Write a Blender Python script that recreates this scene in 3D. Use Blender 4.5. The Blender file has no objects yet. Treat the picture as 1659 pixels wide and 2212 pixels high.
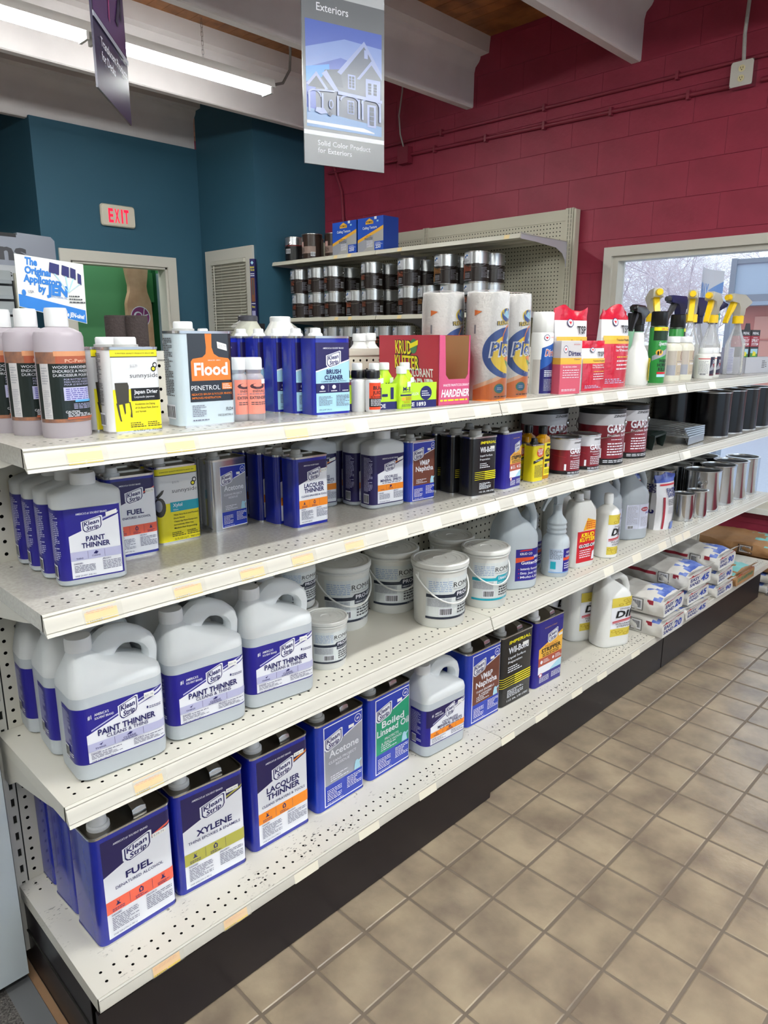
import bpy, bmesh, math, random
from mathutils import Vector, Matrix
rnd = random.Random(7)
PI = math.pi
scn = bpy.context.scene
COL = scn.collection

# ------------------------------------------------------------ camera, world, lights, exposure
def make_camera():
    yaw, pitch, roll = 0.7798, 0.2378, 0.0012
    f = Vector((math.cos(yaw) * math.cos(pitch), math.sin(yaw) * math.cos(pitch), -math.sin(pitch)))
    r0 = Vector((math.sin(yaw), -math.cos(yaw), 0)); u0 = r0.cross(f)
    r = r0 * math.cos(roll) + u0 * math.sin(roll); u = -r0 * math.sin(roll) + u0 * math.cos(roll)
    cd = bpy.data.cameras.new('camera'); cam = bpy.data.objects.new('camera', cd); COL.objects.link(cam)
    m = Matrix((r, u, -f)).transposed().to_4x4(); m.translation = Vector((-0.3745, -1.0918, 1.3620))
    cam.matrix_world = m
    cd.sensor_fit = 'HORIZONTAL'; cd.sensor_width = 36; cd.lens = 1539.5 / 1659 * 36; cd.clip_start = 0.02; cd.clip_end = 200
    scn.camera = cam
make_camera()
scn.view_settings.view_transform = 'Standard'; scn.view_settings.look = 'None'
scn.view_settings.gamma = 1; scn.view_settings.use_curve_mapping = False
scn.view_settings.exposure = 0.28
LAMP = 12.0        # watts per fluorescent fixture
SKY = 1.7
world = bpy.data.worlds.new('overcast_sky'); scn.world = world; world.use_nodes = True
bg = world.node_tree.nodes['Background']; bg.inputs[0].default_value = (0.70, 0.85, 1.0, 1); bg.inputs[1].default_value = SKY

# ------------------------------------------------------------ materials
def lin(c): return c / 12.92 if c <= 0.04045 else ((c + 0.055) / 1.055) ** 2.4
def hx(h): return tuple(lin(int(h[i:i + 2], 16) / 255) for i in (0, 2, 4)) + (1,)
MATS = {}
def mat(name, col, rough=0.5, metal=0.0, spec=0.5, emit=0, noise=None, bump=0, bscale=40, trans=0, rand=0, coat=0):
    if name in MATS: return MATS[name]
    m = bpy.data.materials.new(name); m.use_nodes = True; nt = m.node_tree; b = nt.nodes['Principled BSDF']
    c = hx(col); b.inputs['Base Color'].default_value = c
    b.inputs['Roughness'].default_value = rough; b.inputs['Metallic'].default_value = metal
    b.inputs['Specular IOR Level'].default_value = spec
    if coat: b.inputs['Coat Weight'].default_value = coat; b.inputs['Coat Roughness'].default_value = 0.08
    if emit: b.inputs['Emission Color'].default_value = c; b.inputs['Emission Strength'].default_value = emit
    tc = None
    if noise or bump:
        tc = nt.nodes.new('ShaderNodeTexCoord')
    if noise:     # (second colour, scale, amount)
        n = nt.nodes.new('ShaderNodeTexNoise'); n.inputs['Scale'].default_value = noise[1]; n.inputs['Detail'].default_value = 6
        if rand:      # alike pieces share a mesh: shift the grain from piece to piece
            oi_ = nt.nodes.new('ShaderNodeObjectInfo'); va = nt.nodes.new('ShaderNodeVectorMath'); va.operation = 'ADD'
            nt.links.new(tc.outputs['Object'], va.inputs[0]); nt.links.new(oi_.outputs['Location'], va.inputs[1]); nt.links.new(va.outputs[0], n.inputs['Vector'])
        else: nt.links.new(tc.outputs['Object'], n.inputs['Vector'])
        r = nt.nodes.new('ShaderNodeMapRange'); r.inputs[1].default_value = 0.35; r.inputs[2].default_value = 0.68; r.inputs[4].default_value = noise[2]
        nt.links.new(n.outputs[0], r.inputs[0])
        mx = nt.nodes.new('ShaderNodeMix'); mx.data_type = 'RGBA'
        nt.links.new(r.outputs[0], mx.inputs[0]); mx.inputs[6].default_value = c; mx.inputs[7].default_value = hx(noise[0])
        last = mx.outputs[2]
        if rand:
            oi = nt.nodes.new('ShaderNodeObjectInfo'); hsv = nt.nodes.new('ShaderNodeHueSaturation')
            mr = nt.nodes.new('ShaderNodeMapRange'); mr.inputs[3].default_value = 1 - rand; mr.inputs[4].default_value = 1 + rand
            nt.links.new(oi.outputs['Random'], mr.inputs[0]); nt.links.new(mr.outputs[0], hsv.inputs['Value']); nt.links.new(last, hsv.inputs['Color'])
            last = hsv.outputs[0]
        nt.links.new(last, b.inputs['Base Color'])
    if bump:
        n2 = nt.nodes.new('ShaderNodeTexNoise'); n2.inputs['Scale'].default_value = bscale; n2.inputs['Detail'].default_value = 4
        nt.links.new(tc.outputs['Object'], n2.inputs['Vector'])
        bp = nt.nodes.new('ShaderNodeBump'); bp.inputs['Strength'].default_value = bump; bp.inputs['Distance'].default_value = 0.01
        nt.links.new(n2.outputs[0], bp.inputs['Height']); nt.links.new(bp.outputs[0], b.inputs['Normal'])
    MATS[name] = m; return m
def clearmat(name, col, transp=0.7, rough=0.08, spec=0.6):
    """thin clear film or sheet: part transparent, part glossy surface"""
    if name in MATS: return MATS[name]
    m = mat(name, col, rough, spec=spec); nt = m.node_tree; b = nt.nodes['Principled BSDF']; out = nt.nodes['Material Output']
    t = nt.nodes.new('ShaderNodeBsdfTransparent'); mx = nt.nodes.new('ShaderNodeMixShader')
    fr = nt.nodes.new('ShaderNodeFresnel'); fr.inputs[0].default_value = 1.45
    ad = nt.nodes.new('ShaderNodeMath'); ad.operation = 'ADD'; ad.use_clamp = True; ad.inputs[1].default_value = 1 - transp
    nt.links.new(fr.outputs[0], ad.inputs[0]); nt.links.new(ad.outputs[0], mx.inputs[0])
    nt.links.new(t.outputs[0], mx.inputs[1]); nt.links.new(b.outputs[0], mx.inputs[2]); nt.links.new(mx.outputs[0], out.inputs[0])
    return m
def plasticmat(name, col, amount=0.45, rough=0.3):
    """milky plastic that lets light through"""
    if name in MATS: return MATS[name]
    m = mat(name, col, rough); nt = m.node_tree; b = nt.nodes['Principled BSDF']; out = nt.nodes['Material Output']
    t = nt.nodes.new('ShaderNodeBsdfTranslucent'); t.inputs[0].default_value = hx(col); mx = nt.nodes.new('ShaderNodeMixShader'); mx.inputs[0].default_value = amount
    nt.links.new(b.outputs[0], mx.inputs[1]); nt.links.new(t.outputs[0], mx.inputs[2]); nt.links.new(mx.outputs[0], out.inputs[0])
    return m
WHITE = mat('white_print', 'e9ebf2', 0.35); PAPER = mat('price_sticker_paper', 'f2f2ee', 0.6)
NAVY = mat('navy_print', '1c1a5e', 0.3); NAVY2 = mat('purple_navy_print', '231c55', 0.3); BLACK = mat('black_print', '101114', 0.4)
CANBLUE = mat('blue_can_paint', '16259a', 0.22, spec=0.6, coat=0.4); KSBLUE = mat('bright_blue_can_paint', '1436b0', 0.25, spec=0.6, coat=0.3)
LABNAVY = mat('label_navy', '241f86', 0.3)
RED = mat('red_print', 'c81e2c', 0.35); CORAL = mat('coral_print', 'f2684f', 0.35); ORANGE = mat('orange_print', 'f08a1c', 0.35)
OLIVE = mat('olive_print', 'b2ae4c', 0.35); LAV = mat('lavender_print', 'b9badb', 0.35); LBLUE = mat('light_blue_print', 'a7d5e6', 0.35)
GREYP = mat('grey_print', '9a9ca6', 0.4); DGREY = mat('dark_grey_print', '45464c', 0.4); TEAL = mat('teal_print', '14a0b4', 0.35)
GREENP = mat('green_print', '1f9b74', 0.35); BROWNP = mat('brown_print', '6e3c2e', 0.35); YEL = mat('yellow_print', 'f0e21c', 0.3)
AMBER = mat('amber_print', 'e8b040', 0.35); RUST = mat('rust_print', 'b0523a', 0.35); FINE = mat('fine_print', '6c6d84', 0.5)
TIN = mat('tin_plate', 'c9cbce', 0.2, metal=1); TINDARK = mat('shade_toned_tin_lid', '8a857c', 0.32, metal=1); TINRIM = mat('tin_rim', 'd8d8d8', 0.25, metal=1)  # TINDARK: lid colour darkened for the shelf underside it would mirror
CAPW = mat('white_plastic_cap', 'e4e6e8', 0.4); CAPG = mat('grey_plastic_cap', 'b9bab8', 0.45); CAPB = mat('black_plastic', '141416', 0.3)
CREAM = mat('cream_steel', 'cbc8bd', 0.35, noise=('bfbbae', 3, 0.5)); CREAMG = mat('cream_steel_gloss', 'bfbcb3', 0.22, spec=0.6, noise=('a5a29a', 160, 0.6))
SHADOWB = mat('painted_recess_shade', '16150f', 0.9)  # near-black stand-in for shade behind holes, slots and gaps
PEG = mat('pegboard_cream', 'cdc9bb', 0.5); KICK = mat('black_kick_laminate', '1f1a1d', 0.35, spec=0.4)
JUGE = plasticmat('milky_plastic_empty', 'f3f7f9', 0.3, 0.35); JUGF = plasticmat('milky_plastic_full', 'd2dae0', 0.25, 0.3)
OPW = mat('opaque_white_plastic', 'e2e3e0', 0.35)

# ------------------------------------------------------------ mesh builder
def rr(w, d, r, n=4):
    r = max(min(r, w / 2, d / 2), 1e-4); pts = []
    for cx, cy, a0 in ((w / 2 - r, -d / 2 + r, -PI / 2), (w / 2 - r, d / 2 - r, 0), (-w / 2 + r, d / 2 - r, PI / 2), (-w / 2 + r, -d / 2 + r, PI)):
        for i in range(n + 1):
            a = a0 + i * PI / 2 / n; pts.append((cx + r * math.cos(a), cy + r * math.sin(a)))
    return pts
class MB:
    def __init__(s): s.v = []; s.f = []; s.m = []; s.mats = []
    def mi(s, m):
        if m not in s.mats: s.mats.append(m)
        return s.mats.index(m)
    def add(s, vs, fs, m):
        o = len(s.v); s.v += [tuple(v) for v in vs]; i = s.mi(m)
        for f in fs: s.f.append(tuple(o + k for k in f)); s.m.append(i)
        return s
    def box(s, x0, y0, z0, x1, y1, z1, m):
        vs = [(x, y, z) for z in (z0, z1) for y in (y0, y1) for x in (x0, x1)]
        return s.add(vs, [(0, 2, 3, 1), (4, 5, 7, 6), (0, 1, 5, 4), (2, 6, 7, 3), (0, 4, 6, 2), (1, 3, 7, 5)], m)
    def rings(s, rs, m, close=True, cap=(True, True)):
        n = len(rs[0]); vs = [p for r in rs for p in r]; ms = m if isinstance(m, list) else [m] * (len(rs) - 1)
        o = len(s.v); s.v += [tuple(v) for v in vs]
        for i in range(len(rs) - 1):
            k = s.mi(ms[i])
            for j in range(n if close else n - 1):
                a, b = i * n + j, i * n + (j + 1) % n
                s.f.append((o + a, o + b, o + b + n, o + a + n)); s.m.append(k)
        if cap[0]: s.f.append(tuple(o + j for j in reversed(range(n)))); s.m.append(s.mi(ms[0]))
        if cap[1]: s.f.append(tuple(o + (len(rs) - 1) * n + j for j in range(n))); s.m.append(s.mi(ms[-1]))
        return s
    def loft(s, spec, m, n=4, cap=(True, True)):
        """spec: (w, d, r, z[, ox, oy]) rounded rectangles"""
        rs = []
        for q in spec:
            ox, oy = (q[4], q[5]) if len(q) > 4 else (0, 0)
            rs.append([(x + ox, y + oy, q[3]) for x, y in rr(q[0], q[1], q[2], n)])
        return s.rings(rs, m, cap=cap)
    def lathe(s, prof, m, seg=24, cx=0, cy=0, cap=(True, True)):
        return s.rings([[(cx + r * math.cos(2 * PI * j / seg), cy + r * math.sin(2 * PI * j / seg), z) for j in range(seg)] for r, z in prof], m, cap=cap)
    def cap(s, cx, cy, z, r, h, m, seg=28, top=0.9):
        rb = lambda q, j: q * (1.0 if j % 2 else 0.965)
        rs = []
        for q, zz in ((r, z), (r, z + h * 0.82)):
            rs.append([(cx + rb(q, j) * math.cos(2 * PI * j / seg), cy + rb(q, j) * math.sin(2 * PI * j / seg), zz) for j in range(seg)])
        for q, zz in ((r * top, z + h), (r * top * 0.8, z + h * 1.0)):
            rs.append([(cx + q * math.cos(2 * PI * j / seg), cy + q * math.sin(2 * PI * j / seg), zz) for j in range(seg)])
        return s.rings(rs, m)
    def tube(s, pts, r, m, seg=6, flat=1.0):
        P = [Vector(p) for p in pts]; rs = []; up = None
        for i, p in enumerate(P):
            t = (P[min(i + 1, len(P) - 1)] - P[max(i - 1, 0)]).normalized()
            if up is None: up = t.cross(Vector((0, 0, 1)) if abs(t.z) < 0.9 else Vector((1, 0, 0))).normalized()
            a = (up - t * up.dot(t)).normalized(); b = t.cross(a); up = a
            q = r[i] if isinstance(r, (list, tuple)) else r
            rs.append([p + (a * math.cos(2 * PI * j / seg) + b * math.sin(2 * PI * j / seg) * flat) * q for j in range(seg)])
        return s.rings(rs, m)
    def prism(s, poly, y0, y1, m, axis='y'):
        """2-D outline in x,z pushed along y (or in y,z pushed along x; or x,y pushed along z)"""
        f = {'y': lambda a, b, t: (a, t, b), 'x': lambda a, b, t: (t, a, b), 'z': lambda a, b, t: (a, b, t)}[axis]
        n = len(poly); vs = [f(a, b, y0) for a, b in poly] + [f(a, b, y1) for a, b in poly]
        return s.add(vs, [tuple(range(n)), tuple(reversed(range(n, 2 * n)))] + [(j, j + n, (j + 1) % n + n, (j + 1) % n) for j in range(n)], m)
    def plate(s, us, vs, mp, m, rx=0.0034, ry=0.0034, solid=()):
        """perforated sheet; us, vs = cell edges; a hole in the middle of each cell"""
        for i in range(len(us) - 1):
            for j in range(len(vs) - 1):
                u0, u1, v0, v1 = us[i], us[i + 1], vs[j], vs[j + 1]; uc, vc = (u0 + u1) / 2, (v0 + v1) / 2
                o = [(u0, v0), (uc, v0), (u1, v0), (u1, vc), (u1, v1), (uc, v1), (u0, v1), (u0, vc)]
                k = [(uc + rx * math.cos(a), vc + ry * math.sin(a)) for a in [(-0.75 + 0.25 * q) * PI for q in range(8)]]
                s.add([mp(*p) for p in o + k], [(q, (q + 1) % 8, (q + 1) % 8 + 8, q + 8) for q in range(8)], m)
        return s
    def quad(s, a, b, c, d, m): return s.add([a, b, c, d], [(0, 1, 2, 3)], m)
    def data(s, name, smooth=True, fix=True):
        me = bpy.data.meshes.new(name); me.from_pydata(s.v, [], s.f)
        for m in s.mats: me.materials.append(m)
        me.polygons.foreach_set('material_index', s.m)
        if fix:
            bm = bmesh.new(); bm.from_mesh(me); bmesh.ops.recalc_face_normals(bm, faces=bm.faces); bm.to_mesh(me); bm.free()
        if smooth:
            me.polygons.foreach_set('use_smooth', [True] * len(me.polygons)); me.set_sharp_from_angle(angle=math.radians(38))
        me.update(); return me
    def obj(s, name, parent=None, smooth=True, fix=True, **k):
        o = bpy.data.objects.new(name, s.data(name, smooth, fix)); COL.objects.link(o)
        if parent: o.parent = parent
        for a, b in k.items(): o[a] = b
        return o
def tag(o, label, cat, group=None):
    o['label'] = label; o['category'] = cat
    if group: o['group'] = group
    return o
def thing(name, label, cat, group=None, loc=(0, 0, 0), rot=0):
    o = bpy.data.objects.new(name, None); COL.objects.link(o); o.empty_display_size = 0.02
    o.location = loc; o.rotation_euler = (0, 0, math.radians(rot)); return tag(o, label, cat, group)
def clone(o, label=None, group=None, loc=None, rot=None):
    def cp(a, par):
        c = a.copy(); COL.objects.link(c)
        if par: c.parent = par
        for ch in a.children: cp(ch, c)
        return c
    c = cp(o, None)
    if label: c['label'] = label
    if group: c['group'] = group
    if loc is not None: c.location = loc
    if rot is not None: c.rotation_euler = (0, 0, math.radians(rot))
    return c
def struct(name, mb, parent=None, **k): return mb.obj(name, parent, kind='structure', **k)
def corner(flx, fly, w, d, rot, z):
    """centre of a footprint whose front left corner and turn are known"""
    a = math.radians(rot); return (flx + math.cos(a) * w / 2 - math.sin(a) * d / 2, fly + math.sin(a) * w / 2 + math.cos(a) * d / 2, z)

# ------------------------------------------------------------ printing on surfaces
_txt = {}
def textmesh(s, bold=0):
    k = (s, bold)
    if k not in _txt:
        cu = bpy.data.curves.new('t', 'FONT'); cu.body = s; cu.resolution_u = 2; cu.offset = bold; cu.fill_mode = 'FRONT'
        ob = bpy.data.objects.new('t', cu); me = bpy.data.meshes.new_from_object(ob)
        vs = [(v.co.x, v.co.y) for v in me.vertices]; fs = [tuple(p.vertices) for p in me.polygons]
        bpy.data.objects.remove(ob); bpy.data.meshes.remove(me); bpy.data.curves.remove(cu)
        x0 = min(v[0] for v in vs); x1 = max(v[0] for v in vs)
        _txt[k] = ([(x - x0, y) for x, y in vs], fs, x1 - x0)
    return _txt[k]
CAPH = 0.70
class Print:
    """flat print on the outside of a rounded-rectangle body (w, d, r); frame (s0,z0,s1,z1) holds 0..1 coordinates"""
    def __init__(s, w, d, r, frame, prof=None, base=0.0003, step=0.00006, mb=None, curve=None):
        s.w, s.d, s.r = w, d, max(r, 0.0005); s.prof = prof; s.fr = frame; s.k = base; s.step = step; s.mb = mb or MB(); s.flatmap = curve
    def sz(s, z): return s.prof(z) if s.prof else (s.w, s.d, s.r)
    def pt(s, a, z, k=None):
        k = s.k if k is None else k
        if s.flatmap: return s.flatmap(a, z, k)
        w, d, r = s.sz(z); sg = 1 if a >= 0 else -1; t = abs(a); fl = w / 2 - r; arc = r * PI / 2; sd = d - 2 * r
        def out(x, y, nx, ny): return (sg * (x + nx * k), y + ny * k, z)
        if t <= fl: return out(t, -d / 2, 0, -1)
        t -= fl
        if t <= arc: q = t / r; return out(fl + r * math.sin(q), -(d / 2 - r) - r * math.cos(q), math.sin(q), -math.cos(q))
        t -= arc
        if t <= sd: return out(w / 2, -d / 2 + r + t, 1, 0)
        t -= sd; q = min(t / r, PI / 2); return out(fl + r * math.cos(q), d / 2 - r + r * math.sin(q), math.cos(q), math.sin(q))
    def X(s, u): return s.fr[0] + u * (s.fr[2] - s.fr[0])
    def Z(s, v): return s.fr[1] + v * (s.fr[3] - s.fr[1])
    def bump(s): s.k += s.step
    def poly(s, pts, m):
        s.bump(); P = [(s.X(u), s.Z(v)) for u, v in pts]; xs = [p[0] for p in P]; x0, x1 = min(xs), max(xs); fl = s.w / 2 - s.r
        if s.flatmap and not getattr(s.flatmap, 'bent', 0): cuts = [x0, x1]
        elif not s.flatmap and x0 >= -fl - 1e-6 and x1 <= fl + 1e-6 and not s.prof: cuts = [x0, x1]
        else:
            st = s.flatmap.bent if s.flatmap else s.r * 0.14; i0 = math.floor(x0 / st) + 1; cuts = [x0] + [i * st for i in range(i0, math.ceil(x1 / st)) if x0 + 1e-5 < i * st < x1 - 1e-5] + [x1]
        for a, b in zip(cuts, cuts[1:]):
            Q = P
            if len(cuts) > 2:
                for lim, sg in ((a, 1), (b, -1)):
                    R = []
                    for i in range(len(Q)):
                        p, q = Q[i], Q[(i + 1) % len(Q)]; ip = (p[0] - lim) * sg >= -1e-9; iq = (q[0] - lim) * sg >= -1e-9
                        if ip: R.append(p)
                        if ip != iq:
                            t = (lim - p[0]) / (q[0] - p[0]); R.append((lim, p[1] + t * (q[1] - p[1])))
                    Q = R
                    if len(Q) < 3: break
            if len(Q) < 3: continue
            s.mb.add([s.pt(x, z) for x, z in Q], [tuple(range(len(Q)))], m)
        return s
    def rect(s, u0, v0, u1, v1, m):
        if s.prof:
            n = max(1, int(abs(s.Z(v1) - s.Z(v0)) / 0.03))
            k = s.k
            for i in range(n):
                s.k = k; s.poly([(u0, v0 + (v1 - v0) * i / n), (u1, v0 + (v1 - v0) * i / n), (u1, v0 + (v1 - v0) * (i + 1) / n), (u0, v0 + (v1 - v0) * (i + 1) / n)], m)
            return s
        return s.poly([(u0, v0), (u1, v0), (u1, v1), (u0, v1)], m)
    def ell(s, u, v, ru, rv, m, n=20, a0=0, a1=2 * PI):
        return s.poly([(u + ru * math.cos(a0 + (a1 - a0) * i / n), v + rv * math.sin(a0 + (a1 - a0) * i / n)) for i in range(n)], m)
    def text(s, t, u, v, h, m, w=None, al='c', bold=0.0, shear=0, rot=0):
        """h cap height as part of the frame height, w as part of the frame width"""
        s.bump(); vs, fs, tw = textmesh(t, bold); kk = s.k + (.00025 if s.r > .02 and not s.flatmap else 0); H = h * (s.fr[3] - s.fr[1]); sy = H / CAPH
        sx = (w * (s.fr[2] - s.fr[0]) / tw) if w else sy
        ox = {'l': 0, 'c': -tw * sx / 2, 'r': -tw * sx}[al]; cx, cz = s.X(u), s.Z(v); c, q = math.cos(rot), math.sin(rot)
        P = []
        for x, y in vs:
            a = x * sx + ox + shear * y * sy; b = y * sy; P.append(s.pt(cx + a * c - b * q, cz + a * q + b * c, kk))
        s.mb.add(P, fs, m); return s
    def fine(s, u0, v0, u1, v1, rows, m=None, fill=0.42, gap=0.12, seed=1):
        """lines of tiny unreadable print as short dashes"""
        m = m or FINE; s.bump(); g = random.Random(seed * 31 + rows); dv = (v1 - v0) / rows
        for i in range(rows):
            vb = v0 + dv * i + dv * 0.2; u = u0; end = u1 - (u1 - u0) * (0 if g.random() < 0.6 else g.random() * 0.45)
            while u < end:
                L = (u1 - u0) * g.uniform(0.06, 0.22); e = min(u + L, end); k = s.k
                s.poly([(u, vb), (e, vb), (e, vb + dv * fill), (u, vb + dv * fill)], m); s.k = k; u = e + (u1 - u0) * 0.035
        return s
    def bars(s, u0, v0, u1, v1, seed=3, bgm=None):
        s.rect(u0, v0, u1, v1, bgm or WHITE); g = random.Random(seed); s.bump(); u = u0 + (u1 - u0) * 0.06; k = s.k
        while u < u1 - (u1 - u0) * 0.08:
            L = (u1 - u0) * g.choice((0.02, 0.035, 0.055)); s.poly([(u, v0 + (v1 - v0) * 0.1), (u + L, v0 + (v1 - v0) * 0.1), (u + L, v0 + (v1 - v0) * 0.9), (u, v0 + (v1 - v0) * 0.9)], BLACK); s.k = k
            u += L + (u1 - u0) * g.choice((0.02, 0.04))
        return s
    def logo(s, u, v, w, h, rim=None):
        """shield with two words rising to the right"""
        sh = [(-.5, .22), (.42, .5), (.5, .47), (.5, -.12), (.42, -.3), (.25, -.38), (-.30, -.52), (-.42, -.46), (-.5, -.32)]
        for k, m in ((1.14, rim or WHITE), (1.0, NAVY), (0.9, WHITE)):
            s.poly([(u + a * w * k, v + b * h * k) for a, b in sh], m)
        r = 0.16
        s.text('Klean', u - w * .02, v + h * .0, h * .27, NAVY, w * .80, bold=.028, shear=.2, rot=r)
        return s.text('Strip', u + w * .02, v - h * .34, h * .27, NAVY, w * .66, bold=.028, shear=.2, rot=r)
    def obj(s, parent, name='printed_label', **k): return s.mb.obj(name, parent, smooth=False, fix=False, **k)
def sticker(P, u, v, w, h, t='$25.79'):
    P.poly([(u, v), (u + w, v + h * .12), (u + w, v + h * 1.12), (u, v + h)], PAPER); P.text(t, u + w / 2, v + h * .3, h * .45, GREYP, w * .8)

# ------------------------------------------------------------ designs
def d_white(P, title, sub, band, big=True, top=WHITE, body=None, navy=NAVY2, plate=WHITE, icons=True, seed=1, y0=.64, y1=.85):
    P.rect(0, 0, 1, 1, plate)
    P.poly([(0, y0), (1, y1), (1, 1), (0, 1)], navy)
    P.poly([(.55, y0 + (y1 - y0) * .55 + .035), (1, y1 + .035), (1, y1 + .015), (.55, y0 + (y1 - y0) * .55 + .015)], band)
    P.text("AMERICA'S #1 SOLVENT BRAND", .42, .925, .02, WHITE, .5, bold=.01)
    P.logo(.5, .785, .38, .185)
    n = len(title)
    for i, t in enumerate(title): P.text(t, .5, .535 - .082 * i + .045 * (n - 1), .066, NAVY, min(.66, .098 * len(t)), bold=.028)
    P.text(sub, .5, .475 - .045 * (n - 1), .03, NAVY, .86 if len(sub) > 17 else .7, bold=.008)
    P.rect(0, .255, 1, .385, band)
    if icons:
        for i in range(3):
            if i: P.rect(i / 3 - .002, .27, i / 3 + .002, .375, NAVY)
            u = (i + .5) / 3
            if i == 2 and title[0] != 'FUEL': continue
            elif i == 1: P.poly([(u - .035, .345), (u, .372), (u + .035, .345), (u + .03, .31), (u - .03, .31)], NAVY); P.poly([(u - .015, .35), (u + .015, .35), (u + .012, .32), (u - .012, .32)], band)
            else: P.poly([(u - .04, .315), (u + .04, .315), (u + .01, .335), (u + .025, .365), (u, .345), (u - .02, .37), (u - .015, .335)], NAVY)
            P.fine(u - .09, .265, u + .09, .30, 2, NAVY, seed=i + seed)
    P.text('DANGER!', .06, .225, .018, NAVY, .14, al='l', bold=.01); P.text('¡PELIGRO!', .56, .225, .018, NAVY, .16, al='l', bold=.01)
    P.fine(.06, .07, .44, .215, 8, seed=seed); P.fine(.56, .08, .95, .215, 7, seed=seed + 5)
    P.text('ONE GALLON (3.785 L)' if big else 'ONE QUART (946 mL)', .06, .025, .017, NAVY, .34, al='l')
def d_blue(P, name, sub, panel, ntext, seed=2, big=True, side=True):
    for r, m in (((0, 0, 1, 1), WHITE), ((.02, .012, .98, .988), KSBLUE)): P.rect(*r, m)
    P.poly([(.02, .26), (.98, .26), (.98, .86), (.62, .80), (.02, .70)], panel)
    P.poly([(.50, .775), (.98, .86), (.98, .875), (.50, .79)], WHITE)
    P.logo(.24, .80, .40, .19)
    P.ell(.86, .92, .085, .05, WHITE); P.ell(.86, .92, .072, .042, KSBLUE); P.text('#1', .86, .905, .03, WHITE, .07, bold=.02)
    P.rect(.62, .84, .76, .88, PAPER)
    for i, t in enumerate(name): P.text(t, .5, .60 - .10 * i, .085, WHITE, min(.92, .108 * len(t)), bold=.02)
    v = .60 - .10 * len(name) + .02
    for i, t in enumerate(sub): P.text(t, .46, v - .05 * i, .032, WHITE, min(.8, .05 * len(t)), bold=.008)
    P.fine(.15, .29, .6, .37, 3, WHITE, seed=seed)
    P.ell(.83, .36, .05, .03, LBLUE); P.poly([(.75, .27), (.92, .27), (.89, .35), (.77, .35)], LBLUE); P.poly([(.86, .33), (.95, .37), (.94, .39), (.85, .36)], LBLUE)
    P.fine(.06, .06, .42, .21, 7, WHITE, seed=seed); P.fine(.56, .09, .94, .24, 7, WHITE, seed=seed + 3)
    P.text('ONE GALLON (3.785 L)' if big else 'ONE QUART (946 mL)', .06, .025, .016, WHITE, .4, al='l')
def d_stripper(P):
    P.rect(0, 0, 1, 1, LABNAVY); P.poly([(0, .60), (1, .80), (1, .42), (0, .42)], AMBER); P.rect(0, .30, 1, .44, RUST); P.rect(0, .17, 1, .30, WHITE)
    P.poly([(.45, .17), (1, .17), (1, .30), (.8, .28), (.6, .22)], LBLUE)
    P.text('KLEAN STRIP', .45, .92, .02, AMBER, .5); P.logo(.55, .76, .36, .19)
    P.text('PREMIUM', .5, .60, .03, RUST, .5); P.text('STRIPPER', .5, .52, .07, BLACK, .8, bold=.025); P.fine(.15, .45, .85, .51, 2, BLACK)
    P.ell(.12, .37, .05, .03, WHITE); P.ell(.60, .37, .04, .025, WHITE); P.fine(.2, .34, .45, .41, 3, WHITE); P.fine(.68, .34, .95, .41, 3, WHITE)
    P.ell(.1, .15, .07, .035, RED); P.ell(.1, .15, .05, .025, WHITE); P.fine(.06, .02, .45, .12, 5, WHITE); P.fine(.55, .03, .95, .13, 5, WHITE)
def d_bond(P, seed=0):
    P.text('IMPERIAL', .52, .90, .045, YEL, .78, bold=.03, shear=.2)
    P.text('Wil-Bond', .48, .755, .09, WHITE, .72, bold=.03)
    for i, t in enumerate(('Liquid Surface', 'Preparation')): P.text(t, .12, .675 - .065 * i, .035, WHITE, (.62, .5)[i], al='l', bold=.012)
    P.rect(.62, .80, .82, .85, PAPER)
    P.fine(.12, .47, .62, .57, 3, WHITE)
    for i in range(5):
        P.rect(-.12, .40 - i * .033, 1, .405 - i * .033 + .003, YEL); P.rect(.38, .393 - i * .033, 1, .41 - i * .033, YEL)
    P.fine(.12, .09, .7, .21, 7, WHITE); P.text('1 U.S. GAL. 3.785 LITERS', .12, .03, .03, WHITE, .75, al='l')

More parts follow.
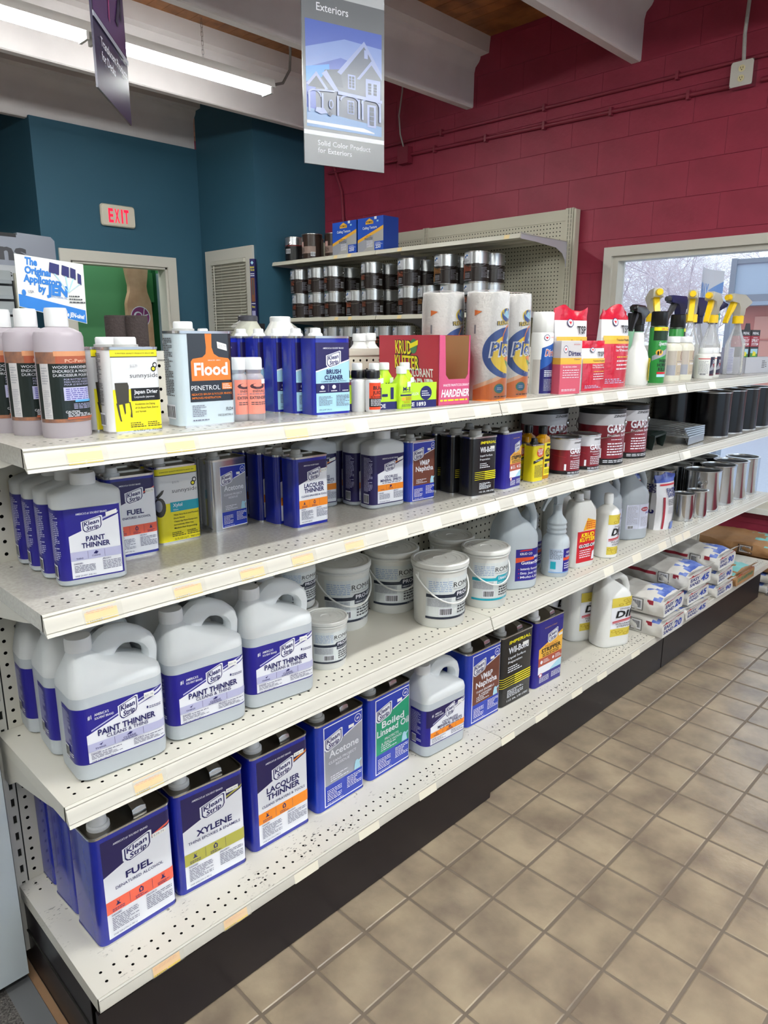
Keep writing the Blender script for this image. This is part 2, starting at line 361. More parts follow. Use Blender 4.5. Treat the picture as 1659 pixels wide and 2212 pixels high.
# ------------------------------------------------------------ containers
GALBOX = (0.165, 0.108, 0.242, 0.014); QBOX = (0.101, 0.056, 0.168, 0.012)
def f_can(name, label, size, bodym, design, group=None, capm=None, capx=-0.3, capy=-0.15, capr=None, strap=None, front=(.1, .05, .97, .94), sidefine=None, loc=(0, 0, 0), rot=0, topm=None, toph=None, lowcap=False, wrap=None):
    w, d, h, r = size; t = thing(name, label, 'can', group, loc, rot)
    b = MB(); n = 4
    b.loft([(w + .002, d + .002, r, 0), (w + .002, d + .002, r, .0035)], TINRIM, n)
    b.loft([(w, d, r, .003), (w, d, r, h - .004)], bodym, n, cap=(False, False)); b.obj('body', t)
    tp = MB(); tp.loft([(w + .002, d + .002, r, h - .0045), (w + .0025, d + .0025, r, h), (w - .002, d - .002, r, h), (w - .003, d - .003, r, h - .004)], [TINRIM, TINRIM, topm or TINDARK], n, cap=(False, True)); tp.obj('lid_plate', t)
    big = w > .14; cr = capr or (.0165 if big else .012); c = MB(); cx, cy = capx * w, capy * d
    if lowcap: c.lathe([(cr * 1.15, h - .004), (cr * 1.15, h + .004), (cr * .95, h + .005)], CAPG, 20, cx, cy); c.cap(cx, cy, h + .004, cr, .013, capm or CAPW)
    else:
        c.lathe([(cr * 1.3, h - .004), (cr * 1.3, h + .003), (cr * 1.12, h + .006)], capm or CAPW, 24, cx, cy); c.lathe([(cr, h + .004), (cr * .93, h + .024 * (1 if big else .6)), (cr * .82, h + .027 * (1 if big else .6)), (cr * .5, h + .0272 * (1 if big else .6))], capm or CAPW, 20, cx, cy)
    c.obj('cap', t)
    if big if strap is None else strap:
        s = MB(); pth = [(0, -d * .40, h - .004), (0, -d * .36, h + .010), (0, -d * .2, h + .017), (0, d * .2, h + .017), (0, d * .36, h + .010), (0, d * .40, h - .004)]
        s.rings([[(w * .14 - .014, p[1], p[2]), (w * .14 - .005, p[1], p[2] + .003), (w * .14 + .005, p[1], p[2] + .003), (w * .14 + .014, p[1], p[2]), (w * .14 + .014, p[1], p[2] - .001), (w * .14 - .014, p[1], p[2] - .001)] for p in pth], TIN); s.obj('strap_handle', t)
    if design:
        fw = w
        P = Print(w, d, r, (-fw / 2 + fw * front[0], h * front[1], -fw / 2 + fw * front[2], h * front[3])); design(P)
        if sidefine:
            P.fr = (-w / 2 - d * .95, h * .06, -w / 2 - d * .1, h * .95); sidefine(P)
        P.obj(t)
    return t
def round_can(name, label, R, h, side, group=None, rim=None, bail=False, design=None, loc=(0, 0, 0), rot=0, lidm=None, open_top=False, ears=False, frame=None, cat='can', band=None, bailang=0, lidup=0):
    t = thing(name, label, cat, group, loc, rot); rim = rim or TINRIM; b = MB()
    if isinstance(side, list): pr = side
    else: pr = [(0, side), (1, side)]
    b.lathe([(R + .001, 0), (R + .001, .003), (R - .0005, .004)], rim, 32)
    zs = [.004 + (h - .009) * q for q, _ in pr]
    b.lathe([(R, z) for z in zs], [m for _, m in pr[:-1]], 32, cap=(False, False)); b.obj('body', t)
    l = MB()
    if open_top: l.lathe([(R, h - .006), (R + .002, h - .004), (R + .002, h - .001), (R - .003, h), (R - .008, h - .001), (R - .009, h - .004), (R - .009, h - .012), (R - .001, h - .014), (R - .001, .01), (0.001, .009)], rim, 32, cap=(False, False))
    else: l.lathe([(R, h - .006), (R + .002, h - .004), (R + .002, h - .001), (R - .002, h), (R - .005, h - .003), (R - .008, h - .001 + lidup), (R - .012, h - .003 + lidup), (0.001, h - .003 + lidup)], [rim] * 5 + [lidm or TIN] * 2, 32, cap=(False, False))
    l.obj('rim' if open_top else 'lid', t)
    if bail or ears:
        for sx in (-1, 1):
            e = MB(); a = math.radians(bailang) + (0 if sx > 0 else PI); ca, sa = math.cos(a), math.sin(a)
            for r0, r1, k0, k1 in ((.013, .013, 0, .002), (.008, .006, .002, .005)):
                e.rings([[((R + k) * ca - q * math.cos(g) * sa, (R + k) * sa + q * math.cos(g) * ca, h * .74 + q * math.sin(g)) for g in [2 * PI * j / 12 for j in range(12)]] for q, k in ((r0, k0), (r1, k1))], TIN)
            e.obj('ear', t)
    if bail:
        w = MB(); pts = []
        for i in range(15):
            q = PI * i / 14; x = (R + .006) * math.cos(q); dn = math.sin(q)
            pts.append((x * math.cos(math.radians(bailang)) + (dn * (R + .008)) * math.sin(math.radians(bailang)), x * math.sin(math.radians(bailang)) - (dn * (R + .008)) * math.cos(math.radians(bailang)), h * .74 - dn * R * .62))
        w.tube(pts, .0015, TIN, 5); w.obj('bail_handle', t)
    if design:
        fr = frame or (-R * PI / 2, h * .03, R * PI / 2, h * .95); P = Print(2 * R, 2 * R, R, fr); design(P); P.obj(t)
    return t
def bottle(name, label, spec, m, cap=None, n=6, design=None, pr=None, group=None, loc=(0, 0, 0), rot=0, cat='bottle', bodyname='body', prof=None, capm=None):
    """spec: rings; cap: (cx, cy, z, r, h)"""
    t = thing(name, label, cat, group, loc, rot); b = MB(); b.loft(spec, m, n); b.obj(bodyname, t)
    if cap: MB().cap(*cap, capm or CAPW).obj('cap', t)
    if design:
        P = Print(*pr); design(P); P.obj(t)
    return t

# ============================================================ THE ROOM
XW, YB, YA = 4.10, 4.08, 4.93            # red wall, face of the blue bump-out, blue back wall
XA = 3.346
REDW = mat('red_block_paint', '9c3148', 0.5, spec=0.35, bump=0.25, bscale=28, noise=('8c2c40', 5, 0.8))
BLUEW = mat('teal_blue_wall_paint', '335c70', 0.6, spec=0.3, bump=0.03, bscale=120)
WALLP = mat('plain_wall_paint', 'b9b6ac', 0.7)
TRIM = mat('white_trim_paint', 'cfccc2', 0.45)
TILEM = mat('beige_vinyl_tile', '9c8d77', 0.27, spec=0.55, noise=('736659', 7, .9), bump=0.12, bscale=60, rand=0.07)
GROUT = mat('brown_grout', '6b5f52', 0.6)
CARPET = mat('dark_grey_carpet', '3a3836', 1.0, noise=('8a8580', 260, 0.7), bump=0.6, bscale=300)
BEAMW = mat('white_painted_concrete', 'e2dcdc', 0.65, noise=('d2cccc', 4, 0.6), bump=0.04, bscale=60)
WOOD = mat('pine_ceiling_boards', 'a9703c', 0.45, noise=('6a3d1c', 9, 0.8), rand=0.14)
WOODGAP = mat('ceiling_gap_dark', '2a1a10', 0.9)

# floor: individual tiles where they show, the rest joined
TS, TX, TY = 0.14964, 0.74375, -0.37405
def tile_mb(x0, y0, mb, g=0.0038, hgt=0.0):
    x1, y1 = x0 + TS, y0 + TS; b = .0025
    mb.rings([[(x0 + g + q, y0 + g + q, z), (x1 - g - q, y0 + g + q, z), (x1 - g - q, y1 - g - q, z), (x0 + g + q, y1 - g - q, z)] for q, z in ((0, -.004), (0, -.0012), (b, 0.0))], TILEM, cap=(False, True)); return mb
flo = MB(); flo.box(-3, -5, -.05, 4.3, 8.5, -.0016, GROUT); floor = struct('floor', flo, smooth=False)
tdata = tile_mb(0, 0, MB()).data('tile', smooth=False); rest = MB(); ntile = 0
k0 = int(math.floor((-0.02 - TX) / TS)) - 0
def visible_tile(x, y):
    # strip of floor between the kick plates and the frame's right edge, seen from the standing point
    if y + TS > 0.18 or x < 0.0: return False
    lim = -1.0918 + 0.2790 * (x + TS + 0.3745)           # right edge of the view on the floor
    low = 0.02 - (x + 2 * TS) * 1.02
    return y + TS > lim - 0.16 and y + TS > low - .1
for i in range(-27, 24):
    for j in range(-30, 56):
        x, y = TX + i * TS, TY + j * TS
        if x < -.05 or x > 4.1 or y > 4.95: continue
        if visible_tile(x, y) and x < 3.95:
            o = bpy.data.objects.new('tile', tdata); COL.objects.link(o); o.parent = floor; o.location = (x, y, 0); ntile += 1
        else: tile_mb(x, y, rest)
rest.obj('tiling', floor, smooth=False, kind='stuff')
st = MB(); st.box(-.012, -4.9, -.002, .003, 4.8, .004, mat('tan_wood_strip', '8f6f52', 0.5)); struct('trim_1', st)
st = MB(); st.box(-.06, -4.9, -.002, -.013, 4.8, .006, mat('grey_rubber_strip', '66686a', 0.6)); struct('trim_2', st)
cp = MB(); cp.box(-3, -4.9, -.003, -.06, 4.8, .005, CARPET); tag(struct('carpet', cp), 'dark speckled carpet left of the shelving end', 'carpet')
cp = MB(); cp.box(3.72, -.9, -.003, 4.09, .02, .004, CARPET); c_ = cp.obj('floor_mat'); tag(c_, 'speckled dark mat under the sacks at the red wall', 'mat')

# red block wall with the window opening
WY0, WY1, WZ0, WZ1 = -3.4, 1.315, 0.40, 1.935
wr = MB(); wr.box(XW + .0035, WY1, 0, XW + .2, 8, 3.45, REDW); wr.box(XW + .0035, -5, WZ1, XW + .2, WY1, 3.45, REDW); wr.box(XW + .0035, -5, 0, XW + .2, WY1, WZ0, REDW); wr.box(XW + .0035, -5, WZ0, XW + .2, WY0, WZ1, REDW)
wallr = struct('wall_right', wr, smooth=False)
BL, BH = 0.395, 0.198
def block_data(L, hh):
    m = MB(); g = .0005; b = .0014
    m.rings([[(x, g + q, g + q), (x, L - g - q, g + q), (x, L - g - q, hh - g - q), (x, g + q, hh - g - q)] for q, x in ((0, .01), (0, .0014), (b, 0))], REDW, cap=(False, True)); return m.data('block', smooth=False)
bcache = {}
restb = MB()
for row in range(17):
    z0 = row * BH + .004; y = -4.9 + (BL / 2 if row % 2 else 0)
    while y < 4.08:
        segs = [(y, min(y + BL, 4.08))]; z1 = min(z0 + BH, 3.44)
        if z0 + .01 < WZ1 and z1 - .01 > WZ0:
            s2 = []
            for a, b in segs:
                if b > WY0 and a < WY1:
                    if a < WY0: s2.append((a, WY0))
                    if b > WY1: s2.append((WY1, b))
                else: s2.append((a, b))
            segs = s2
        for a, b in segs:
            if b - a < .03: continue
            if b > -.3 and z0 > .1:
                k = (round(b - a, 3), round(z1 - z0, 3))
                if k not in bcache: bcache[k] = block_data(*k)
                o = bpy.data.objects.new('block', bcache[k]); COL.objects.link(o); o.parent = wallr; o.location = (XW + rnd.uniform(-.0006, .0006), a, z0)
            else: restb.box(XW, a + .002, z0 + .002, XW + .01, b - .002, z1 - .002, REDW)
        y += BL
restb.obj('far_blocks', wallr, kind='stuff', smooth=False)

# blue walls
m = MB(); m.box(XA, YB, 0, XW + .2, YB + .12, 3.45, BLUEW); struct('wall_left', m, smooth=False)
m = MB(); m.box(XA, YB + .12, 0, XA + .12, YA, 3.45, BLUEW); struct('wall_inner', m, smooth=False)
DX0, DX1, DZ = 2.135, 2.985, 1.975
m = MB(); m.box(1.93, YA, 0, DX0, YA + .12, 2.99, BLUEW); m.box(DX1, YA, 0, XA + .12, YA + .12, 2.99, BLUEW); m.box(DX0, YA, DZ, DX1, YA + .12, 2.99, BLUEW); struct('wall_back', m, smooth=False)
m = MB(); m.box(1.93, YA + .12, 0, 2.05, 8.2, 3.4, BLUEW); struct('wall_passage', m, smooth=False)
m = MB(); m.box(-3, 8.2, 0, 1.93, 8.3, 3.4, BLUEW); struct('wall_far', m, smooth=False)
m = MB(); m.box(-3.1, -5, 0, -3, 8.3, 3.4, WALLP); struct('wall_end', m, smooth=False)
m = MB(); m.box(-3, -5.1, 0, 4.3, -5, .35, WALLP); m.box(-3, -5.1, 2.6, 4.3, -5, 3.45, WALLP); m.box(-3, -5.1, .35, -1, -5, 2.6, WALLP); struct('wall_front', m, smooth=False)
m = MB()
for x in (-1, .75, 2.5, 4.2): m.box(x, -5.08, .35, x + .06, -5.02, 2.6, TRIM)
struct('window_3', m, smooth=False)

# green room behind the doorway
GREEN = mat('green_wall_paint', '4f8f5c', 0.6)
GREEND = mat('deep_green_trim', '1f5a34', 0.5)
m = MB(); m.box(2.05, 5.85, 0, 3.50, 5.95, 2.9, GREEN); m.box(3.44, YA + .12, 0, 3.54, 5.85, 2.9, GREEN); m.box(2.05, YA + .12, 2.85, 3.5, 5.95, 2.95, WALLP); gw = struct('wall_green', m, smooth=False)
m = MB(); m.box(3.29, 5.80, 0, 3.34, 5.85, 2.03, GREEND); m.box(3.20, 5.79, 1.72, 3.30, 5.85, 2.0, GREEN); struct('trim_3', m, smooth=False)
m = MB(); m.box(3.34, 5.82, 0, 3.5, 5.846, 2.0, mat('white_room_paint', 'c9cfe6', 0.7)); struct('door_2', m, smooth=False)
m = MB()
def stick_out():
    pts = [(-.135, 0), (-.13, .5), (-.125, .95), (-.118, .98), (-.090, 1.06), (-.085, 1.12), (-.10, 1.20), (-.115, 1.31), (-.118, 1.38), (-.09, 1.45)]
    return pts + [(-x, z) for x, z in reversed(pts)]
SX, SZ, STK = 3.06, 0.74, 5.66
m.prism([(x, z) for x, z in stick_out()], -.03, .03, mat('tan_wood_board', 'd0a888', 0.5, noise=('a97f5e', 8, 0.6))); t = thing('paint_stir_stick', 'giant tan wooden paint stir stick leaning on the green wall beyond the doorway', 'stir stick', None, (SX, STK, SZ)); m.obj('board', t)
PURP = mat('purple_print', '8a3f78', 0.4)
P = Print(.4, .06, .005, (-.1, .0, .1, 1.0))
P.ell(0.5, .83, .5, .1, WHITE, 28); P.ell(0.5, .83, .46, .092, PURP, 28); P.ell(.38, .84, .22, .04, WHITE); P.ell(.40, .84, .15, .028, PURP); P.poly([(.1, .80), (.9, .85), (.9, .86), (.1, .81)], WHITE); P.poly([(.55, .76), (.7, .91), (.74, .91), (.6, .76)], WHITE)
for i, ch in enumerate('STANDERT'): P.text(ch, .75, .68 - .05 * i, .025, DGREY, .18, rot=PI / 2)
P.obj(t, 'printed_emblem')
m = MB(); m.box(-.3, -.2, 0, .3, .2, .738, mat('white_counter', 'c8c6c0', 0.5)); o = m.obj('counter'); o.location = (3.03, 5.62, 0); tag(o, 'white counter behind the doorway carrying the big stir stick', 'counter')

fillg = bpy.data.lights.new('green_room_fill', 'AREA'); fillg.size = .8; fillg.energy = 14; lo = bpy.data.objects.new('green_room_fill', fillg); COL.objects.link(lo); lo.location = (2.6, 5.45, 2.8)  # unseen fill light added to brighten the green room
# door casing and side window with blinds
def casing(name, parts):
    m = MB()
    for q in parts: m.box(*q, TRIM)
    return struct(name, m, smooth=False)
casing('door_1', [(DX0 - .085, YA - .018, 0, DX0, YA + .001, DZ + .085), (DX1, YA - .018, 0, DX1 + .085, YA + .001, DZ + .085), (DX0, YA - .018, DZ, DX1, YA + .001, DZ + .085), (DX0 - .001, YA, 0, DX0 + .018, YA + .13, DZ), (DX1 - .018, YA, 0, DX1 + .001, YA + .13, DZ), (DX0, YA, DZ - .018, DX1, YA + .13, DZ + .001)])
W2 = (4.12, 4.845, .9, 2.125)
w2 = casing('window_2', [(XA - .02, W2[0], W2[2], XA + .001, W2[0] + .10, W2[3] - .09), (XA - .02, W2[1] - .10, W2[2], XA + .001, W2[1], W2[3] - .09), (XA - .02, W2[0], W2[3] - .09, XA + .001, W2[1], W2[3]), (XA - .03, W2[0], W2[2] - .03, XA + .001, W2[1], W2[2] + .02), (XA - .008, W2[0] + .1, W2[2], XA - .002, W2[1] - .1, W2[3] - .09)])
SLAT = mat('cream_blind_slat', 'c9c7bb', 0.45)
sm = MB(); sm.rings([[(-.011, y, -.006), (0, y, .0012), (.011, y, .006), (0, y, .0022)] for y in (0, W2[1] - W2[0] - .21)], SLAT); sd = sm.data('slat', smooth=False)
m = MB(); m.box(XA - .04, W2[0] + .105, W2[3] - .125, XA - .012, W2[1] - .105, W2[3] - .095, SLAT); bl = thing('window_blind', 'closed cream slatted blind in the small window of the blue corner', 'blind', None, (XA - .025, W2[0] + .105, .95)); o = m.obj('headrail', bl); o.location = (-(XA - .025), -(W2[0] + .105), -.95)
for i in range(44):
    o = bpy.data.objects.new('slat', sd); COL.objects.link(o); o.parent = bl; o.location = (0, 0, .02 + i * .0240)
m = MB(); m.tube([(-.02, .45, 1.04), (-.02, .46, .3)], .004, TRIM); m.obj('wand', bl)
for yy in (.06, .34): m = MB(); m.tube([(-.014, yy, 1.05), (-.014, yy, .0)], .001, TRIM, 4); m.obj('cord', bl)

# window_1 in the red wall
m = MB(); fw = .055
for a, b, c, d_ in ((WY0, WZ0, WY1, WZ0 + .045), (WY0, WZ1 - fw, WY1, WZ1), (WY1 - fw, WZ0 + .045, WY1, WZ1 - fw), (WY0, WZ0 + .045, WY0 + fw, WZ1 - fw)): m.box(XW - .03, a, b, XW + .03, c, d_, TRIM)
for a, b, c, d_ in ((WY0 + fw, WZ0 + .04, WY1 - fw, WZ0 + .065), (WY0 + fw, WZ1 - fw - .03, WY1 - fw, WZ1 - fw), (WY1 - fw - .035, WZ0 + .065, WY1 - fw, WZ1 - fw - .03)): m.box(XW - .005, a, b, XW + .099, c, d_, TRIM)
win = struct('window_1', m, smooth=False)
m = MB(); m.box(XW - .06, WY0, WZ0 - .03, XW + .03, WY1, WZ0, mat('pale_sill_paint', 'dfe0dc', 0.4)); struct('trim_4', m, smooth=False)
m = MB(); m.box(XW + .08, WY0, WZ0, XW + .084, WY1, WZ1, clearmat('window_glass', 'ffffff', 1.0, 0.02)); m.obj('pane', win)
m = MB(); m.box(XW - .006, -3, .30, XW + .0, WY1 + .2, .33, REDW); struct('trim_5', m)

# ceiling of boards between white concrete tee beams
cl = MB(); cl.box(-3, -5, 3.43, 4.3, 8.4, 3.5, WOODGAP); ceil = struct('ceiling', cl, smooth=False)
bd = {}; restc = MB()
BW = .1
for i, y0 in enumerate([-2.57 - 2.52, -2.57 - 1.26, -2.57, -1.31, -.05, 1.21, 2.47, 3.73, 4.99, 6.25]):
    nx = 0; x = -3.0
    while x < 4.1:
        xe = min(x + BW, 4.1)
        if .4 < x and -.5 < y0 < 4.5:
            k = round(xe - x, 3)
            if k not in bd: q = MB(); q.box(.0015, .1, 0, k - .0015, 1.16, .03, WOOD); bd[k] = q.data('board', smooth=False)
            o = bpy.data.objects.new('board', bd[k]); COL.objects.link(o); o.parent = ceil; o.location = (x, y0, 3.40)
        else: restc.box(x + .0015, y0 + .1, 3.40, xe - .0015, y0 + 1.16, 3.43, WOOD)
        x += BW
restc.obj('far_boards', ceil, kind='stuff', smooth=False)
def beam(name, y, x0=-3.0, x1=XW):
    m = MB(); prof = [(-.034, 2.985), (-.026, 2.978), (.026, 2.978), (.034, 2.985), (.036, 3.20), (.045, 3.235), (.075, 3.262), (.085, 3.28), (.088, 3.295), (.16, 3.30), (.17, 3.40), (-.17, 3.40), (-.16, 3.30), (-.088, 3.295), (-.085, 3.28), (-.075, 3.262), (-.045, 3.235), (-.036, 3.20)]
    m.rings([[(x, y + a, b) for a, b in prof] for x in (x0, x1)], BEAMW); return struct(name, m)
for i, y in enumerate((1.21, 2.47, 3.73, -.05, -1.31, -2.57, -3.83)): beam('beam_%d' % (i + 1), y)
beam('beam_8', 4.99, -3, XA)

# fluorescent strip fixtures hung on chains, parallel to the beams
TUBE = mat('fluorescent_tube_glow', 'fcfffc', 0.4, emit=32)
def fixture(label, x0, x1, y, z, group='strip lights on chains'):
    t = thing('strip_light', label, 'light', group, (x0, y, z)); L = x1 - x0; hs = mat('white_enamel', 'e8e8e4', 0.3); m = MB()
    m.rings([[(x, -.055, 0), (x, -.045, .05), (x, .045, .05), (x, .055, 0)] for x in (0, L)], hs); m.obj('housing', t)
    for k in range(2):
        a = k * L / 2 + .03; b = (k + 1) * L / 2 - .03
        for yy in (-.028, .028):
            q = MB(); q.rings([[(x, yy + .016 * math.cos(2 * PI * j / 10), -.02 + .016 * math.sin(2 * PI * j / 10)) for j in range(10)] for x in (a, b)], TUBE); q.obj('tube', t)
        for xx in (a - .012, b - .004):
            q = MB(); q.box(xx, -.05, -.038, xx + .016, .05, .001, hs); q.obj('lamp_holder', t)
        ld = bpy.data.lights.new('tube_light', 'AREA'); ld.shape = 'RECTANGLE'; ld.size = L / 2 - .06; ld.size_y = .09; ld.energy = LAMP / 2; ld.color = (1.0, 1.0, 1.0)
        lo = bpy.data.objects.new('tube_light', ld); COL.objects.link(lo); lo.parent = t; lo.location = ((a + b) / 2, 0, -.04)
    for xx in (.5, L - .5):
        q = MB()
        n = int((3.40 - z - .05) / .024)
        for i in range(n):
            zz = .06 + i * .024; o_ = .006
            q.tube([(xx + (o_ if i % 2 else 0), (0 if i % 2 else o_), zz), (xx + (o_ if i % 2 else 0), (0 if i % 2 else o_), zz + .024), (xx - (o_ if i % 2 else 0), -(0 if i % 2 else o_), zz + .024), (xx - (o_ if i % 2 else 0), -(0 if i % 2 else o_), zz), (xx + (o_ if i % 2 else 0), (0 if i % 2 else o_), zz)], .0016, TIN, 4)
        q.obj('chain', t)
    return t
fx = fixture('long twin-tube strip light hung by chains in front of the beam', .38, 2.80, 3.1, 2.955)
q = MB(); q.tube([(2.44, -.02, .03), (2.5, -.03, .05), (2.56, -.03, .14), (2.57, -.03, .26), (2.55, -.03, .43)], .009, mat('grey_flex_conduit', '8b8a88', 0.5, metal=0.6), 8); q.obj('flexible_conduit', fx)
for i, (a, b, y) in enumerate(((-2.4, .02, 3.1), (.1, 2.52, -.68), (-2.5, -.1, -.68), (.6, 3.02, -1.94), (-2.4, .02, -1.94), (.6, 3.02, -4.3))): fixture('twin-tube strip light hung by chains %s' % ('in line with the visible one, towards the left', 'over the aisle beside the shelving', 'over the aisle left of the shelving', 'over the open floor on the right', 'over the open floor near the left', 'along the street side windows')[i], a, b, y, 2.955, 'strip lights on chains')

# ------------------------------------------------------------ things fixed to the walls
REDP = mat('red_painted_metal', '84273a', 0.42)
for (ya, yb, z, zb, r, lab) in ((4.05, -.4, 2.875, 2.83, .011, 'upper thin red-painted conduit running along the red block wall'), (3.02, .62, 2.765, 2.722, .013, 'lower red-painted conduit between the red junction box and the outlet'), (.47, -.4, 2.72, 2.71, .013, 'short red-painted conduit right of the white outlet box')):
    m = MB(); m.tube([(XW - .016, ya, z), (XW - .016, yb, zb)], r, REDP, 10)
    n = 5 if ya - yb > 2 else 1
    o = m.obj('conduit'); tag(o, lab, 'conduit')
    for i in range(n):
        q = (i + .5) / n; y = ya + (yb - ya) * q; zz = z + (zb - z) * q; b = MB(); b.box(XW - .032, y - .009, zz - r - .01, XW - .0005, y + .009, zz + r + .012, REDP); b.obj('strap', o)
m = MB(); m.box(XW - .06, 3.02, 2.70, XW - .002, 3.13, 2.82, REDP); o = m.obj('junction_box'); tag(o, 'red-painted square junction box high on the red wall', 'junction box')
m = MB(); m.tube([(XW - .03, 3.09, 2.82), (XW - .04, 3.12, 2.92), (XW - .05, 3.125, 3.05), (XW - .04, 3.10, 3.22), (XW - .04, 3.09, 3.40)], .006, mat('grey_cable', 'a8a6a2', 0.5), 6); tag(m.obj('cable'), 'thin grey cable dropping to the red junction box', 'cable')
m = MB(); m.tube([(XW - .03, 3.13, 2.74), (XW - .02, 3.6, 2.76), (XW - .02, 4.0, 2.77)], .012, REDP, 8); tag(m.obj('conduit'), 'red-painted conduit left of the red junction box behind the hanging sign', 'conduit')
m = MB(); m.tube([(XW - .02, 3.93, 2.87), (XW - .02, 3.92, 2.79), (XW - .02, 3.83, 2.60), (XW - .02, 3.80, 2.2)], .012, REDP, 8); tag(m.obj('conduit'), 'red-painted conduit dropping beside the blue corner', 'conduit')
t = thing('outlet_box', 'white double outlet box high on the red wall', 'outlet', None, (XW - .03, .56, 2.76))
m = MB(); m.box(-.03, -.058, -.062, .03, .058, .062, TIN); m.obj('box', t)
m = MB(); m.rings([[(x, a, b) for a, b in ((-.058, -.050), (-.050, -.062), (.050, -.062), (.058, -.050), (.058, .050), (.050, .062), (-.050, .062), (-.058, .050))] for x in (-.03, -.034)], mat('white_cover_plate', 'dcdad2', 0.3, metal=0.2)); m.obj('cover_plate', t)
for zz in (.024, -.024):
    m = MB(); m.rings([[(x, .017 * math.cos(2 * PI * j / 16), zz + .017 * math.sin(2 * PI * j / 16)) for j in range(16)] for x in (-.034, -.037)], mat('ivory_receptacle', 'e6dcae', 0.4)); rc = m.obj('receptacle', t)
    q = MB()
    for yy in (-.006, .006): q.box(-.0376, yy - .0012, zz - .001, -.0368, yy + .0012, zz + .008, SHADOWB)
    q.box(-.0376, -.002, zz - .010, -.0368, .002, zz - .005, SHADOWB); q.obj('slot', rc)
m = MB(); m.tube([(XW - .05, .56, 2.822), (XW - .06, .565, 2.95), (XW - .06, .56, 3.1), (XW - .06, .555, 3.40)], .010, mat('white_flex_conduit', 'b8b6b2', 0.5, bump=0.5, bscale=200), 8); tag(m.obj('flexible_conduit'), 'pale flexible conduit dropping to the white outlet box', 'conduit')
for i, (y, z) in enumerate(((2.8, 2.22), (2.66, 2.6))): pass

t = thing('exit_sign', 'lit red EXIT sign on the blue wall above the doorway', 'sign', None, (2.56, YA - .002, 2.35))
m = MB(); m.loft([(.29, .165, .02, 0), (.295, .17, .022, .02), (.28, .155, .02, .032)], mat('cream_sign_plastic', 'd9d2c0', 0.4), 4)
m.v = [(x, -z, y) for x, y, z in m.v]; m.obj('housing', t)
P = Print(.29, .01, .001, (-.145, -.0825, .145, .0825), curve=lambda a, z, k: (a, -.033 - k, z)); EX = mat('lit_exit_red', 'f01038', 0.5, emit=1.0)
P.rect(.02, .5, .021, .501, EX)
for s_, u in (('E', .27), ('X', .45), ('I', .60), ('T', .73)): P.text(s_, u, .18, .62, EX, (.045 if s_ == 'I' else .14), bold=.03)
P.obj(t, 'exit_letters')

# ------------------------------------------------------------ shelving in the aisle
HX0 = 0.0028
def hole_edges(n, start=HX0, pitch=.0254): return [start + (i - .5) * pitch for i in range(n + 1)]
SL = 1.2192
def shelf_top(mb, x0, y0, y1, z, m, rows, xs):
    """perforated strips with plain sheet between; rows = list of y centres"""
    ye = y0
    a0, a1 = xs[0], xs[-1]
    groups = []
    for r in rows:
        if groups and r - groups[-1][-1] < .03: groups[-1].append(r)
        else: groups.append([r])
    for g in groups:
        lo, hi = g[0] - .0127, g[-1] + .0127
        mb.box(x0, ye, z - .0012, x0 + SL - .002, lo, z, m)
        mb.box(x0, lo, z - .0012, a0, hi, z, m); mb.box(a1, lo, z - .0012, x0 + SL - .002, hi, z, m)
        es = [lo + i * (hi - lo) / len(g) for i in range(len(g) + 1)]
        mb.plate(xs, es, lambda u, v: (u, v, z), m, .0031, .0031); ye = hi
    mb.box(x0, ye, z - .0012, x0 + SL - .002, y1, z, m)
gond = thing('gondola_shelving', 'cream perforated steel aisle shelving with black kick boards, holding cans and bottles', 'shelving')
Z0, Z1, Z2, Z3 = .2160, .5802, .9326, 1.2005
ZB, YBACK = (Z0, Z1, Z2, Z3), .3863
TAGCREAM = mat('peach_price_paper', 'f2c994', 0.5); TAGP = mat('cream_price_paper', 'efd79c', 0.5); TAGY = mat('yellow_tag_strip', 'e8c62c', 0.5); HOLDER = clearmat('clear_tag_holder', 'e9e4d2', 0.95, 0.15)
tagsx = {3: [.094, .263, .523, .685, .961, 1.134, 1.28, 1.481, 1.637, 1.745, 1.908, 2.216, 2.394, 2.693], 2: [.095, .259, .402, .53, .679, .816, .942, 1.092, 1.194, 1.33, 1.438, 1.659, 1.926, 2.504],
         1: [.152, 1.911, 2.13, 2.354, 2.509, 2.591], 0: [.133, .289, .473, .669, .885, 1.248, 1.431, 1.649, 1.821, 2.08]}
def channel_profile(k, y0, z):
    if k == 0: return [(y0 + .004, z - .003), (y0 - .001, z - .001), (y0 - .003, z - .004), (y0 - .002, z - .006), (y0 - .005, z - .016), (y0 - .006, z - .026), (y0 - .003, z - .030), (y0 + .004, z - .030)]
    return [(y0 + .004, z - .002), (y0 - .001, z - .001), (y0 - .004, z - .004), (y0 - .003, z - .007), (y0 - .006, z - .010), (y0 - .008, z - .020), (y0 - .013, z - .030), (y0 - .012, z - .032), (y0 - .016, z - .037), (y0 - .013, z - .038), (y0 - .002, z - .031), (y0 + .004, z - .031)]
LIP = mat('cream_lip_steel', 'c6c3b9', 0.4)
SCUFF = mat('scuffed_cream_steel', 'd8d4c6', 0.38); nt_ = SCUFF.node_tree
tc_ = nt_.nodes.new('ShaderNodeTexCoord'); n1_ = nt_.nodes.new('ShaderNodeTexNoise'); n1_.inputs['Scale'].default_value = 170; n1_.inputs['Detail'].default_value = 3; n2_ = nt_.nodes.new('ShaderNodeTexNoise'); n2_.inputs['Scale'].default_value = 9; n2_.inputs['Detail'].default_value = 3
mp_ = nt_.nodes.new('ShaderNodeMapping'); mp_.inputs['Scale'].default_value = (.6, 1.3, 1)
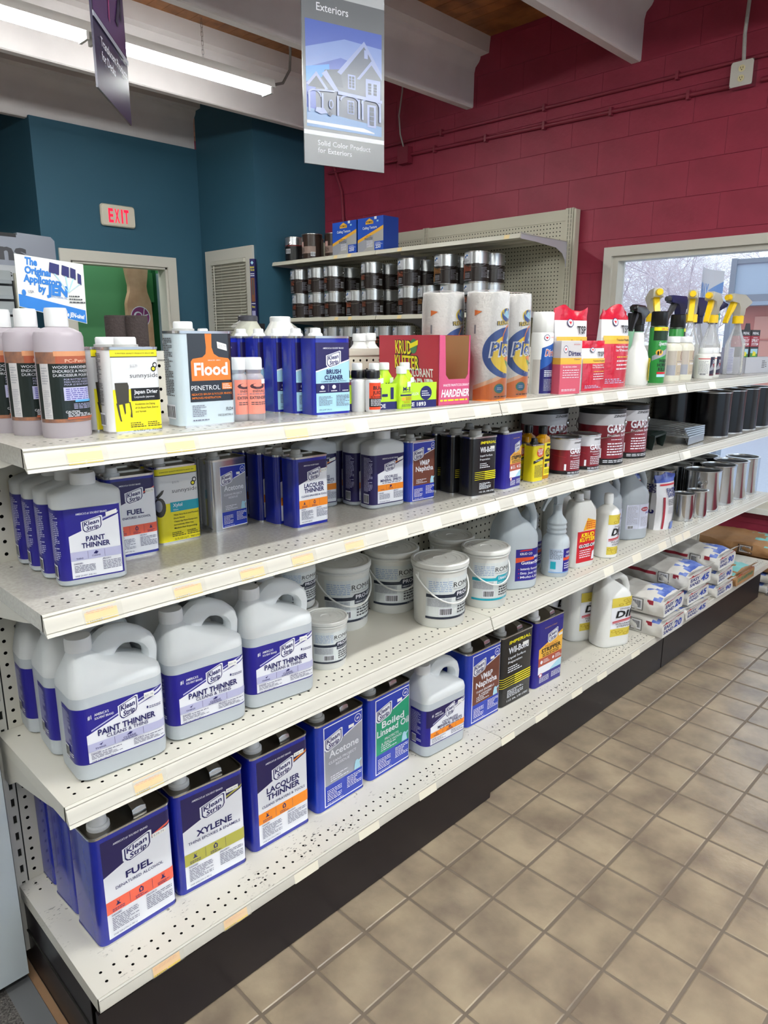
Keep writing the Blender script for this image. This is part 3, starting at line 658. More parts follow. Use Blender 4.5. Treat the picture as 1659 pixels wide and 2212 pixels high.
nt_.links.new(tc_.outputs['Object'], mp_.inputs[0]); nt_.links.new(mp_.outputs[0], n1_.inputs['Vector']); nt_.links.new(tc_.outputs['Object'], n2_.inputs['Vector'])
a1_ = nt_.nodes.new('ShaderNodeMapRange'); a1_.inputs[1].default_value = .60; a1_.inputs[2].default_value = .66; a2_ = nt_.nodes.new('ShaderNodeMapRange'); a2_.inputs[1].default_value = .50; a2_.inputs[2].default_value = .62
nt_.links.new(n1_.outputs[0], a1_.inputs[0]); nt_.links.new(n2_.outputs[0], a2_.inputs[0]); ml_ = nt_.nodes.new('ShaderNodeMath'); ml_.operation = 'MULTIPLY'; nt_.links.new(a1_.outputs[0], ml_.inputs[0]); nt_.links.new(a2_.outputs[0], ml_.inputs[1])
mx_ = nt_.nodes.new('ShaderNodeMix'); mx_.data_type = 'RGBA'; nt_.links.new(ml_.outputs[0], mx_.inputs[0]); mx_.inputs[6].default_value = hx('cac7bd'); mx_.inputs[7].default_value = hx('3c3a38'); nt_.links.new(mx_.outputs[2], nt_.nodes['Principled BSDF'].inputs['Base Color'])
num = ['1436332', '1438580', '1436595', '1438071', '1436613', '1438597', '1438324', '1436071']
for si in range(3):
    x0 = si * SL
    xs = [HX0 + (i - .5) * .0254 + (x0 and (round((x0 - .001) / .0254) * .0254)) for i in range(1, 48)]
    for k, z in enumerate(ZB):
        y0 = -.004 if k == 0 else .0505
        m = MB(); M_ = SCUFF if k == 0 else CREAM if k < 2 else CREAMG
        rows = [y0 + .0252, y0 + .0505]
        if k == 0: rows += [YBACK - .045, YBACK - .02]
        else: rows += [YBACK - .04]
        shelf_top(m, x0, y0, YBACK - .001, z, M_, rows, xs)
        m.box(x0, y0, z - .030, x0 + SL - .002, y0 + .0015, z - .0012, M_)
        m.box(x0, y0, z - .030, x0 + .0015, YBACK, z - .0012, M_); m.box(x0 + SL - .0035, y0, z - .030, x0 + SL - .002, YBACK, z - .0012, M_)
        m.box(x0 + .002, y0 + .002, z - .029, x0 + SL - .004, YBACK, z - .027, M_)
        m.box(x0 + .003, y0 + .003, z - .0075, x0 + SL - .004, YBACK - .003, z - .0065, SHADOWB)  # dark sheet added under the top to paint shade into the holes
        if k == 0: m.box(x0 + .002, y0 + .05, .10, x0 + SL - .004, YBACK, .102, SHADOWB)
        sh = m.obj('shelf', gond, smooth=False)
        if k:
            for bx in (x0 + .001, x0 + SL - .005):
                b = MB(); b.prism([(y0 + .05, z - .030), (YBACK, z - .030), (YBACK, z - .105), (YBACK - .03, z - .105), (YBACK - .08, z - .075), (y0 + .09, z - .040)], bx, bx + .003, LIP, 'x'); b.obj('bracket', sh)
        c = MB(); pr = channel_profile(k, y0, z); c.rings([[(x, a, b) for a, b in pr] for x in (x0 + .001, x0 + SL - .003)], LIP); c.obj('price_channel', sh)
        for j, tx in enumerate(tagsx[k]):
            if not (x0 <= tx < x0 + SL): continue
            tm = MB(); w = .064
            a0, a1, a2 = (pr[3], pr[4], pr[5]) if k == 0 else (pr[3], pr[5], pr[7])
            off = .0008
            paper = TAGP if k == 3 or (k == 2 and tx > 1.2) else TAGCREAM
            tx0, tx1 = tx - w / 2, tx + w / 2
            def L(q): # point down the face 0..1
                return (a0[0] + (a2[0] - a0[0]) * q - off, a0[1] + (a2[1] - a0[1]) * q)
            def strip(xa, xb, q0, q1, o, mm):
                p, q = L(q0), L(q1); tm.quad((xa, p[0] - o, p[1]), (xb, p[0] - o, p[1]), (xb, q[0] - o, q[1]), (xa, q[0] - o, q[1]), mm)
            strip(tx0 + .002, tx1 - .006, .02, .98, .0004, paper); strip(tx0 + .002, tx0 + .028, .80, .98, .0006, TAGY); strip(tx0 + .031, tx1 - .006, .80, .98, .0006, TAGY)
            strip(tx0 - .001, tx1 + .003, -.02, 1.02, .0012, HOLDER)
            if paper is TAGCREAM:
                P = Print(1, 1, .01, (tx0, 0, tx1, 1), mb=tm, curve=lambda a, q, kk: (a, L(1 - q)[0] - .0008, L(1 - q)[1])); P.text(num[(j + k) % 8], .27, .04, .12, BLACK, .4); P.fine(.08, .6, .8, .92, 3, mat('faded_red_print', 'dba88e', 0.5), .4, seed=j)
            tm.obj('price_tag', sh, smooth=False, fix=False)
    # perforated back, kick board, base
    m = MB(); zz = [.225 + i * .0254 for i in range(44)]; xe = [x0 + .022 + i * .0254 for i in range(48)][:47]
    m.plate(xe, zz, lambda u, v: (u, YBACK, v), PEG, .0038, .0038)
    m.box(x0, YBACK, .1, xe[0], YBACK + .003, 1.32, PEG); m.box(xe[-1], YBACK, .1, x0 + SL, YBACK + .003, 1.32, PEG)
    m.box(x0, YBACK, zz[-1], x0 + SL, YBACK + .003, 1.33, PEG); m.box(x0, YBACK, .05, x0 + SL, YBACK + .003, zz[0], PEG); m.obj('perforated_back', gond, smooth=False)
    m = MB(); m.box(x0 + .001, YBACK + .018, .1, x0 + SL - .001, YBACK + .022, 1.32, SHADOWB); m.obj('hole_shade_board', gond, smooth=False)  # dark board added in the hollow so the perforations read as shaded
    m = MB(); m.box(x0, YBACK - .003, 1.318, x0 + SL - .001, YBACK + .05, 1.336, CREAM); m.obj('top_rail', gond, smooth=False)
    m = MB(); m.box(x0 + .001, YBACK + .043, .1, x0 + SL - .001, YBACK + .048, 1.32, PEG); m.obj('rear_panel', gond, smooth=False)
    m = MB()
    if si == 0: m.box(x0 + .006, .020, .003, x0 + SL - .008, .032, .155, KICK)
    else: m.box(x0 + (.0 if si == 1 else .004), .034, .003, x0 + SL - .004, .046, .184, KICK)
    m.obj('kick_board', gond, smooth=False)
    m = MB(); m.box(x0, YBACK + .05, 1.190, x0 + SL - .002, .83, Z3, CREAMG); m.box(x0, .828, 1.165, x0 + SL - .002, .83, 1.2, CREAMG); m.obj('shelf', gond, smooth=False)
    m = MB(); m.box(x0, YBACK + .05, .19, x0 + SL - .002, .83, .216, CREAM); m.box(x0, .80, 0, x0 + SL - .002, .815, .19, KICK); m.obj('shelf', gond, smooth=False)
for x in (0, SL, 2 * SL, 3 * SL):
    m = MB(); zz = [.23 + i * .0254 for i in range(43)]; y = YBACK - .004
    m.box(x - .004, y, .05, x + .006, YBACK + .02, 1.33, LIP)
    m.box(x + .013, y, .05, x + .018, y + .003, 1.33, LIP)
    for q in range(32):
        z = .06 + q * .0405; m.box(x + .006, y, z, x + .013, y + .003, z + .0215, LIP)
    m.box(x + .0061, y + .0030, .05, x + .0129, y + .0038, 1.33, SHADOWB); m.box(x + .018, YBACK - .0006, .05, x + .0215, YBACK - .0002, 1.32, SHADOWB)  # dark strips painted for the shade in the slots and seam
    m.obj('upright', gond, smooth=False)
m = MB(); m.box(.0045, .048, .002, .006, .80, .185, KICK); m.obj('end_panel', gond, smooth=False)
m = MB(); m.box(3.650, .048, .002, 3.655, .80, .185, KICK); m.obj('end_panel', gond, smooth=False)

# end cabinet on the left
m = MB(); m.box(-.62, .335, .035, -.017, .36, 1.05, mat('pale_grey_laminate', 'b9c2c6', 0.45)); m.box(-.62, .36, .035, -.022, .9, 1.05, mat('pale_grey_laminate', 'b9c2c6', 0.45)); m.box(-.6, .37, .0, -.03, .88, .035, KICK)
tag(m.obj('end_cabinet'), 'pale grey laminate cabinet standing at the left end of the shelving', 'cabinet')

# ------------------------------------------------------------ shelving on the red wall
WX, FX = 4.05, 3.50
wu = thing('wall_shelving', 'cream perforated wall shelving with paint cans against the red wall', 'shelving')
PEGW = mat('cream_wall_pegboard', 'c9c5b2', 0.5); LIPW = mat('cream_wall_shelf', 'd2cfbf', 0.45)
YS = (1.565, 2.823, 4.072)
for si in range(2):
    ya, yb = YS[si] + .02, YS[si + 1] - .02
    n = int((yb - ya - .06) / .0254); e0 = ya + (yb - ya - n * .0254) / 2; ys = [e0 + i * .0254 for i in range(n + 1)]
    zt = 2.125; zs = [zt - i * .0254 for i in range(36)][::-1]
    m = MB(); m.plate(ys, zs, lambda u, v: (WX, u, v), PEGW, .0043, .0043)
    m.box(WX, ya, .2, WX + .003, ys[0], 2.13, PEGW); m.box(WX, ys[-1], .2, WX + .003, yb, 2.13, PEGW); m.box(WX, ys[0], .2, WX + .003, ys[-1], zs[0], PEGW); m.box(WX - .004, ya, zs[-1], WX + .004, yb, 2.195, PEGW); m.obj('perforated_back', wu, smooth=False)
    m = MB(); m.box(WX + .005, ya, .2, WX + .006, yb, 2.12, SHADOWB); m.obj('hole_shade_board', wu, smooth=False)  # dark sheet added close behind, standing in for shade in the holes
    for k, z in enumerate((1.995, 1.535, 1.265, .95)):
        m = MB(); m.box(FX, ya - .018, z - .003, WX, yb + .018, z, LIPW); m.box(FX, ya - .018, z - .028, FX + .003, yb + .018, z, LIPW)
        for q in range(3): m.box(FX + .1 + q * .15, ya - .01, z - .016, FX + .16 + q * .15, yb + .01, z - .003, LIPW)
        sh = m.obj('shelf', wu, smooth=False)
        if k == 0:
            r_ = MB(); ee = [ya + i * .0127 for i in range(int((yb - ya) / .0127))]
            for a in ee: r_.box(FX + .006, a, z - .027, FX + .03, a + .006, z - .024, LIPW)
            r_.obj('slotted_flange', sh, smooth=False, kind='stuff')
        m = MB(); m.rings([[(FX - .001, y, z - .001), (FX - .004, y, z - .003), (FX - .012, y, z - .030), (FX - .001, y, z - .031)] for y in (ya - .018, yb + .018)], LIPW); m.obj('price_channel', sh)
        for by in (ya - .012, yb + .010):
            b = MB(); b.prism([(FX + .01, z + .005), (FX + .01, z - .032), (FX + .17, z - .036), (WX - .14, z - .05), (WX - .06, z - .08), (WX - .02, z - .12), (WX - .005, z - .17), (WX - .002, z - .17), (WX - .002, z - .0), (FX + .2, z + .002)], by, by + .003, mat('lilac_grey_bracket', 'bdbac2', 0.35)); b.obj('bracket', sh)
        b = MB(); 
        for q in ((.80, .05) if si == 0 else (.2, .33)):
            if k < 2: b.quad((FX - .0045, ya + q * (yb - ya), z - .004), (FX - .0045, ya + q * (yb - ya) + .04, z - .004), (FX - .0125, ya + q * (yb - ya) + .04, z - .028), (FX - .0125, ya + q * (yb - ya), z - .028), TAGP)
        if b.v: b.obj('price_tag', sh, smooth=False, fix=False)
for y in YS:
    m = MB()
    for a, b in ((-.028, -.014), (-.009, .005), (.010, .03)): m.box(WX - .008, y + a, .1, WX + .02, y + b, 2.20, PEGW)
    for i in range(74):
        z = .3 + i * .0254
        for a, b in ((-.014, -.009), (.005, .010)): m.box(WX - .008, y + a, z, WX - .004, y + b, z + .006, PEGW)
    m.box(WX - .002, y - .014, .1, WX, y + .01, 2.19, SHADOWB)  # dark strip added as the shade behind the slots
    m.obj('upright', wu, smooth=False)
m = MB(); m.box(WX - .012, 1.515, .6, WX + .04, 1.53, 2.19, PEGW); m.box(WX + .0, 1.531, .6, WX + .03, 1.536, 2.19, DGREY); m.obj('end_post', wu, smooth=False)
m = MB(); m.box(FX + .02, YS[0], 0, WX, YS[2] - .01, .12, KICK); m.obj('kick_board', wu, smooth=False)

# paint cans on it
SILV = mat('brushed_tin_body', 'c9cdd0', 0.28, metal=0.9); BRN = mat('dark_brown_can_wrap', '241a17', 0.3); GREYL = mat('pale_grey_can_print', 'b9bcc2', 0.4)
PLOGO = mat('blue_square_print', '2a6fb5', 0.4)
def d_paint(accent):
    def f(P):
        P.rect(.02, .63, .34, .97, GREYL); P.rect(.10, .80, .24, .94, WHITE); P.rect(.11, .81, .17, .87, PLOGO); P.rect(.17, .87, .23, .93, PLOGO); P.text('PPG', .17, .845, .04, NAVY, .12, bold=.02)
        P.text('ProLuxe', .17, .69, .045, DGREY, .2)
        P.rect(.02, .08, .10, .60, accent); P.fine(.13, .35, .33, .55, 4, accent); P.fine(.13, .1, .3, .3, 5, GREYP); P.rect(.38, .05, .52, .62, BRN); P.fine(.58, .12, .74, .5, 9, GREYP); P.bars(.76, .12, .88, .38); P.rect(.0, .03, .34, .05, GREYP)
    return f
OR1 = mat('orange_brown_print', 'b0583a', 0.4); OR2 = mat('amber_brown_print', 'b87a30', 0.4)
protos = []
for a in (OR1, OR2):
    R = .083
    protos.append(round_can('paint_can', 'x', R, .193, [(0, BRN), (.60, SILV), (1, SILV)], bail=True, design=d_paint(a), frame=(-R * 1.75, .006, R * 1.65, .185), bailang=-20))
def put(proto, used, **k):
    if not used: 
        proto['label'] = k['label']; proto.location = k['loc']; proto.rotation_euler = (0, 0, math.radians(k.get('rot', 0)))
        if k.get('group'): proto['group'] = k['group']
        return proto
    return clone(proto, k['label'], k.get('group'), k['loc'], k.get('rot', 0))
usedp = [0, 0]
def pcan(i, x, y, z, label, group):
    put(protos[i], usedp[i], label=label, group=group, loc=(x, y, z), rot=-48 + rnd.uniform(-7, 7)); usedp[i] = 1
zz1 = 1.536; GP = 'silver and dark brown paint cans on the wall shelving'
ordi = ['leftmost', 'second', 'third', 'fourth', 'fifth', 'sixth', 'seventh', 'eighth']
low = [3.815, 3.398, 2.96, 2.578, 2.387, 2.18, 1.975]; up = [3.83, 3.402, 2.968, 2.586, 2.238, 1.975]
for i, y in enumerate(low):
    pcan(1 if i == 4 else 0, 3.6, y, zz1, 'brown can, %s from the left in the lower front row of the wall shelving' % ordi[i], GP)
for i, y in enumerate(up): pcan(1 if i == 4 else 0, 3.6, y, zz1 + .194, 'brown can, %s from the left in the upper front row of the wall shelving' % ordi[i], GP)
for i, y in enumerate(low):
    if i in (4,): continue
    pcan(0, 3.775, y, zz1, 'can right behind the %s can of the lower front row on the wall' % ordi[i], GP)
for i, y in enumerate(up): pcan(0, 3.775, y, zz1 + .194, 'can right behind the %s can of the upper front row on the wall' % ordi[i], GP)
pcan(0, 3.60, 3.60, zz1 + .194, 'paint can squeezed between the first and second cans of the upper row', GP); pcan(0, 3.60, 3.60, zz1, 'paint can squeezed between the first and second cans of the lower row', GP)
pcan(0, 3.60, 3.14, zz1, 'paint can half hidden left of the third can of the lower row', GP)
for i, y in enumerate((3.66, 3.416, 3.223, 3.028, 2.825, 2.632)): pcan(0, 3.6, y, 1.266, 'paint can, %s from the left, only its top showing on the third shelf down' % ordi[i], GP)
DB = mat('chocolate_can_wrap', '35261f', 0.3)
def d_stain(P):
    P.rect(.05, .2, .95, .5, mat('taupe_print', '8f7a70', 0.4)); P.fine(.1, .25, .6, .45, 5, BLACK); P.ell(.25, .82, .08, .1, WHITE, 12); P.rect(.42, .5, .56, .7, mat('pink_print', 'caa09a', 0.4)); P.bars(.8, .08, .93, .25); P.fine(.1, .52, .35, .66, 3, WHITE); P.fine(.1, .06, .5, .16, 3, WHITE)
R = .083
dk = round_can('paint_can', 'chocolate brown stain can beside the blue boxes on the top wall shelf', R, .193, [(0, DB), (1, DB)], design=d_stain, frame=(-R * 2.0, .006, R * 1.4, .185), loc=(3.6, 3.668, 1.996), rot=-90, group='stain cans on the top wall shelf')
clone(dk, 'chocolate brown stain can half hidden by the left blue box', 'stain cans on the top wall shelf', (3.70, 3.50, 1.996), -80)
bk = round_can('paint_can', 'black and silver can at the left end of the top wall shelf', .075, .19, [(0, BLACK), (.62, mat('dark_red_band', '6c2a2a', .4)), (.68, SILV), (1, SILV)], bail=True, bailang=-60, design=lambda P: (P.rect(.0, .7, .3, .95, DGREY), P.fine(.02, .72, .28, .92, 3, WHITE), P.bars(.55, .3, .75, .5), P.fine(0, .08, .4, .5, 6, GREYP)), frame=(-.16, .006, .1, .185), loc=(3.6, 3.904, 1.996), rot=-90, group='stain cans on the top wall shelf')
clone(dk, 'brown stain can behind the black and silver one at the shelf end', 'stain cans on the top wall shelf', (3.78, 3.86, 1.996), -95)
BOXB = mat('blue_carton', '1f4fb8', 0.45); BOXG = mat('grey_ceiling_print', 'a9a8a6', 0.5)
def carton(name, label, w, d, h, m, design=None, loc=(0, 0, 0), rot=0, side=None, cat='box', group=None):
    t = thing(name, label, cat, group, loc, rot); b = MB(); b.loft([(w - .002, d - .002, .001, 0), (w, d, .001, .001), (w, d, .001, h - .001), (w - .002, d - .002, .001, h)], m, 1); b.obj('carton', t, smooth=False)
    P = Print(w, d, .001, (-w / 2, 0, w / 2, h))
    if design: design(P)
    if side: P.fr = (-w / 2 - d, 0, -w / 2, h); side(P)
    if design or side: P.obj(t)
    return t
def d_ceil(P):
    P.poly([(0, 0), (1, 0), (1, .62), (0, .28)], BOXG); P.poly([(0, .27), (1, .62), (1, .72), (0, .36)], AMBER)
    P.poly([(0, .27), (0, .0), (.2, .0), (.62, .30), (.62, .48)], GREYP); P.rect(.66, 0, 1, .27, BOXB); P.text('250', .8, .07, .1, WHITE, .2, bold=.03); P.fine(.70, .17, .97, .25, 3, WHITE)
    P.poly([(.32, .80), (.62, .80), (.62, .88), (.47, .97), (.32, .88)], AMBER); P.text('HOMAX', .47, .83, .06, BLACK, .26, bold=.02); P.text('Ceiling Texture', .48, .66, .075, WHITE, .56, bold=.02); P.text('POPCORN', .44, .43, .035, BLACK, .2); P.fine(.28, .34, .6, .42, 2, BLACK); P.fine(.36, .12, .6, .32, 6, WHITE)
    P.rect(.66, .92, .75, 1, WHITE); P.rect(.75, .84, .82, .89, LBLUE)
cbx = carton('texture_box', 'blue ceiling texture box, the left one on the top wall shelf', .27, .16, .235, BOXB, d_ceil, (3.60, 3.19, 1.996), -90, group='ceiling texture boxes')
clone(cbx, 'blue ceiling texture box, the right one on the top wall shelf', 'ceiling texture boxes', (3.60, 2.905, 1.996), -90)

# ------------------------------------------------------------ hanging banners
def banner(name, label, a, b, z0, h, m, design):
    dx, dy = b[0] - a[0], b[1] - a[1]; w = math.hypot(dx, dy); rot = math.degrees(math.atan2(dy, dx)); t = thing(name, label, 'sign', 'hanging signs', ((a[0] + b[0]) / 2, (a[1] + b[1]) / 2, z0), rot)
    q = MB(); q.box(-w / 2, -.003, 0, w / 2, .003, h, m); q.obj('panel', t, smooth=False)
    q = MB(); q.box(-w / 2 + .01, -.005, h - .02, w / 2 - .01, .005, h + .006, TRIM); q.obj('top_bar', t, smooth=False)
    for sx in (-1, 1): q = MB(); q.tube([(sx * w * .35, 0, h), (sx * w * .35, 0, 2.978 - z0)], .0012, TIN, 4); q.obj('hook_wire', t)
    P = Print(w, .006, .001, (-w / 2, 0, w / 2, 1.0)); design(P); P.obj(t, 'printed_face')
SIGNG = mat('sign_grey', '787b80', 0.22, spec=0.6); SKYB = mat('photo_sky_blue', '6074c4', 0.2); SKYL = mat('photo_pale_sky', '8ea4dc', 0.2); HWAL = mat('photo_house_grey', '6d7486', 0.22); HTRM = mat('photo_white_trim', 'a3b0dc', 0.22); ROOF = mat('photo_roof_slate', '5c6478', 0.22); LAWN = mat('photo_lawn_blue', '7a9ccc', 0.22); PDRK = mat('photo_dark', '4a5268', 0.22)
def d_ext(P):
    P.rect(0, .60, 1, 1, mat('sign_pale_header', 'c4c8cc', .3)); P.rect(0, .107, 1, .123, WHITE); P.rect(.008, 0, .992, .107, SIGNG)
    P.text('Solid Color Product', .16, .072, .019, WHITE, .66, al='l', bold=.006); P.text('for Exteriors', .16, .045, .019, WHITE, .42, al='l', bold=.006)
    P.text('Exteriors', .17, .545, .027, WHITE, .38, al='l', bold=.008)
    y = lambda v: .135 + v * .375
    def pol(pts, m): P.poly([(.035 + u * .93, y(v)) for u, v in pts], m)
    pol([(0, 0), (1, 0), (1, 1), (0, 1)], SKYB); pol([(0, .55), (.45, .70), (1, .62), (1, .86), (.5, .88), (0, .74)], SKYL); pol([(0, .42), (.3, .5), (.3, .62), (0, .56)], mat('photo_bright_blue', '5b9ee8', .2))
    pol([(0, 0), (1, 0), (1, .14), (.35, .16), (0, .18)], LAWN); pol([(0, .06), (.75, .06), (.9, .03), (.9, .02), (0, .03)], WHITE)
    pol([(.12, .16), (1, .1), (1, .62), (.5, .62), (.12, .45)], HWAL); pol([(.24, .56), (.5, .60), (.5, .42), (.3, .42), (.2, .48)], ROOF)
    pol([(.45, .54), (.76, .86), (1, .55), (1, .42), (.48, .42)], HWAL); pol([(.40, .56), (.76, .90), (1, .62), (1, .57), (.76, .85), (.45, .54)], HTRM); pol([(.66, .53), (.86, .73), (1, .60), (1, .56), (.86, .69), (.70, .53)], HTRM)
    pol([(0, .40), (.13, .53), (.28, .38), (.24, .37), (.13, .49), (.03, .39)], HTRM); pol([(.02, .38), (.13, .49), (.24, .38)], PDRK); pol([(.20, .52), (.26, .56), (.42, .38), (.37, .37)], HTRM)
    for a, b, c, d in ((.54, .42, .64, .56), (.78, .36, .98, .55), (.53, .18, .62, .31), (.80, .08, .92, .3), (.76, .74, .81, .82)): pol([(a, b), (c, b), (c, d), (a, d)], HTRM)
    for a, b, c, d in ((.555, .435, .585, .545), (.595, .435, .625, .545), (.81, .40, .855, .51), (.885, .40, .93, .51), (.545, .19, .572, .295), (.58, .19, .607, .295), (.83, .10, .89, .28)):
        pol([(a, b), (c, b), (c, d), (a, d)], PDRK)
        for i in (1, 2, 3): pol([(a, b + (d - b) * i / 4 - .002), (c, b + (d - b) * i / 4 - .002), (c, b + (d - b) * i / 4 + .002), (a, b + (d - b) * i / 4 + .002)], HTRM)
    for c0 in (.10, .56, .84):
        r = .09 if c0 == .10 else .13; n = 10; arc = [(c0 + r * math.cos(PI * i / n), .30 + .06 * math.sin(PI * i / n)) for i in range(n + 1)]; inn = [(c0 + (r - .015) * math.cos(PI * i / n), .29 + .055 * math.sin(PI * i / n)) for i in range(n, -1, -1)]
        for i in range(n): pol([arc[i], arc[i + 1], inn[n - i - 1], inn[n - i]], HTRM)
    for c0 in (.03, .20, .40, .68, .73, .97): pol([(c0 - .012, .14), (c0 + .012, .14), (c0 + .012, .33), (c0 - .012, .33)], HTRM)
    pol([(.40, .345), (1, .33), (1, .36), (.40, .38)], HTRM); pol([(.12, .345), (.36, .36), (.36, .375), (.12, .36)], HTRM)
    pol([(.31 + .03 * math.cos(2 * PI * i / 16), .24 + .045 * math.sin(2 * PI * i / 16)) for i in range(16)], HTRM); pol([(.31 + .018 * math.cos(2 * PI * i / 16), .24 + .032 * math.sin(2 * PI * i / 16)) for i in range(16)], PDRK)
    pol([(.10, .15), (.12, .19), (.22, .19), (.26, .15), (.18, .13)], HTRM); pol([(.26, .14), (.29, .17), (.33, .15), (.3, .12)], PDRK)
banner('hanging_sign', 'grey hanging sign with a blue-tinted house photo, reading Solid Color Product for Exteriors', (1.5872, 1.2932), (1.9333, 1.1942), 2.041, .86, SIGNG, d_ext)
SIGND = mat('sign_dark_plum', '3a3352', 0.2, spec=0.6)
def d_deck(P):
    g = random.Random(4)
    P.poly([(.03, .20), (.97, .20), (.97, 1), (.03, 1)], mat('photo_violet', '5a3a6c', .2)); cols = [mat('photo_magenta', 'a8447c', .2), mat('photo_lilac', '8a78b8', .2), mat('photo_plum', '3a2a50', .2), mat('photo_pink', 'b86aa0', .2), mat('photo_indigo', '2c2848', .2)]
    for i in range(60):
        a = g.uniform(.15, 1.4); L = g.uniform(.05, .2); u, v = g.uniform(.06, .85), g.uniform(.22, .85); w = g.uniform(.02, .07); dx, dy = math.cos(a) * L, math.sin(a) * L * .8
        pts = [(u, v), (u + w, v - .01), (u + w + dx, v + dy), (u + dx, v + dy)]
        P.poly([(min(.97, max(.03, p)), q) for p, q in pts], cols[i % 5])
    P.rect(.0, .178, 1, .192, mat('sign_grey_stripe', 'a3a6b4', .3))
    P.text('Translucent Products', .14, .125, .024, WHITE, .76, al='l', bold=.012); P.text('for Decks', .14, .088, .024, WHITE, .38, al='l', bold=.006)
banner('hanging_sign', 'dark plum hanging sign reading Translucent Products for Decks, seen at an angle', (.6489, 1.0638), (.8933, 1.3548), 2.055, .86, SIGND, d_deck)

# ============================================================ BOTTOM SHELF
GC = 'metal gallon cans on the bottom shelf'
def row_back(t, n, dy, labels, group, jit=1.0, dx=0.0):
    """more of the same standing behind t"""
    out = []
    for i in range(n):
        a = t.rotation_euler.z; off = (i + 1) * dy
        out.append(clone(t, labels[i], group, (t.location.x + rnd.uniform(-.003, .003) * jit + dx * (i + 1), t.location.y + off, t.location.z), math.degrees(a) + rnd.uniform(-2, 2) * jit))
    return out
def fl(x, y, s, rot, z): return dict(loc=corner(x, y, s[0], s[1], rot, z), rot=rot)
gal = lambda **k: k
def wl(title, sub, band, **k): return lambda P: (d_white(P, title, sub, band, **k), sticker(P, .72, .86 if title[0] not in ('FUEL',) else .79, .2, .045, '$28.79'))
G = GALBOX
t = f_can('solvent_can', 'blue gallon can labelled FUEL with a coral band, front left on the bottom shelf', G, CANBLUE, wl(['FUEL'], 'DENATURED ALCOHOL', CORAL), GC, **fl(.052, .093, G, 1.4, Z0))
row_back(t, 2, .1135, ['blue gallon can directly behind the front FUEL can', 'blue gallon can at the back of the FUEL row by the perforated board'], GC)
t = f_can('solvent_can', 'blue gallon can labelled XYLENE with an olive band on the bottom shelf', G, CANBLUE, wl(['XYLENE'], 'THINS EPOXIES & ENAMELS', OLIVE), GC, **fl(.225, .104, G, -3.5, Z0))
row_back(t, 1, .114, ['blue gallon can behind the XYLENE can'], GC)
t = f_can('solvent_can', 'blue gallon can labelled LACQUER THINNER with an orange band on the bottom shelf', G, CANBLUE, wl(['LACQUER', 'THINNER'], 'CLEANS SPRAYERS & TOOLS', ORANGE), GC, **fl(.412, .102, G, -.3, Z0))
row_back(t, 1, .114, ['blue gallon can behind the LACQUER THINNER can'], GC)
bl_ = lambda *a, **k: (lambda P: d_blue(P, *a, **k))
FB = (.14, .04, .96, .95)
t = f_can('solvent_can', 'bright blue gallon can with a grey Acetone panel on the bottom shelf', G, KSBLUE, bl_(['Acetone'], ['CLEANS PROJECT', 'RESIDUE'], GREYP, WHITE), GC, front=FB, capm=CAPG, **fl(.603, .103, G, 1.5, Z0))
row_back(t, 1, .114, ['bright blue gallon can behind the Acetone can'], GC)
t = f_can('solvent_can', 'bright blue gallon can with a green Boiled Linseed Oil panel on the bottom shelf', G, KSBLUE, bl_(['Boiled', 'Linseed Oil'], ['PROTECTS', '& SEALS WOOD'], GREENP, WHITE), GC, front=FB, capm=CAPG, **fl(.786, .109, G, 1.2, Z0))
row_back(t, 1, .114, ['bright blue gallon can behind the linseed oil can'], GC)
t = f_can('solvent_can', 'bright blue gallon can with a brown VM&P Naphtha panel on the bottom shelf', G, KSBLUE, bl_(['VM&P', 'Naphtha'], ['THINS ENAMELS', '& VARNISH'], BROWNP, WHITE), GC, front=FB, capm=CAPG, **fl(1.178, .094, G, -1.5, Z0))
row_back(t, 1, .114, ['bright blue gallon can behind the naphtha can'], GC)
BLKCAN = mat('black_can_paint', '1b1b1d', .25, coat=.3)
t = f_can('bonding_can', 'black gallon can with yellow stripes and white Wil-Bond lettering on the bottom shelf', G, BLKCAN, d_bond, GC, front=(.1, .03, .98, .97), capm=CAPG, **fl(1.347, .092, G, -2.5, Z0))
row_back(t, 2, .116, ['black gallon can second in the Wil-Bond row of the bottom shelf', 'black gallon can at the back of the Wil-Bond row of the bottom shelf'], GC)
t = f_can('stripper_can', 'navy gallon can with an amber STRIPPER panel on the bottom shelf', G, LABNAVY, lambda P: (d_stripper(P), sticker(P, .78, .7, .16, .04)), GC, front=(.12, .05, .97, .93), **fl(1.532, .087, G, -2.5, Z0))
row_back(t, 1, .116, ['navy gallon can behind the STRIPPER can on the bottom shelf'], GC)

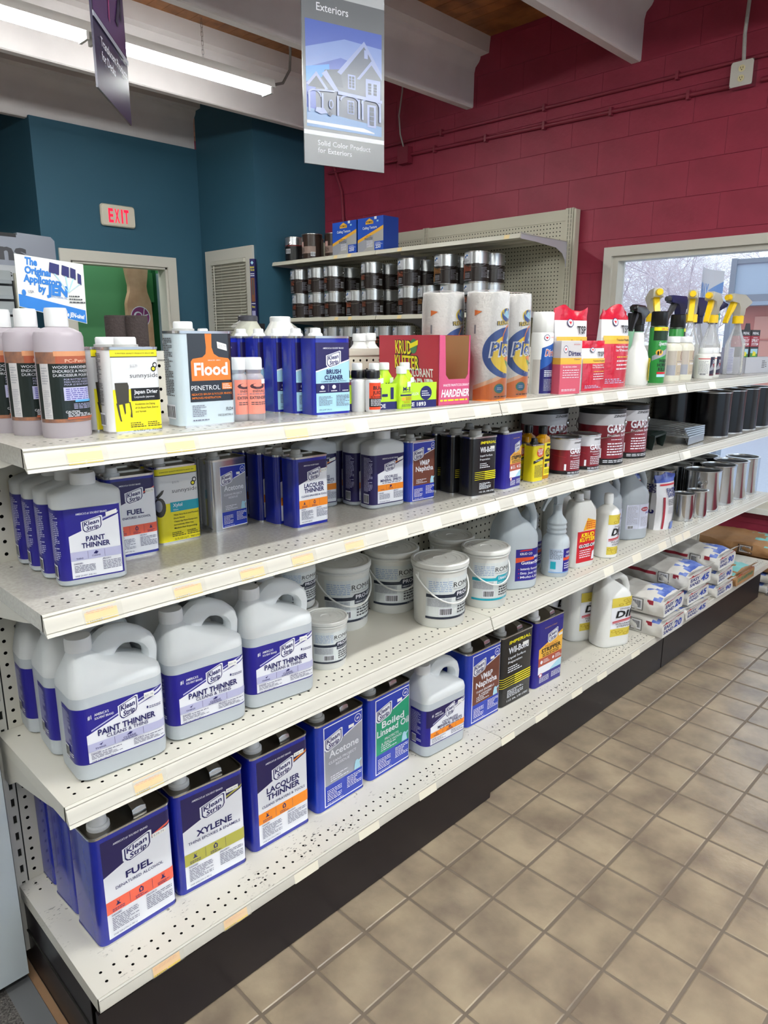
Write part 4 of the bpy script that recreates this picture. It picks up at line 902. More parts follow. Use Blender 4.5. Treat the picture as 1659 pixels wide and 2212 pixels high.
# ---- milky jugs with a hole handle
def handle_jug(name, label, s, group, design=None, full=JUGF, empty=JUGE, loc=(0, 0, 0), rot=0, w=.172, d=.112, lvl=.165, capm=None, hh=.265, frame=None, opaque=False):
    """w wide, d deep; neck to the left, handle arching to the right; s scales all"""
    t = thing(name, label, 'jug', group, loc, rot); k = s; b = MB(); r = .024 * k; W, D = w * k, d * k
    spec = [(W - .012 * k, D - .012 * k, r, 0), (W - .002 * k, D - .002 * k, r, .005 * k), (W, D, r, .02 * k), (W, D, r, .10 * k), (W, D, r, lvl * k)]
    up = [(W, D, r, .172 * k), (W * .97, D * .97, r, .183 * k), (W * .88, D * .88, r, .192 * k, -.006 * k, 0), (W * .66, D * .74, r, .203 * k, -.022 * k, 0), (W * .40, D * .55, r, .220 * k, -.040 * k, 0), (.044 * k, .044 * k, .022 * k, .234 * k, -.048 * k, 0), (.04 * k, .04 * k, .02 * k, .242 * k, -.048 * k, 0)]
    b.loft(spec + up, [full] * (len(spec) - 1) + [empty] * len(up), 5); b.obj('body', t)
    h = MB(); OUT = [(-.040, .170), (-.040, .205), (-.033, .240), (-.014, .261), (.012, .268), (.040, .264), (.068, .250), (.089, .230), (.0945, .205), (.091, .168), (.070, .155), (.020, .155)]
    INN = [(.014, .190), (.010, .199), (.013, .212), (.020, .221), (.030, .227), (.045, .225), (.059, .217), (.068, .207), (.070, .197), (.066, .189), (.052, .187), (.030, .187)]
    def ray_(loop, th):
        cx_, cz_ = .040, .206; best = 0
        for (x0_, z0_), (x1_, z1_) in zip(loop, loop[1:] + loop[:1]):
            dx, dz = math.cos(th), math.sin(th); ex_, ez_ = x1_ - x0_, z1_ - z0_; den = dx * ez_ - dz * ex_
            if abs(den) < 1e-9: continue
            t_ = ((x0_ - cx_) * ez_ - (z0_ - cz_) * ex_) / den; u_ = ((x0_ - cx_) * dz - (z0_ - cz_) * dx) / den
            if t_ > 0 and -1e-6 <= u_ <= 1 + 1e-6: best = max(best, t_)
        return best
    rg = []
    for i in range(36):
        th = 2 * PI * i / 36; ro, ri = ray_(OUT, th), ray_(INN, th); cm, hw = (ro + ri) / 2, (ro - ri) / 2; ring = []
        for j in range(12):
            q = 2 * PI * j / 12; sc_ = lambda v: math.copysign(abs(v) ** .75, v); rd = cm + hw * sc_(math.cos(q)); ring.append(((.040 + rd * math.cos(th)) * k, .0185 * sc_(math.sin(q)) * k, (.206 + rd * math.sin(th)) * k))
        rg.append(ring)
    rg.append(rg[0]); h.rings(rg, empty, cap=(False, False))
    h.obj('hole_handle', t)
    c = MB(); c.cap(-.048 * k, 0, .237 * k, .0235 * k, .025 * k, capm or CAPW, 40, .93); co = c.obj('cap', t)
    if design: P = Print(W, D, r, frame or (-W / 2 - .05 * k, .036 * k, W / 2 - .006 * k, .145 * k)); design(P); P.obj(t, 'wrap_label')
    return t
def d_thinner(P, odor=False):
    P.rect(0, 0, 1, 1, LABNAVY); P.rect(.32, .02, 1, .98, WHITE)
    P.poly([(.26, .52), (.26, 1), (1, 1), (1, .90), (.32, .52)], LABNAVY if not odor else NAVY2)
    P.poly([(.36, .60), (.94, .99), (.97, .99), (.36, .575)], LAV); P.poly([(.32, .52), (1, .98), (1, .93), (.32, .49)], WHITE)
    P.text('#1', .355, .80, .07, WHITE, .03, bold=.02); P.text("AMERICA'S", .455, .83, .045, WHITE, .12, bold=.01); P.text('SOLVENT BRAND', .475, .765, .04, WHITE, .16, bold=.01)
    P.logo(.68, .79, .155, .33)
    if odor:
        P.text('ODORLESS', .68, .50, .07, NAVY, .3, bold=.015); P.text('MINERAL SPIRITS', .68, .41, .075, NAVY, .46, bold=.015); P.fine(.48, .36, .92, .40, 1, NAVY)
    else:
        P.text('PAINT THINNER', .66, .465, .105, NAVY, .50, bold=.03); P.text('CLEANS & THINS', .66, .385, .062, NAVY, .36, bold=.01)
        P.ell(.845, .68, .008, .025, NAVY); P.fine(.86, .645, .97, .70, 2, NAVY)
    bm = ORANGE if odor else LAV; P.rect(.32, .215, 1, .36, bm)
    for u in (.54, .79): P.rect(u, .225, u + .003, .35, NAVY)
    P.text('THINS', .42, .24, .03, NAVY, .09, bold=.01); P.text('CLEANS', .67, .255, .035, NAVY, .11, bold=.01); P.poly([(.41, .31), (.43, .29), (.445, .34), (.43, .32)], NAVY); P.poly([(.645, .305), (.675, .345), (.70, .33), (.68, .30)], NAVY)
    P.fine(.60, .218, .74, .25, 2, NAVY)
    P.text('DANGER!', .34, .155, .04, NAVY, .08, al='l', bold=.01); P.fine(.43, .155, .60, .19, 1); P.fine(.34, .075, .60, .15, 3); P.text('ONE GALLON (3.785 L)', .34, .025, .028, NAVY, .2, al='l')
    P.text('¡PELIGRO!', .70, .155, .04, NAVY, .09, al='l', bold=.01); P.fine(.80, .155, .97, .19, 1); P.fine(.70, .075, .97, .15, 3)
    P.fine(.02, .33, .19, .95, 20, LAV, .5, seed=3); P.bars(.03, .05, .11, .28); P.fine(.12, .12, .2, .2, 2, WHITE)
    P.rect(.82, .86, .91, .96, PAPER); P.text('$31.79', .865, .885, .04, GREYP, .07)
JG = 'milky plastic paint thinner gallon jugs on the second shelf up'
j1 = handle_jug('thinner_jug', 'milky PAINT THINNER gallon jug, front left on the jug shelf', 1.0, JG, d_thinner, loc=corner(.045, .088, .172, .112, -3.9, Z1), rot=-3.9)
row_back(j1, 2, .116, ['milky jug second in the leftmost paint thinner row', 'milky jug at the back of the leftmost paint thinner row'], JG, .6)
j2 = clone(j1, 'milky PAINT THINNER gallon jug in the middle of the front three', JG, corner(.230, .092, .172, .112, -4.8, Z1), -4.8); row_back(j2, 2, .117, ['milky jug second in the middle paint thinner row', 'milky jug at the back of the middle paint thinner row'], JG)
j3 = clone(j1, 'milky PAINT THINNER gallon jug left of the small white tub', JG, corner(.412, .091, .172, .112, -7, Z1), -7); row_back(j3, 2, .117, ['milky jug second in the right paint thinner row', 'milky jug at the back of the right paint thinner row'], JG)
oj = handle_jug('spirits_jug', 'milky gallon jug of ODORLESS MINERAL SPIRITS with an orange band on the bottom shelf', 1.0, 'mineral spirits gallon jugs', lambda P: d_thinner(P, True), loc=corner(.970, .074, .172, .112, -3.6, Z0), rot=-3.6)
row_back(oj, 1, .12, ['milky mineral spirits jug behind the front one on the bottom shelf'], 'mineral spirits gallon jugs')

# ---- opaque jugs with a side handle
def tall_jug(name, label, w, d, h, group, m, design=None, loc=(0, 0, 0), rot=0, frame=None, capm=None, neck=-.2, hin=.0, capr=.017, low=.66, prof=None):
    t = thing(name, label, 'jug', group, loc, rot); r = min(w, d) * .40; b = MB(); nx = neck * w
    b.loft([(w * .9, d * .9, r * .9, 0), (w * .98, d * .98, r, h * .015), (w, d, r, h * .05), (w, d, r, h * .3), (w * .99, d * .99, r, h * low), (w * .93, d * .94, r * .9, h * (low + .06), nx * .1, 0), (w * .74, d * .80, r * .75, h * (low + .14), nx * .45, 0), (w * .48, d * .55, r * .5, h * (low + .21), nx * .8, 0), (capr * 2.1, capr * 2.1, capr, h * .925, nx, 0), (capr * 1.9, capr * 1.9, capr, h * .945, nx, 0)], m, 6); b.obj('body', t)
    q = MB(); x1 = w * .44; pts = [(nx + .01, h * .87), (nx + .035, h * .925), (w * .2, h * .935), (w * .36, h * .88), (w * .44, h * .78), (w * .45, h * .66), (w * .42, h * .56)]
    sm = []
    for a, c in zip(pts, pts[1:]): sm += [a, ((a[0] + c[0]) / 2, (a[1] + c[1]) / 2)]
    sm.append(pts[-1]); q.tube([(x, 0, z) for x, z in sm], [.011 * w / .15 + .0015] * len(sm), m, 10); q.obj('hole_handle', t)
    MB().cap(nx, 0, h * .935, capr, h * .065, capm or CAPW, 32).obj('cap', t)
    if design: P = Print(w, d, r, frame or (-w * .1, h * .08, w * .62, h * .6), prof=prof); design(P); P.obj(t)
    return t
YSW = mat('pale_yellow_swirl_print', 'd6c34e', .4)
def d_dif(P, big=True):
    P.rect(0, 0, 1, 1, WHITE); g = random.Random(3)
    for v0, v1 in ((.0, .2), (.76, 1)):
        P.rect(0, v0, 1, v1, YSW)
        for i in range(7): u, v = g.uniform(.12, .88), g.uniform(v0 + .05, v1 - .05); k = P.k; P.ell(u, v, .1, .035, mat('mustard_swirl', 'b8a032', .4), 12); P.ell(u, v, .06, .02, YSW, 10)
    P.text('ZINSSER', .5, .69, .04, BLACK, .4); P.text('DIF', .52, .49, .17, BLACK, .7, bold=.03, shear=.25); P.poly([(.05, .40), (.95, .47), (.97, .445), (.05, .375)], RED); P.poly([(.05, .36), (.95, .43), (.97, .415), (.05, .345)], RED)
    P.text('WALLPAPER', .5, .30, .045, DGREY, .66, bold=.01); P.text('STRIPPER', .5, .235, .045, DGREY, .55, bold=.01)
DJ = 'white wallpaper stripper gallon jugs on the bottom shelf'
dj = tall_jug('stripper_jug', 'white gallon jug labelled DIF with yellow swirls, nearest the sand bags',   .150, .098, .290, DJ, OPW, d_dif, frame=(-.035, .045, .085, .20), neck=-.22, capr=.017, loc=(2.075, .102, Z0), rot=-24, low=.66)
clone(dj, 'white gallon jug just behind the front DIF jug', DJ, (2.045, .214, Z0), -24); clone(dj, 'white gallon jug at the back of the DIF row', DJ, (2.02, .322, Z0), -22)

# ---- sacks of powder
SACKW = mat('white_paper_sack', 'd9d8d4', .6, noise=('c6c3bc', 14, .5), bump=.3, bscale=22); SACKB = mat('blue_sack_print', '4560b4', .5, noise=('8fa2d8', 30, .8)); SACKBR = mat('brown_kraft_paper', 'a97f55', .65, noise=('94693f', 12, .6), bump=.25, bscale=22); SACKT = mat('teal_sack_print', '79bfbe', .55)
def sack(name, label, w, d, h, loc, rot, group, kind='white', text=('EASY', 'SAND', '20'), seed=1, sag=.0, ny=26):
    g = random.Random(seed); t = thing(name, label, 'sack', group, loc, rot); nt, ns, nb = 16, 5, 6
    base = SACKW if kind == 'white' else SACKBR; b = MB(); rings = []; mats_ = []
    ph = [g.uniform(0, 6.3) for _ in range(6)]
    for j in range(ny + 1):
        v = j / ny; y = -d / 2 + d * v; e = min(v, 1 - v)
        fh = (1 - .0 * math.exp(-e * 30)) * (.86 + .14 * min(1, e * 7)) + .025 * math.sin(v * 9 + ph[0]); fwd = .965 + .035 * min(1, e * 8)
        if v > .85: fh *= 1 - (v - .85) * 2.4
        pts = []
        for i in range(nb): u = i / nb; pts.append((-w / 2 * .94 * fwd + w * .94 * fwd * u, 0.0))
        for i in range(ns): q = i / ns; pts.append((w / 2 * fwd * (.95 + .06 * math.sin(PI * q)) + .004 * math.sin(v * 40 + i + ph[1]), h * fh * .73 * q))
        for i in range(nt + 1):
            u = i / nt; x = w / 2 * fwd * (1 - 2 * u) * .95; crown = (1 - abs(2 * u - 1) ** 2.2)
            pts.append((x, h * fh * (.73 + .27 * crown) + (.0035 * math.sin(u * 11 + v * 16 + ph[2]) + .0026 * math.sin(u * 27 - v * 21 + ph[3]) + .0015 * math.sin(u * 43 + v * 49)) * min(1, e * 10)))
        for i in range(ns - 1): q = 1 - (i + 1) / ns; pts.append((-w / 2 * fwd * (.95 + .06 * math.sin(PI * q)) - .004 * math.sin(v * 37 + i + ph[4]), h * fh * .73 * q))
        rings.append([(x, y, z) for x, z in pts])
    n = len(rings[0]); o = len(b.v); b.v += [p for r in rings for p in r]
    for j in range(ny):
        v = (j + .5) / ny
        for i in range(n):
            m = base
            if nb + ns <= i < nb + ns + nt:
                u = (i - nb - ns + .5) / nt      # 0 right .. 1 left
                jag = .34 + .13 * math.sin(u * 20) * (.5 + .5 * math.sin(u * 47)) - .30 * u
                if v < jag and v > .02: m = SACKB if kind == 'white' else SACKT
                if .015 < v < .03: m = base
            elif i >= nb + ns + nt:
                q = 1 - (i - nb - ns - nt + .5) / ns
                if v > .34 and .55 < q < .85: m = mat('dark_red_sack_stripe', '9c2637', .5) if kind == 'white' else base
            b.f.append((o + j * n + i, o + j * n + (i + 1) % n, o + (j + 1) * n + (i + 1) % n, o + (j + 1) * n + i)); b.m.append(b.mi(m))
    for rr_, fl_ in ((0, 1), (ny, 0)):
        f = [o + rr_ * n + i for i in range(n)]; b.f.append(tuple(reversed(f)) if fl_ else tuple(f)); b.m.append(b.mi(base))
    b.obj('paper_bag', t)
    s = MB(); hf = h * .86; s.rings([[(x, -d / 2 + a, z) for a, z in ((.004, hf * .97), (-.013, hf * 1.06 + .006), (-.014, hf * 1.06 + .008), (.006, hf * 1.02))] for x in (-w * .46, w * .10, w * .46)], base); s.obj('folded_seam', t)
    P = Print(w, d, .001, (-w * .46, h * .04, w * .46, h * .80), curve=lambda a, z, k: (a, -d / 2 - k, z))
    P.poly([(0, .78), (.25, .80), (.98, .93), (.98, .87), (.25, .74), (0, .73)], mat('dark_red_sack_stripe', '9c2637', .5)); P.poly([(.10, .80), (.16, .88), (.22, .78), (.16, .72)], RED); P.fine(.3, .80, .7, .86, 1, WHITE)
    if kind == 'white':
        SB = mat('dark_blue_sack_letters', '26307c', .5)
        P.text(text[0], .27, .44, .21, SB, .40, bold=.03, shear=.1); P.text(text[1], .28, .14, .21, SB, .46, bold=.03, shear=.1); P.text(text[2], .72, .20, .42, mat('blue_sack_number', '2b48a8', .5), .36, bold=.035, shear=.2)
    else: P.text(text[0], .5, .25, .3, mat('green_sack_letters', '3a8a6a', .5), .86, bold=.02, shear=.05)
    P.obj(t)
    P = Print(w, d, .001, (0, 0, 1, 1), curve=lambda a, z, k: (-w / 2 * 1.005 - k, a, z)); P.fr = (-d * .30, h * .12, -d * .18, h * .68); P.rect(0, 0, 1, 1, DGREY); P.rect(.06, .05, .94, .95, base); P.bars(.12, .12, .88, .88)
    if kind == 'white' : P.fr = (-d * .40, h * .5, -d * .34, h * .7); P.rect(0, 0, 1, 1, mat('dark_red_sack_stripe', '9c2637', .5))
    P.mb.obj('side_print', t, smooth=False, fix=False)
    return t
SG = 'paper sacks of setting compound on the bottom shelf'
sp = .42
def stack(num_, x, y, w, hs, z, rots, lab):
    zz = z
    for i, h in enumerate(hs):
        pos = ('bottom', 'middle', 'top')[i] if len(hs) == 3 else ('lower', 'upper')[i]
        sack('powder_sack', '%s sack of the EASY SAND %s stack, %s' % (pos, num_, lab), w, sp - .01, h, (x + (rnd.uniform(-.008, .008)), y + sp / 2 + (i % 2) * .006, zz), rots[i], SG, text=('EASY', 'SAND', num_), seed=int(num_) + i); zz += h * 1.0
stack('20', 2.345, -.040, .205, [.085, .088], Z0 + .0005, [-1, 1], 'beside the white DIF jug')
stack('45', 2.615, -.034, .225, [.062, .070, .085], Z0 + .0005, [-2, -1, -3], 'the middle one of the three white stacks')
stack('90', 2.960, -.020, .20, [.062, .070, .085], Z0 + .0005, [-1, 1, -1], 'beside the kraft and teal sack')
sack('powder_sack', 'kraft and teal sack marked DURABOND lying last on the bottom shelf', .25, sp - .01, .075, (3.215, -.028 + sp / 2, Z0 + .0005), -1, SG, 'brown', ('DURABOND',), seed=9)
zz = .004
for i, (k, h, tx) in enumerate((('white', .058, ('EASY', 'SAND', '90')), ('white', .06, ('EASY', 'SAND', '90')), ('brown', .078, ('DURABOND',)), ('brown', .085, ('DURABOND',)))):
    sack('powder_sack', ('white sack at the very bottom of the floor pile by the red wall', 'white sack second from the bottom of the floor pile by the red wall', 'kraft sack under the top one of the floor pile by the red wall', 'kraft sack on top of the floor pile by the red wall')[i], .33, .62, h, (3.895, .33 - .01 * i, zz), 0, 'sacks piled on the floor by the red wall', k, tx, seed=20 + i); zz += h * 1.0

# ============================================================ SECOND SHELF (jugs and tubs)
TUBW = mat('white_tub_plastic', 'd9dad6', .35)
def tub(name, label, R, h, group, design, loc, rot=0, bail=True, tilt=35, lab=(.15, .80)):
    t = thing(name, label, 'tub', group, loc, rot); b = MB(); R0 = R * .93
    b.lathe([(R0 * .96, 0), (R0, .004), (R0 + (R - R0) * .9, h * .86), (R * 1.02, h * .87), (R * 1.04, h * .89), (R * 1.02, h * .905), (R, h * .91), (R, h * .95)], TUBW, 36); b.obj('body', t)
    l = MB(); l.lathe([(R * 1.03, h * .925), (R * 1.07, h * .93), (R * 1.07, h * .985), (R * 1.04, h), (R * .97, h), (R * .94, h * .985), (R * .80, h * .985), (R * .79, h * .978), (R * .78, h * .978), (R * .77, h * .985), (R * .62, h * .985), (R * .61, h * .978), (R * .60, h * .985), (R * .25, h * .99), (R * .22, h * .98), (.001, h * .98)], TUBW, 36, cap=(False, False)); l.obj('lid', t)
    if bail:
        w = MB(); pts = []; a0 = math.radians(tilt)
        for i in range(19):
            q = PI * i / 18; x = (R * 1.05) * math.cos(q); dn = math.sin(q); pts.append((x, -dn * R * 1.10, h * .80 - dn * R * .95))
        w.tube(pts, .0024, TUBW, 6); w.obj('bail_handle', t)
        for sx in (-1, 1): e = MB(); e.box(sx * R * .98 - .004, -.007, h * .76, sx * R * 1.04 + .004, .007, h * .84, TUBW); e.obj('ear', t)
    P = Print(2 * R, 2 * R, R, (-R * 1.1, h * lab[0], R * 1.15, h * lab[1]), prof=lambda z: (2 * (R0 + (R - R0) * z / h + .0005),) * 2 + (R0 + (R - R0) * z / h + .0005,)); design(P); P.obj(t)
    return t
def d_roman(P, a=DGREY, name='PRO-838', sub='HEAVY DUTY CLEAR', teal=False):
    P.rect(0, 0, 1, 1, mat('pale_tub_label', 'd4dada', .4)); P.fine(.04, .66, .44, .93, 6, mat('soft_blue_print', '8fa6c8', .4)); P.text('ROMAN', .70, .76, .12, BLACK, .5); P.text('THE WALLCOVERING COMPANY', .70, .705, .025, DGREY, .5)
    bnd = TEAL if teal else mat('charcoal_navy_print', '232b3c', .4)
    P.poly([(0, .52), (.5, .52), (.5, .48), (1, .48), (1, .66), (.5, .66), (.46, .6), (0, .6)], bnd); P.rect(.5, .42, 1, .5, bnd); P.text(name, .73, .545, .09, WHITE, .42, bold=.02); P.text(sub, .73, .45, .035, WHITE, .42, bold=.01)
    P.rect(.02, .30, .42, .5, mat('soft_grey_block', 'b5bbbf', .4)); P.fine(.04, .31, .40, .49, 6, GREYP)
    for i in range(4): P.fine(.54, .32 - .07 * i, .96, .375 - .07 * i, 1, DGREY, .7, seed=i)
    P.bars(.22, .09, .44, .27); P.rect(0, 0, 1, .055, bnd); P.text('1 GAL | 3.79 L', .75, .01, .03, WHITE, .25)
RG = 'white wallpaper adhesive tubs'
q1 = tub('adhesive_tub', 'small white PRO-838 tub at the front beside the paint thinner jugs', .052, .124, RG, d_roman, (.690, .162, Z1), -12, bail=False)
clone(q1, 'small white PRO-838 tub behind the front small one', RG, (.690, .275, Z1), -10); clone(q1, 'small white PRO-838 tub stacked on the one behind the front small tub', RG, (.688, .275, Z1 + .1245), -14)
g1 = tub('adhesive_tub', 'white PRO-838 gallon tub with bail handle, left one of the three', .077, .186, RG, d_roman, (.890, .325, Z1), -16)
clone(g1, 'white PRO-838 gallon tub at the back, middle one of the three', RG, (1.083, .318, Z1), -24); clone(g1, 'white PRO-838 gallon tub at the front edge, right one of the three', RG, (1.103, .147, Z1), -14)
w1 = tub('adhesive_tub', 'white Universal Wheat tub with a teal label by the shelf joint', .069, .180, RG, lambda P: d_roman(P, name='Universal Wheat', sub='DRY MIX 40 OZ', teal=True), (1.308, .140, Z1), -22)
clone(w1, 'white tub with a teal label half hidden behind the Universal Wheat tub', RG, (1.33, .292, Z1), -20)
PALEB = plasticmat('pale_blue_white_plastic', 'd3dde4', .25, .3)
def d_gut(P):
    P.rect(0, 0, 1, 1, LABNAVY); P.poly([(0, .58), (.55, .66), (.55, .74), (0, .74)], mat('red_orange_print', 'e0502c', .35)); P.text('KRUD CO', .3, .82, .07, WHITE, .36, bold=.02); P.poly([(.1, .93), (.5, .95), (.45, .99), (.15, .97)], RED)
    P.text("World's", .74, .69, .1, WHITE, .42, bold=.02); P.text('Gutter/Siding', .55, .52, .1, WHITE, .78, bold=.02)
    for i, t_ in enumerate(('Instantly Removes', 'Easy, Just Wet', 'Multi-Use')): P.ell(.1, .37 - .13 * i, .02, .015, RED, 8); P.text(t_, .15, .34 - .13 * i, .07, WHITE, .6, al='l', bold=.015)
WG = 'pale gutter and siding cleaner bottles'
tall_jug('cleaner_jug', 'pale gallon jug of gutter and siding cleaner with a navy label', .15, .125, .30, WG, PALEB, d_gut, loc=(1.505, .175, Z1), rot=-30, frame=(-.02, .03, .10, .135), neck=-.15, low=.56, capm=CAPW)
def sprayer(t, cx, cy, z, m, trig=None, s=1.0, nm='trigger_sprayer', collar=None, noz=None, flip=1):
    """trigger head pointing towards -x (flip=1)"""
    f = lambda x: cx + flip * x * s; b = MB()
    b.lathe([(.0135 * s, z), (.0135 * s, z + .018 * s), (.010 * s, z + .020 * s)], collar or m, 20, cx, cy); b.obj('collar', t)
    h = MB(); pr = [(-.010, .018), (.010, .018), (.012, .036), (.034, .052), (.036, .058), (.010, .072), (-.040, .074), (-.044, .066), (-.044, .056), (-.018, .052), (-.011, .040)]
    h.rings([[(f(x), cy + y * s, z + (zz if abs(y) < .009 else .045 + (zz - .045) * .82) * s) for x, zz in pr] for y in (-.011, -.008, .008, .011)], m); h.obj('spray_head', t)
    q = MB(); q.rings([[(f(-.044 - x), cy + r_ * s * math.cos(2 * PI * j / 12), z + (.064 + r_ * math.sin(2 * PI * j / 12)) * s) for j in range(12)] for x, r_ in ((0, .008), (.012, .007))], noz or trig or m); q.obj('nozzle', t)
    g = MB(); g.rings([[(f(x), cy + y * s, z + zz * s) for x, zz in ((-.030, .054), (-.038, .040), (-.048, .020), (-.056, .002), (-.050, .000), (-.040, .020), (-.026, .036), (-.018, .052))] for y in (-.006, .006)], trig or m); g.obj('trigger', t)
def spray_bottle(name, label, group, R, hb, m, headm, trig=None, design=None, frame=None, loc=(0, 0, 0), rot=0, spec=None, collar=None, ribs=True, s=1.0, flip=1, pw=None):
    t = thing(name, label, 'spray bottle', group, loc, rot); b = MB()
    sp_ = spec or ([(2 * R * .92, 2 * R * .92, R, 0), (2 * R, 2 * R, R, .006), (2 * R, 2 * R, R, hb * .50), (2 * R * .92, 2 * R * .92, R, hb * .58)] + [(2 * R * (.72 if i % 2 else .66), 2 * R * (.72 if i % 2 else .66), R * .7, hb * (.64 + .035 * i)) for i in range(7)] + [(.03 * s, .03 * s, .015 * s, hb * .93), (.026 * s, .026 * s, .013 * s, hb)])
    b.loft(sp_, m, 7); b.obj('body', t); sprayer(t, 0, 0, hb, headm, trig, s, collar=collar, flip=flip)
    if design: P = Print(*(pw or (2 * R, 2 * R, R)), frame or (-R * .3, hb * .06, R * 1.3, hb * .47)); design(P); P.obj(t)
    return t
def d_gut2(P): P.rect(0, 0, .45, 1, mat('pale_blue_label', 'b9c8dc', .4)); P.fine(.03, .55, .42, .95, 7, DGREY); P.rect(.05, .12, .22, .45, TEAL); P.rect(.45, 0, 1, 1, LABNAVY); P.rect(.45, .5, 1, .62, mat('red_orange_print', 'e0502c', .35)); P.text('KRUD', .72, .80, .09, WHITE, .3, bold=.02); P.text('Gutter/', .74, .64, .08, WHITE, .42, bold=.02); P.fine(.5, .12, .95, .42, 3, WHITE); P.rect(0, -.05, 1, .0, mat('pale_blue_print', '7fa8d8', .4))
sb = spray_bottle('spray_bottle', 'pale ribbed gutter cleaner spray bottle in front, next to the red-labelled bottle', WG, .046, .225, PALEB, PALEB, design=d_gut2, frame=(-.045, .02, .062, .10), loc=(1.695, .132, Z1), rot=-28, s=1.1)
clone(sb, 'pale ribbed gutter cleaner spray bottle behind the front one', WG, (1.70, .245, Z1), -28)
def d_gloss(P):
    P.rect(0, 0, 1, .98, RED); P.poly([(.25, 1.0), (.95, 1.0), (.95, 1.25), (.45, 1.38)], mat('orange_yellow_print', 'f0b02c', .4)); P.fine(.4, 1.04, .9, 1.3, 4, RED)
    P.text('KRUD', .5, .80, .12, YEL, .66, bold=.03, shear=.1); P.text('KUTTER', .5, .655, .12, YEL, .8, bold=.03, shear=.1); P.poly([(.08, .52), (.95, .57), (.95, .50), (.08, .45)], BLACK); P.text('GLOSS-OFF', .52, .47, .10, WHITE, .9, bold=.03, shear=.1)
    for i in range(4): P.fine(.12, .14 + .07 * i, .7, .19 + .07 * i, 1, WHITE, .6, seed=i)
    P.poly([(.75, .05), (.9, .05), (.9, .35), (.78, .3)], WHITE)
def flat_bottle(name, label, group, w, d, h, m, design, frame, loc, rot, capr=.015, nx=-.2, caph=.022, capm=None, cat='bottle', sh=.62, prof=None):
    r = min(w, d) * .36
    return bottle(name, label, [(w * .92, d * .9, r * .9, 0), (w, d, r, .006), (w, d, r, h * sh), (w * .96, d * .96, r, h * (sh + .08), nx * w * .05, 0), (w * .66, d * .80, r * .8, h * (sh + .20), nx * w * .55, 0), (capr * 2.3, capr * 2.3, capr * 1.1, h * .93 - caph * .2, nx * w, 0), (capr * 2, capr * 2, capr, h * .95 - caph * .2, nx * w, 0)], m, (nx * w, 0, h - caph, capr, caph), 6, design, (w, d, r, frame, prof), group, loc, rot, cat, capm=capm)
flat_bottle('deglosser_bottle', 'white bottle with a red KRUD KUTTER GLOSS-OFF label', 'white cleaner bottles', .115, .07, .262, OPW, d_gloss, (-.045, .02, .052, .135), (1.842, .128, Z1), -12, .016, -.12, .032, sh=.70)
clone(bpy.data.objects['deglosser_bottle'], 'white deglosser bottle behind the front red-labelled one', 'white cleaner bottles', (1.862, .225, Z1), -12)
def round_bottle(name, label, group, R, h, m, design, frame, loc, rot=0, capr=.015, caph=.03, shoulder=.72, capm=None, top=None, cat='bottle', lvl=None, m2=None):
    sp_ = [(2 * R * .9, 2 * R * .9, R * .9, 0), (2 * R, 2 * R, R, .004), (2 * R, 2 * R, R, h * shoulder), (2 * R * .93, 2 * R * .93, R * .93, h * (shoulder + .045)), (2 * R * .70, 2 * R * .70, R * .70, h * (shoulder + .09)), (capr * 2, capr * 2, capr, h * (shoulder + .13)), (capr * 1.9, capr * 1.9, capr * .95, h - caph * .5)]
    mm = m
    if m2: sp_.insert(2, (2 * R, 2 * R, R, h * lvl)); mm = [m, m, m2, m2, m2, m2, m2]
    t = bottle(name, label, sp_, mm, (0, 0, h - caph, capr * 1.12, caph), 8, design, (2 * R, 2 * R, R, frame), group, loc, rot, cat, capm=capm)
    return t
db = round_bottle('stripper_bottle', 'white DIF quart bottle with a yellow and white label at the front', 'white DIF quart bottles', .042, .236, OPW, d_dif, (-.012, .015, .064, .165), (2.012, .112, Z1), -40, .015, .034, .70)
clone(db, 'white DIF quart bottle directly behind the front one', 'white DIF quart bottles', (2.01, .205, Z1), -40); clone(db, 'white DIF quart bottle furthest back by the spray bottles', 'white DIF quart bottles', (1.93, .29, Z1), -40)
def d_vin(P):
    P.rect(0, .0, 1, 1, mat('pale_lilac_label', 'c8ccdf', .4)); P.rect(.42, 0, .425, 1, DGREY); P.fine(.04, .2, .38, .95, 14, GREYP); P.ell(.62, .80, .14, .09, mat('dark_red_sack_stripe', '9c2637', .5), 16); P.fine(.52, .76, .72, .84, 2, WHITE); P.text('PURE', .80, .60, .08, mat('violet_print', '4a48a0', .4), .3, bold=.02); P.fine(.5, .1, .95, .5, 8, GREYP); P.bars(.06, .02, .24, .16)
vj = tall_jug('alcohol_jug', 'translucent white gallon jug left of the EASY SAND 5 bag', .15, .13, .295, 'white gallon jugs beside the small sand bags', plasticmat('cloudy_plastic', 'c8d0d8', .3, .3), d_vin, loc=(2.325, .185, Z1), rot=-28, frame=(-.05, .045, .085, .145), neck=-.1, low=.60)
clone(vj, 'translucent white gallon jug second in line beside the small sand bags', 'white gallon jugs beside the small sand bags', (2.155, .215, Z1), -28)
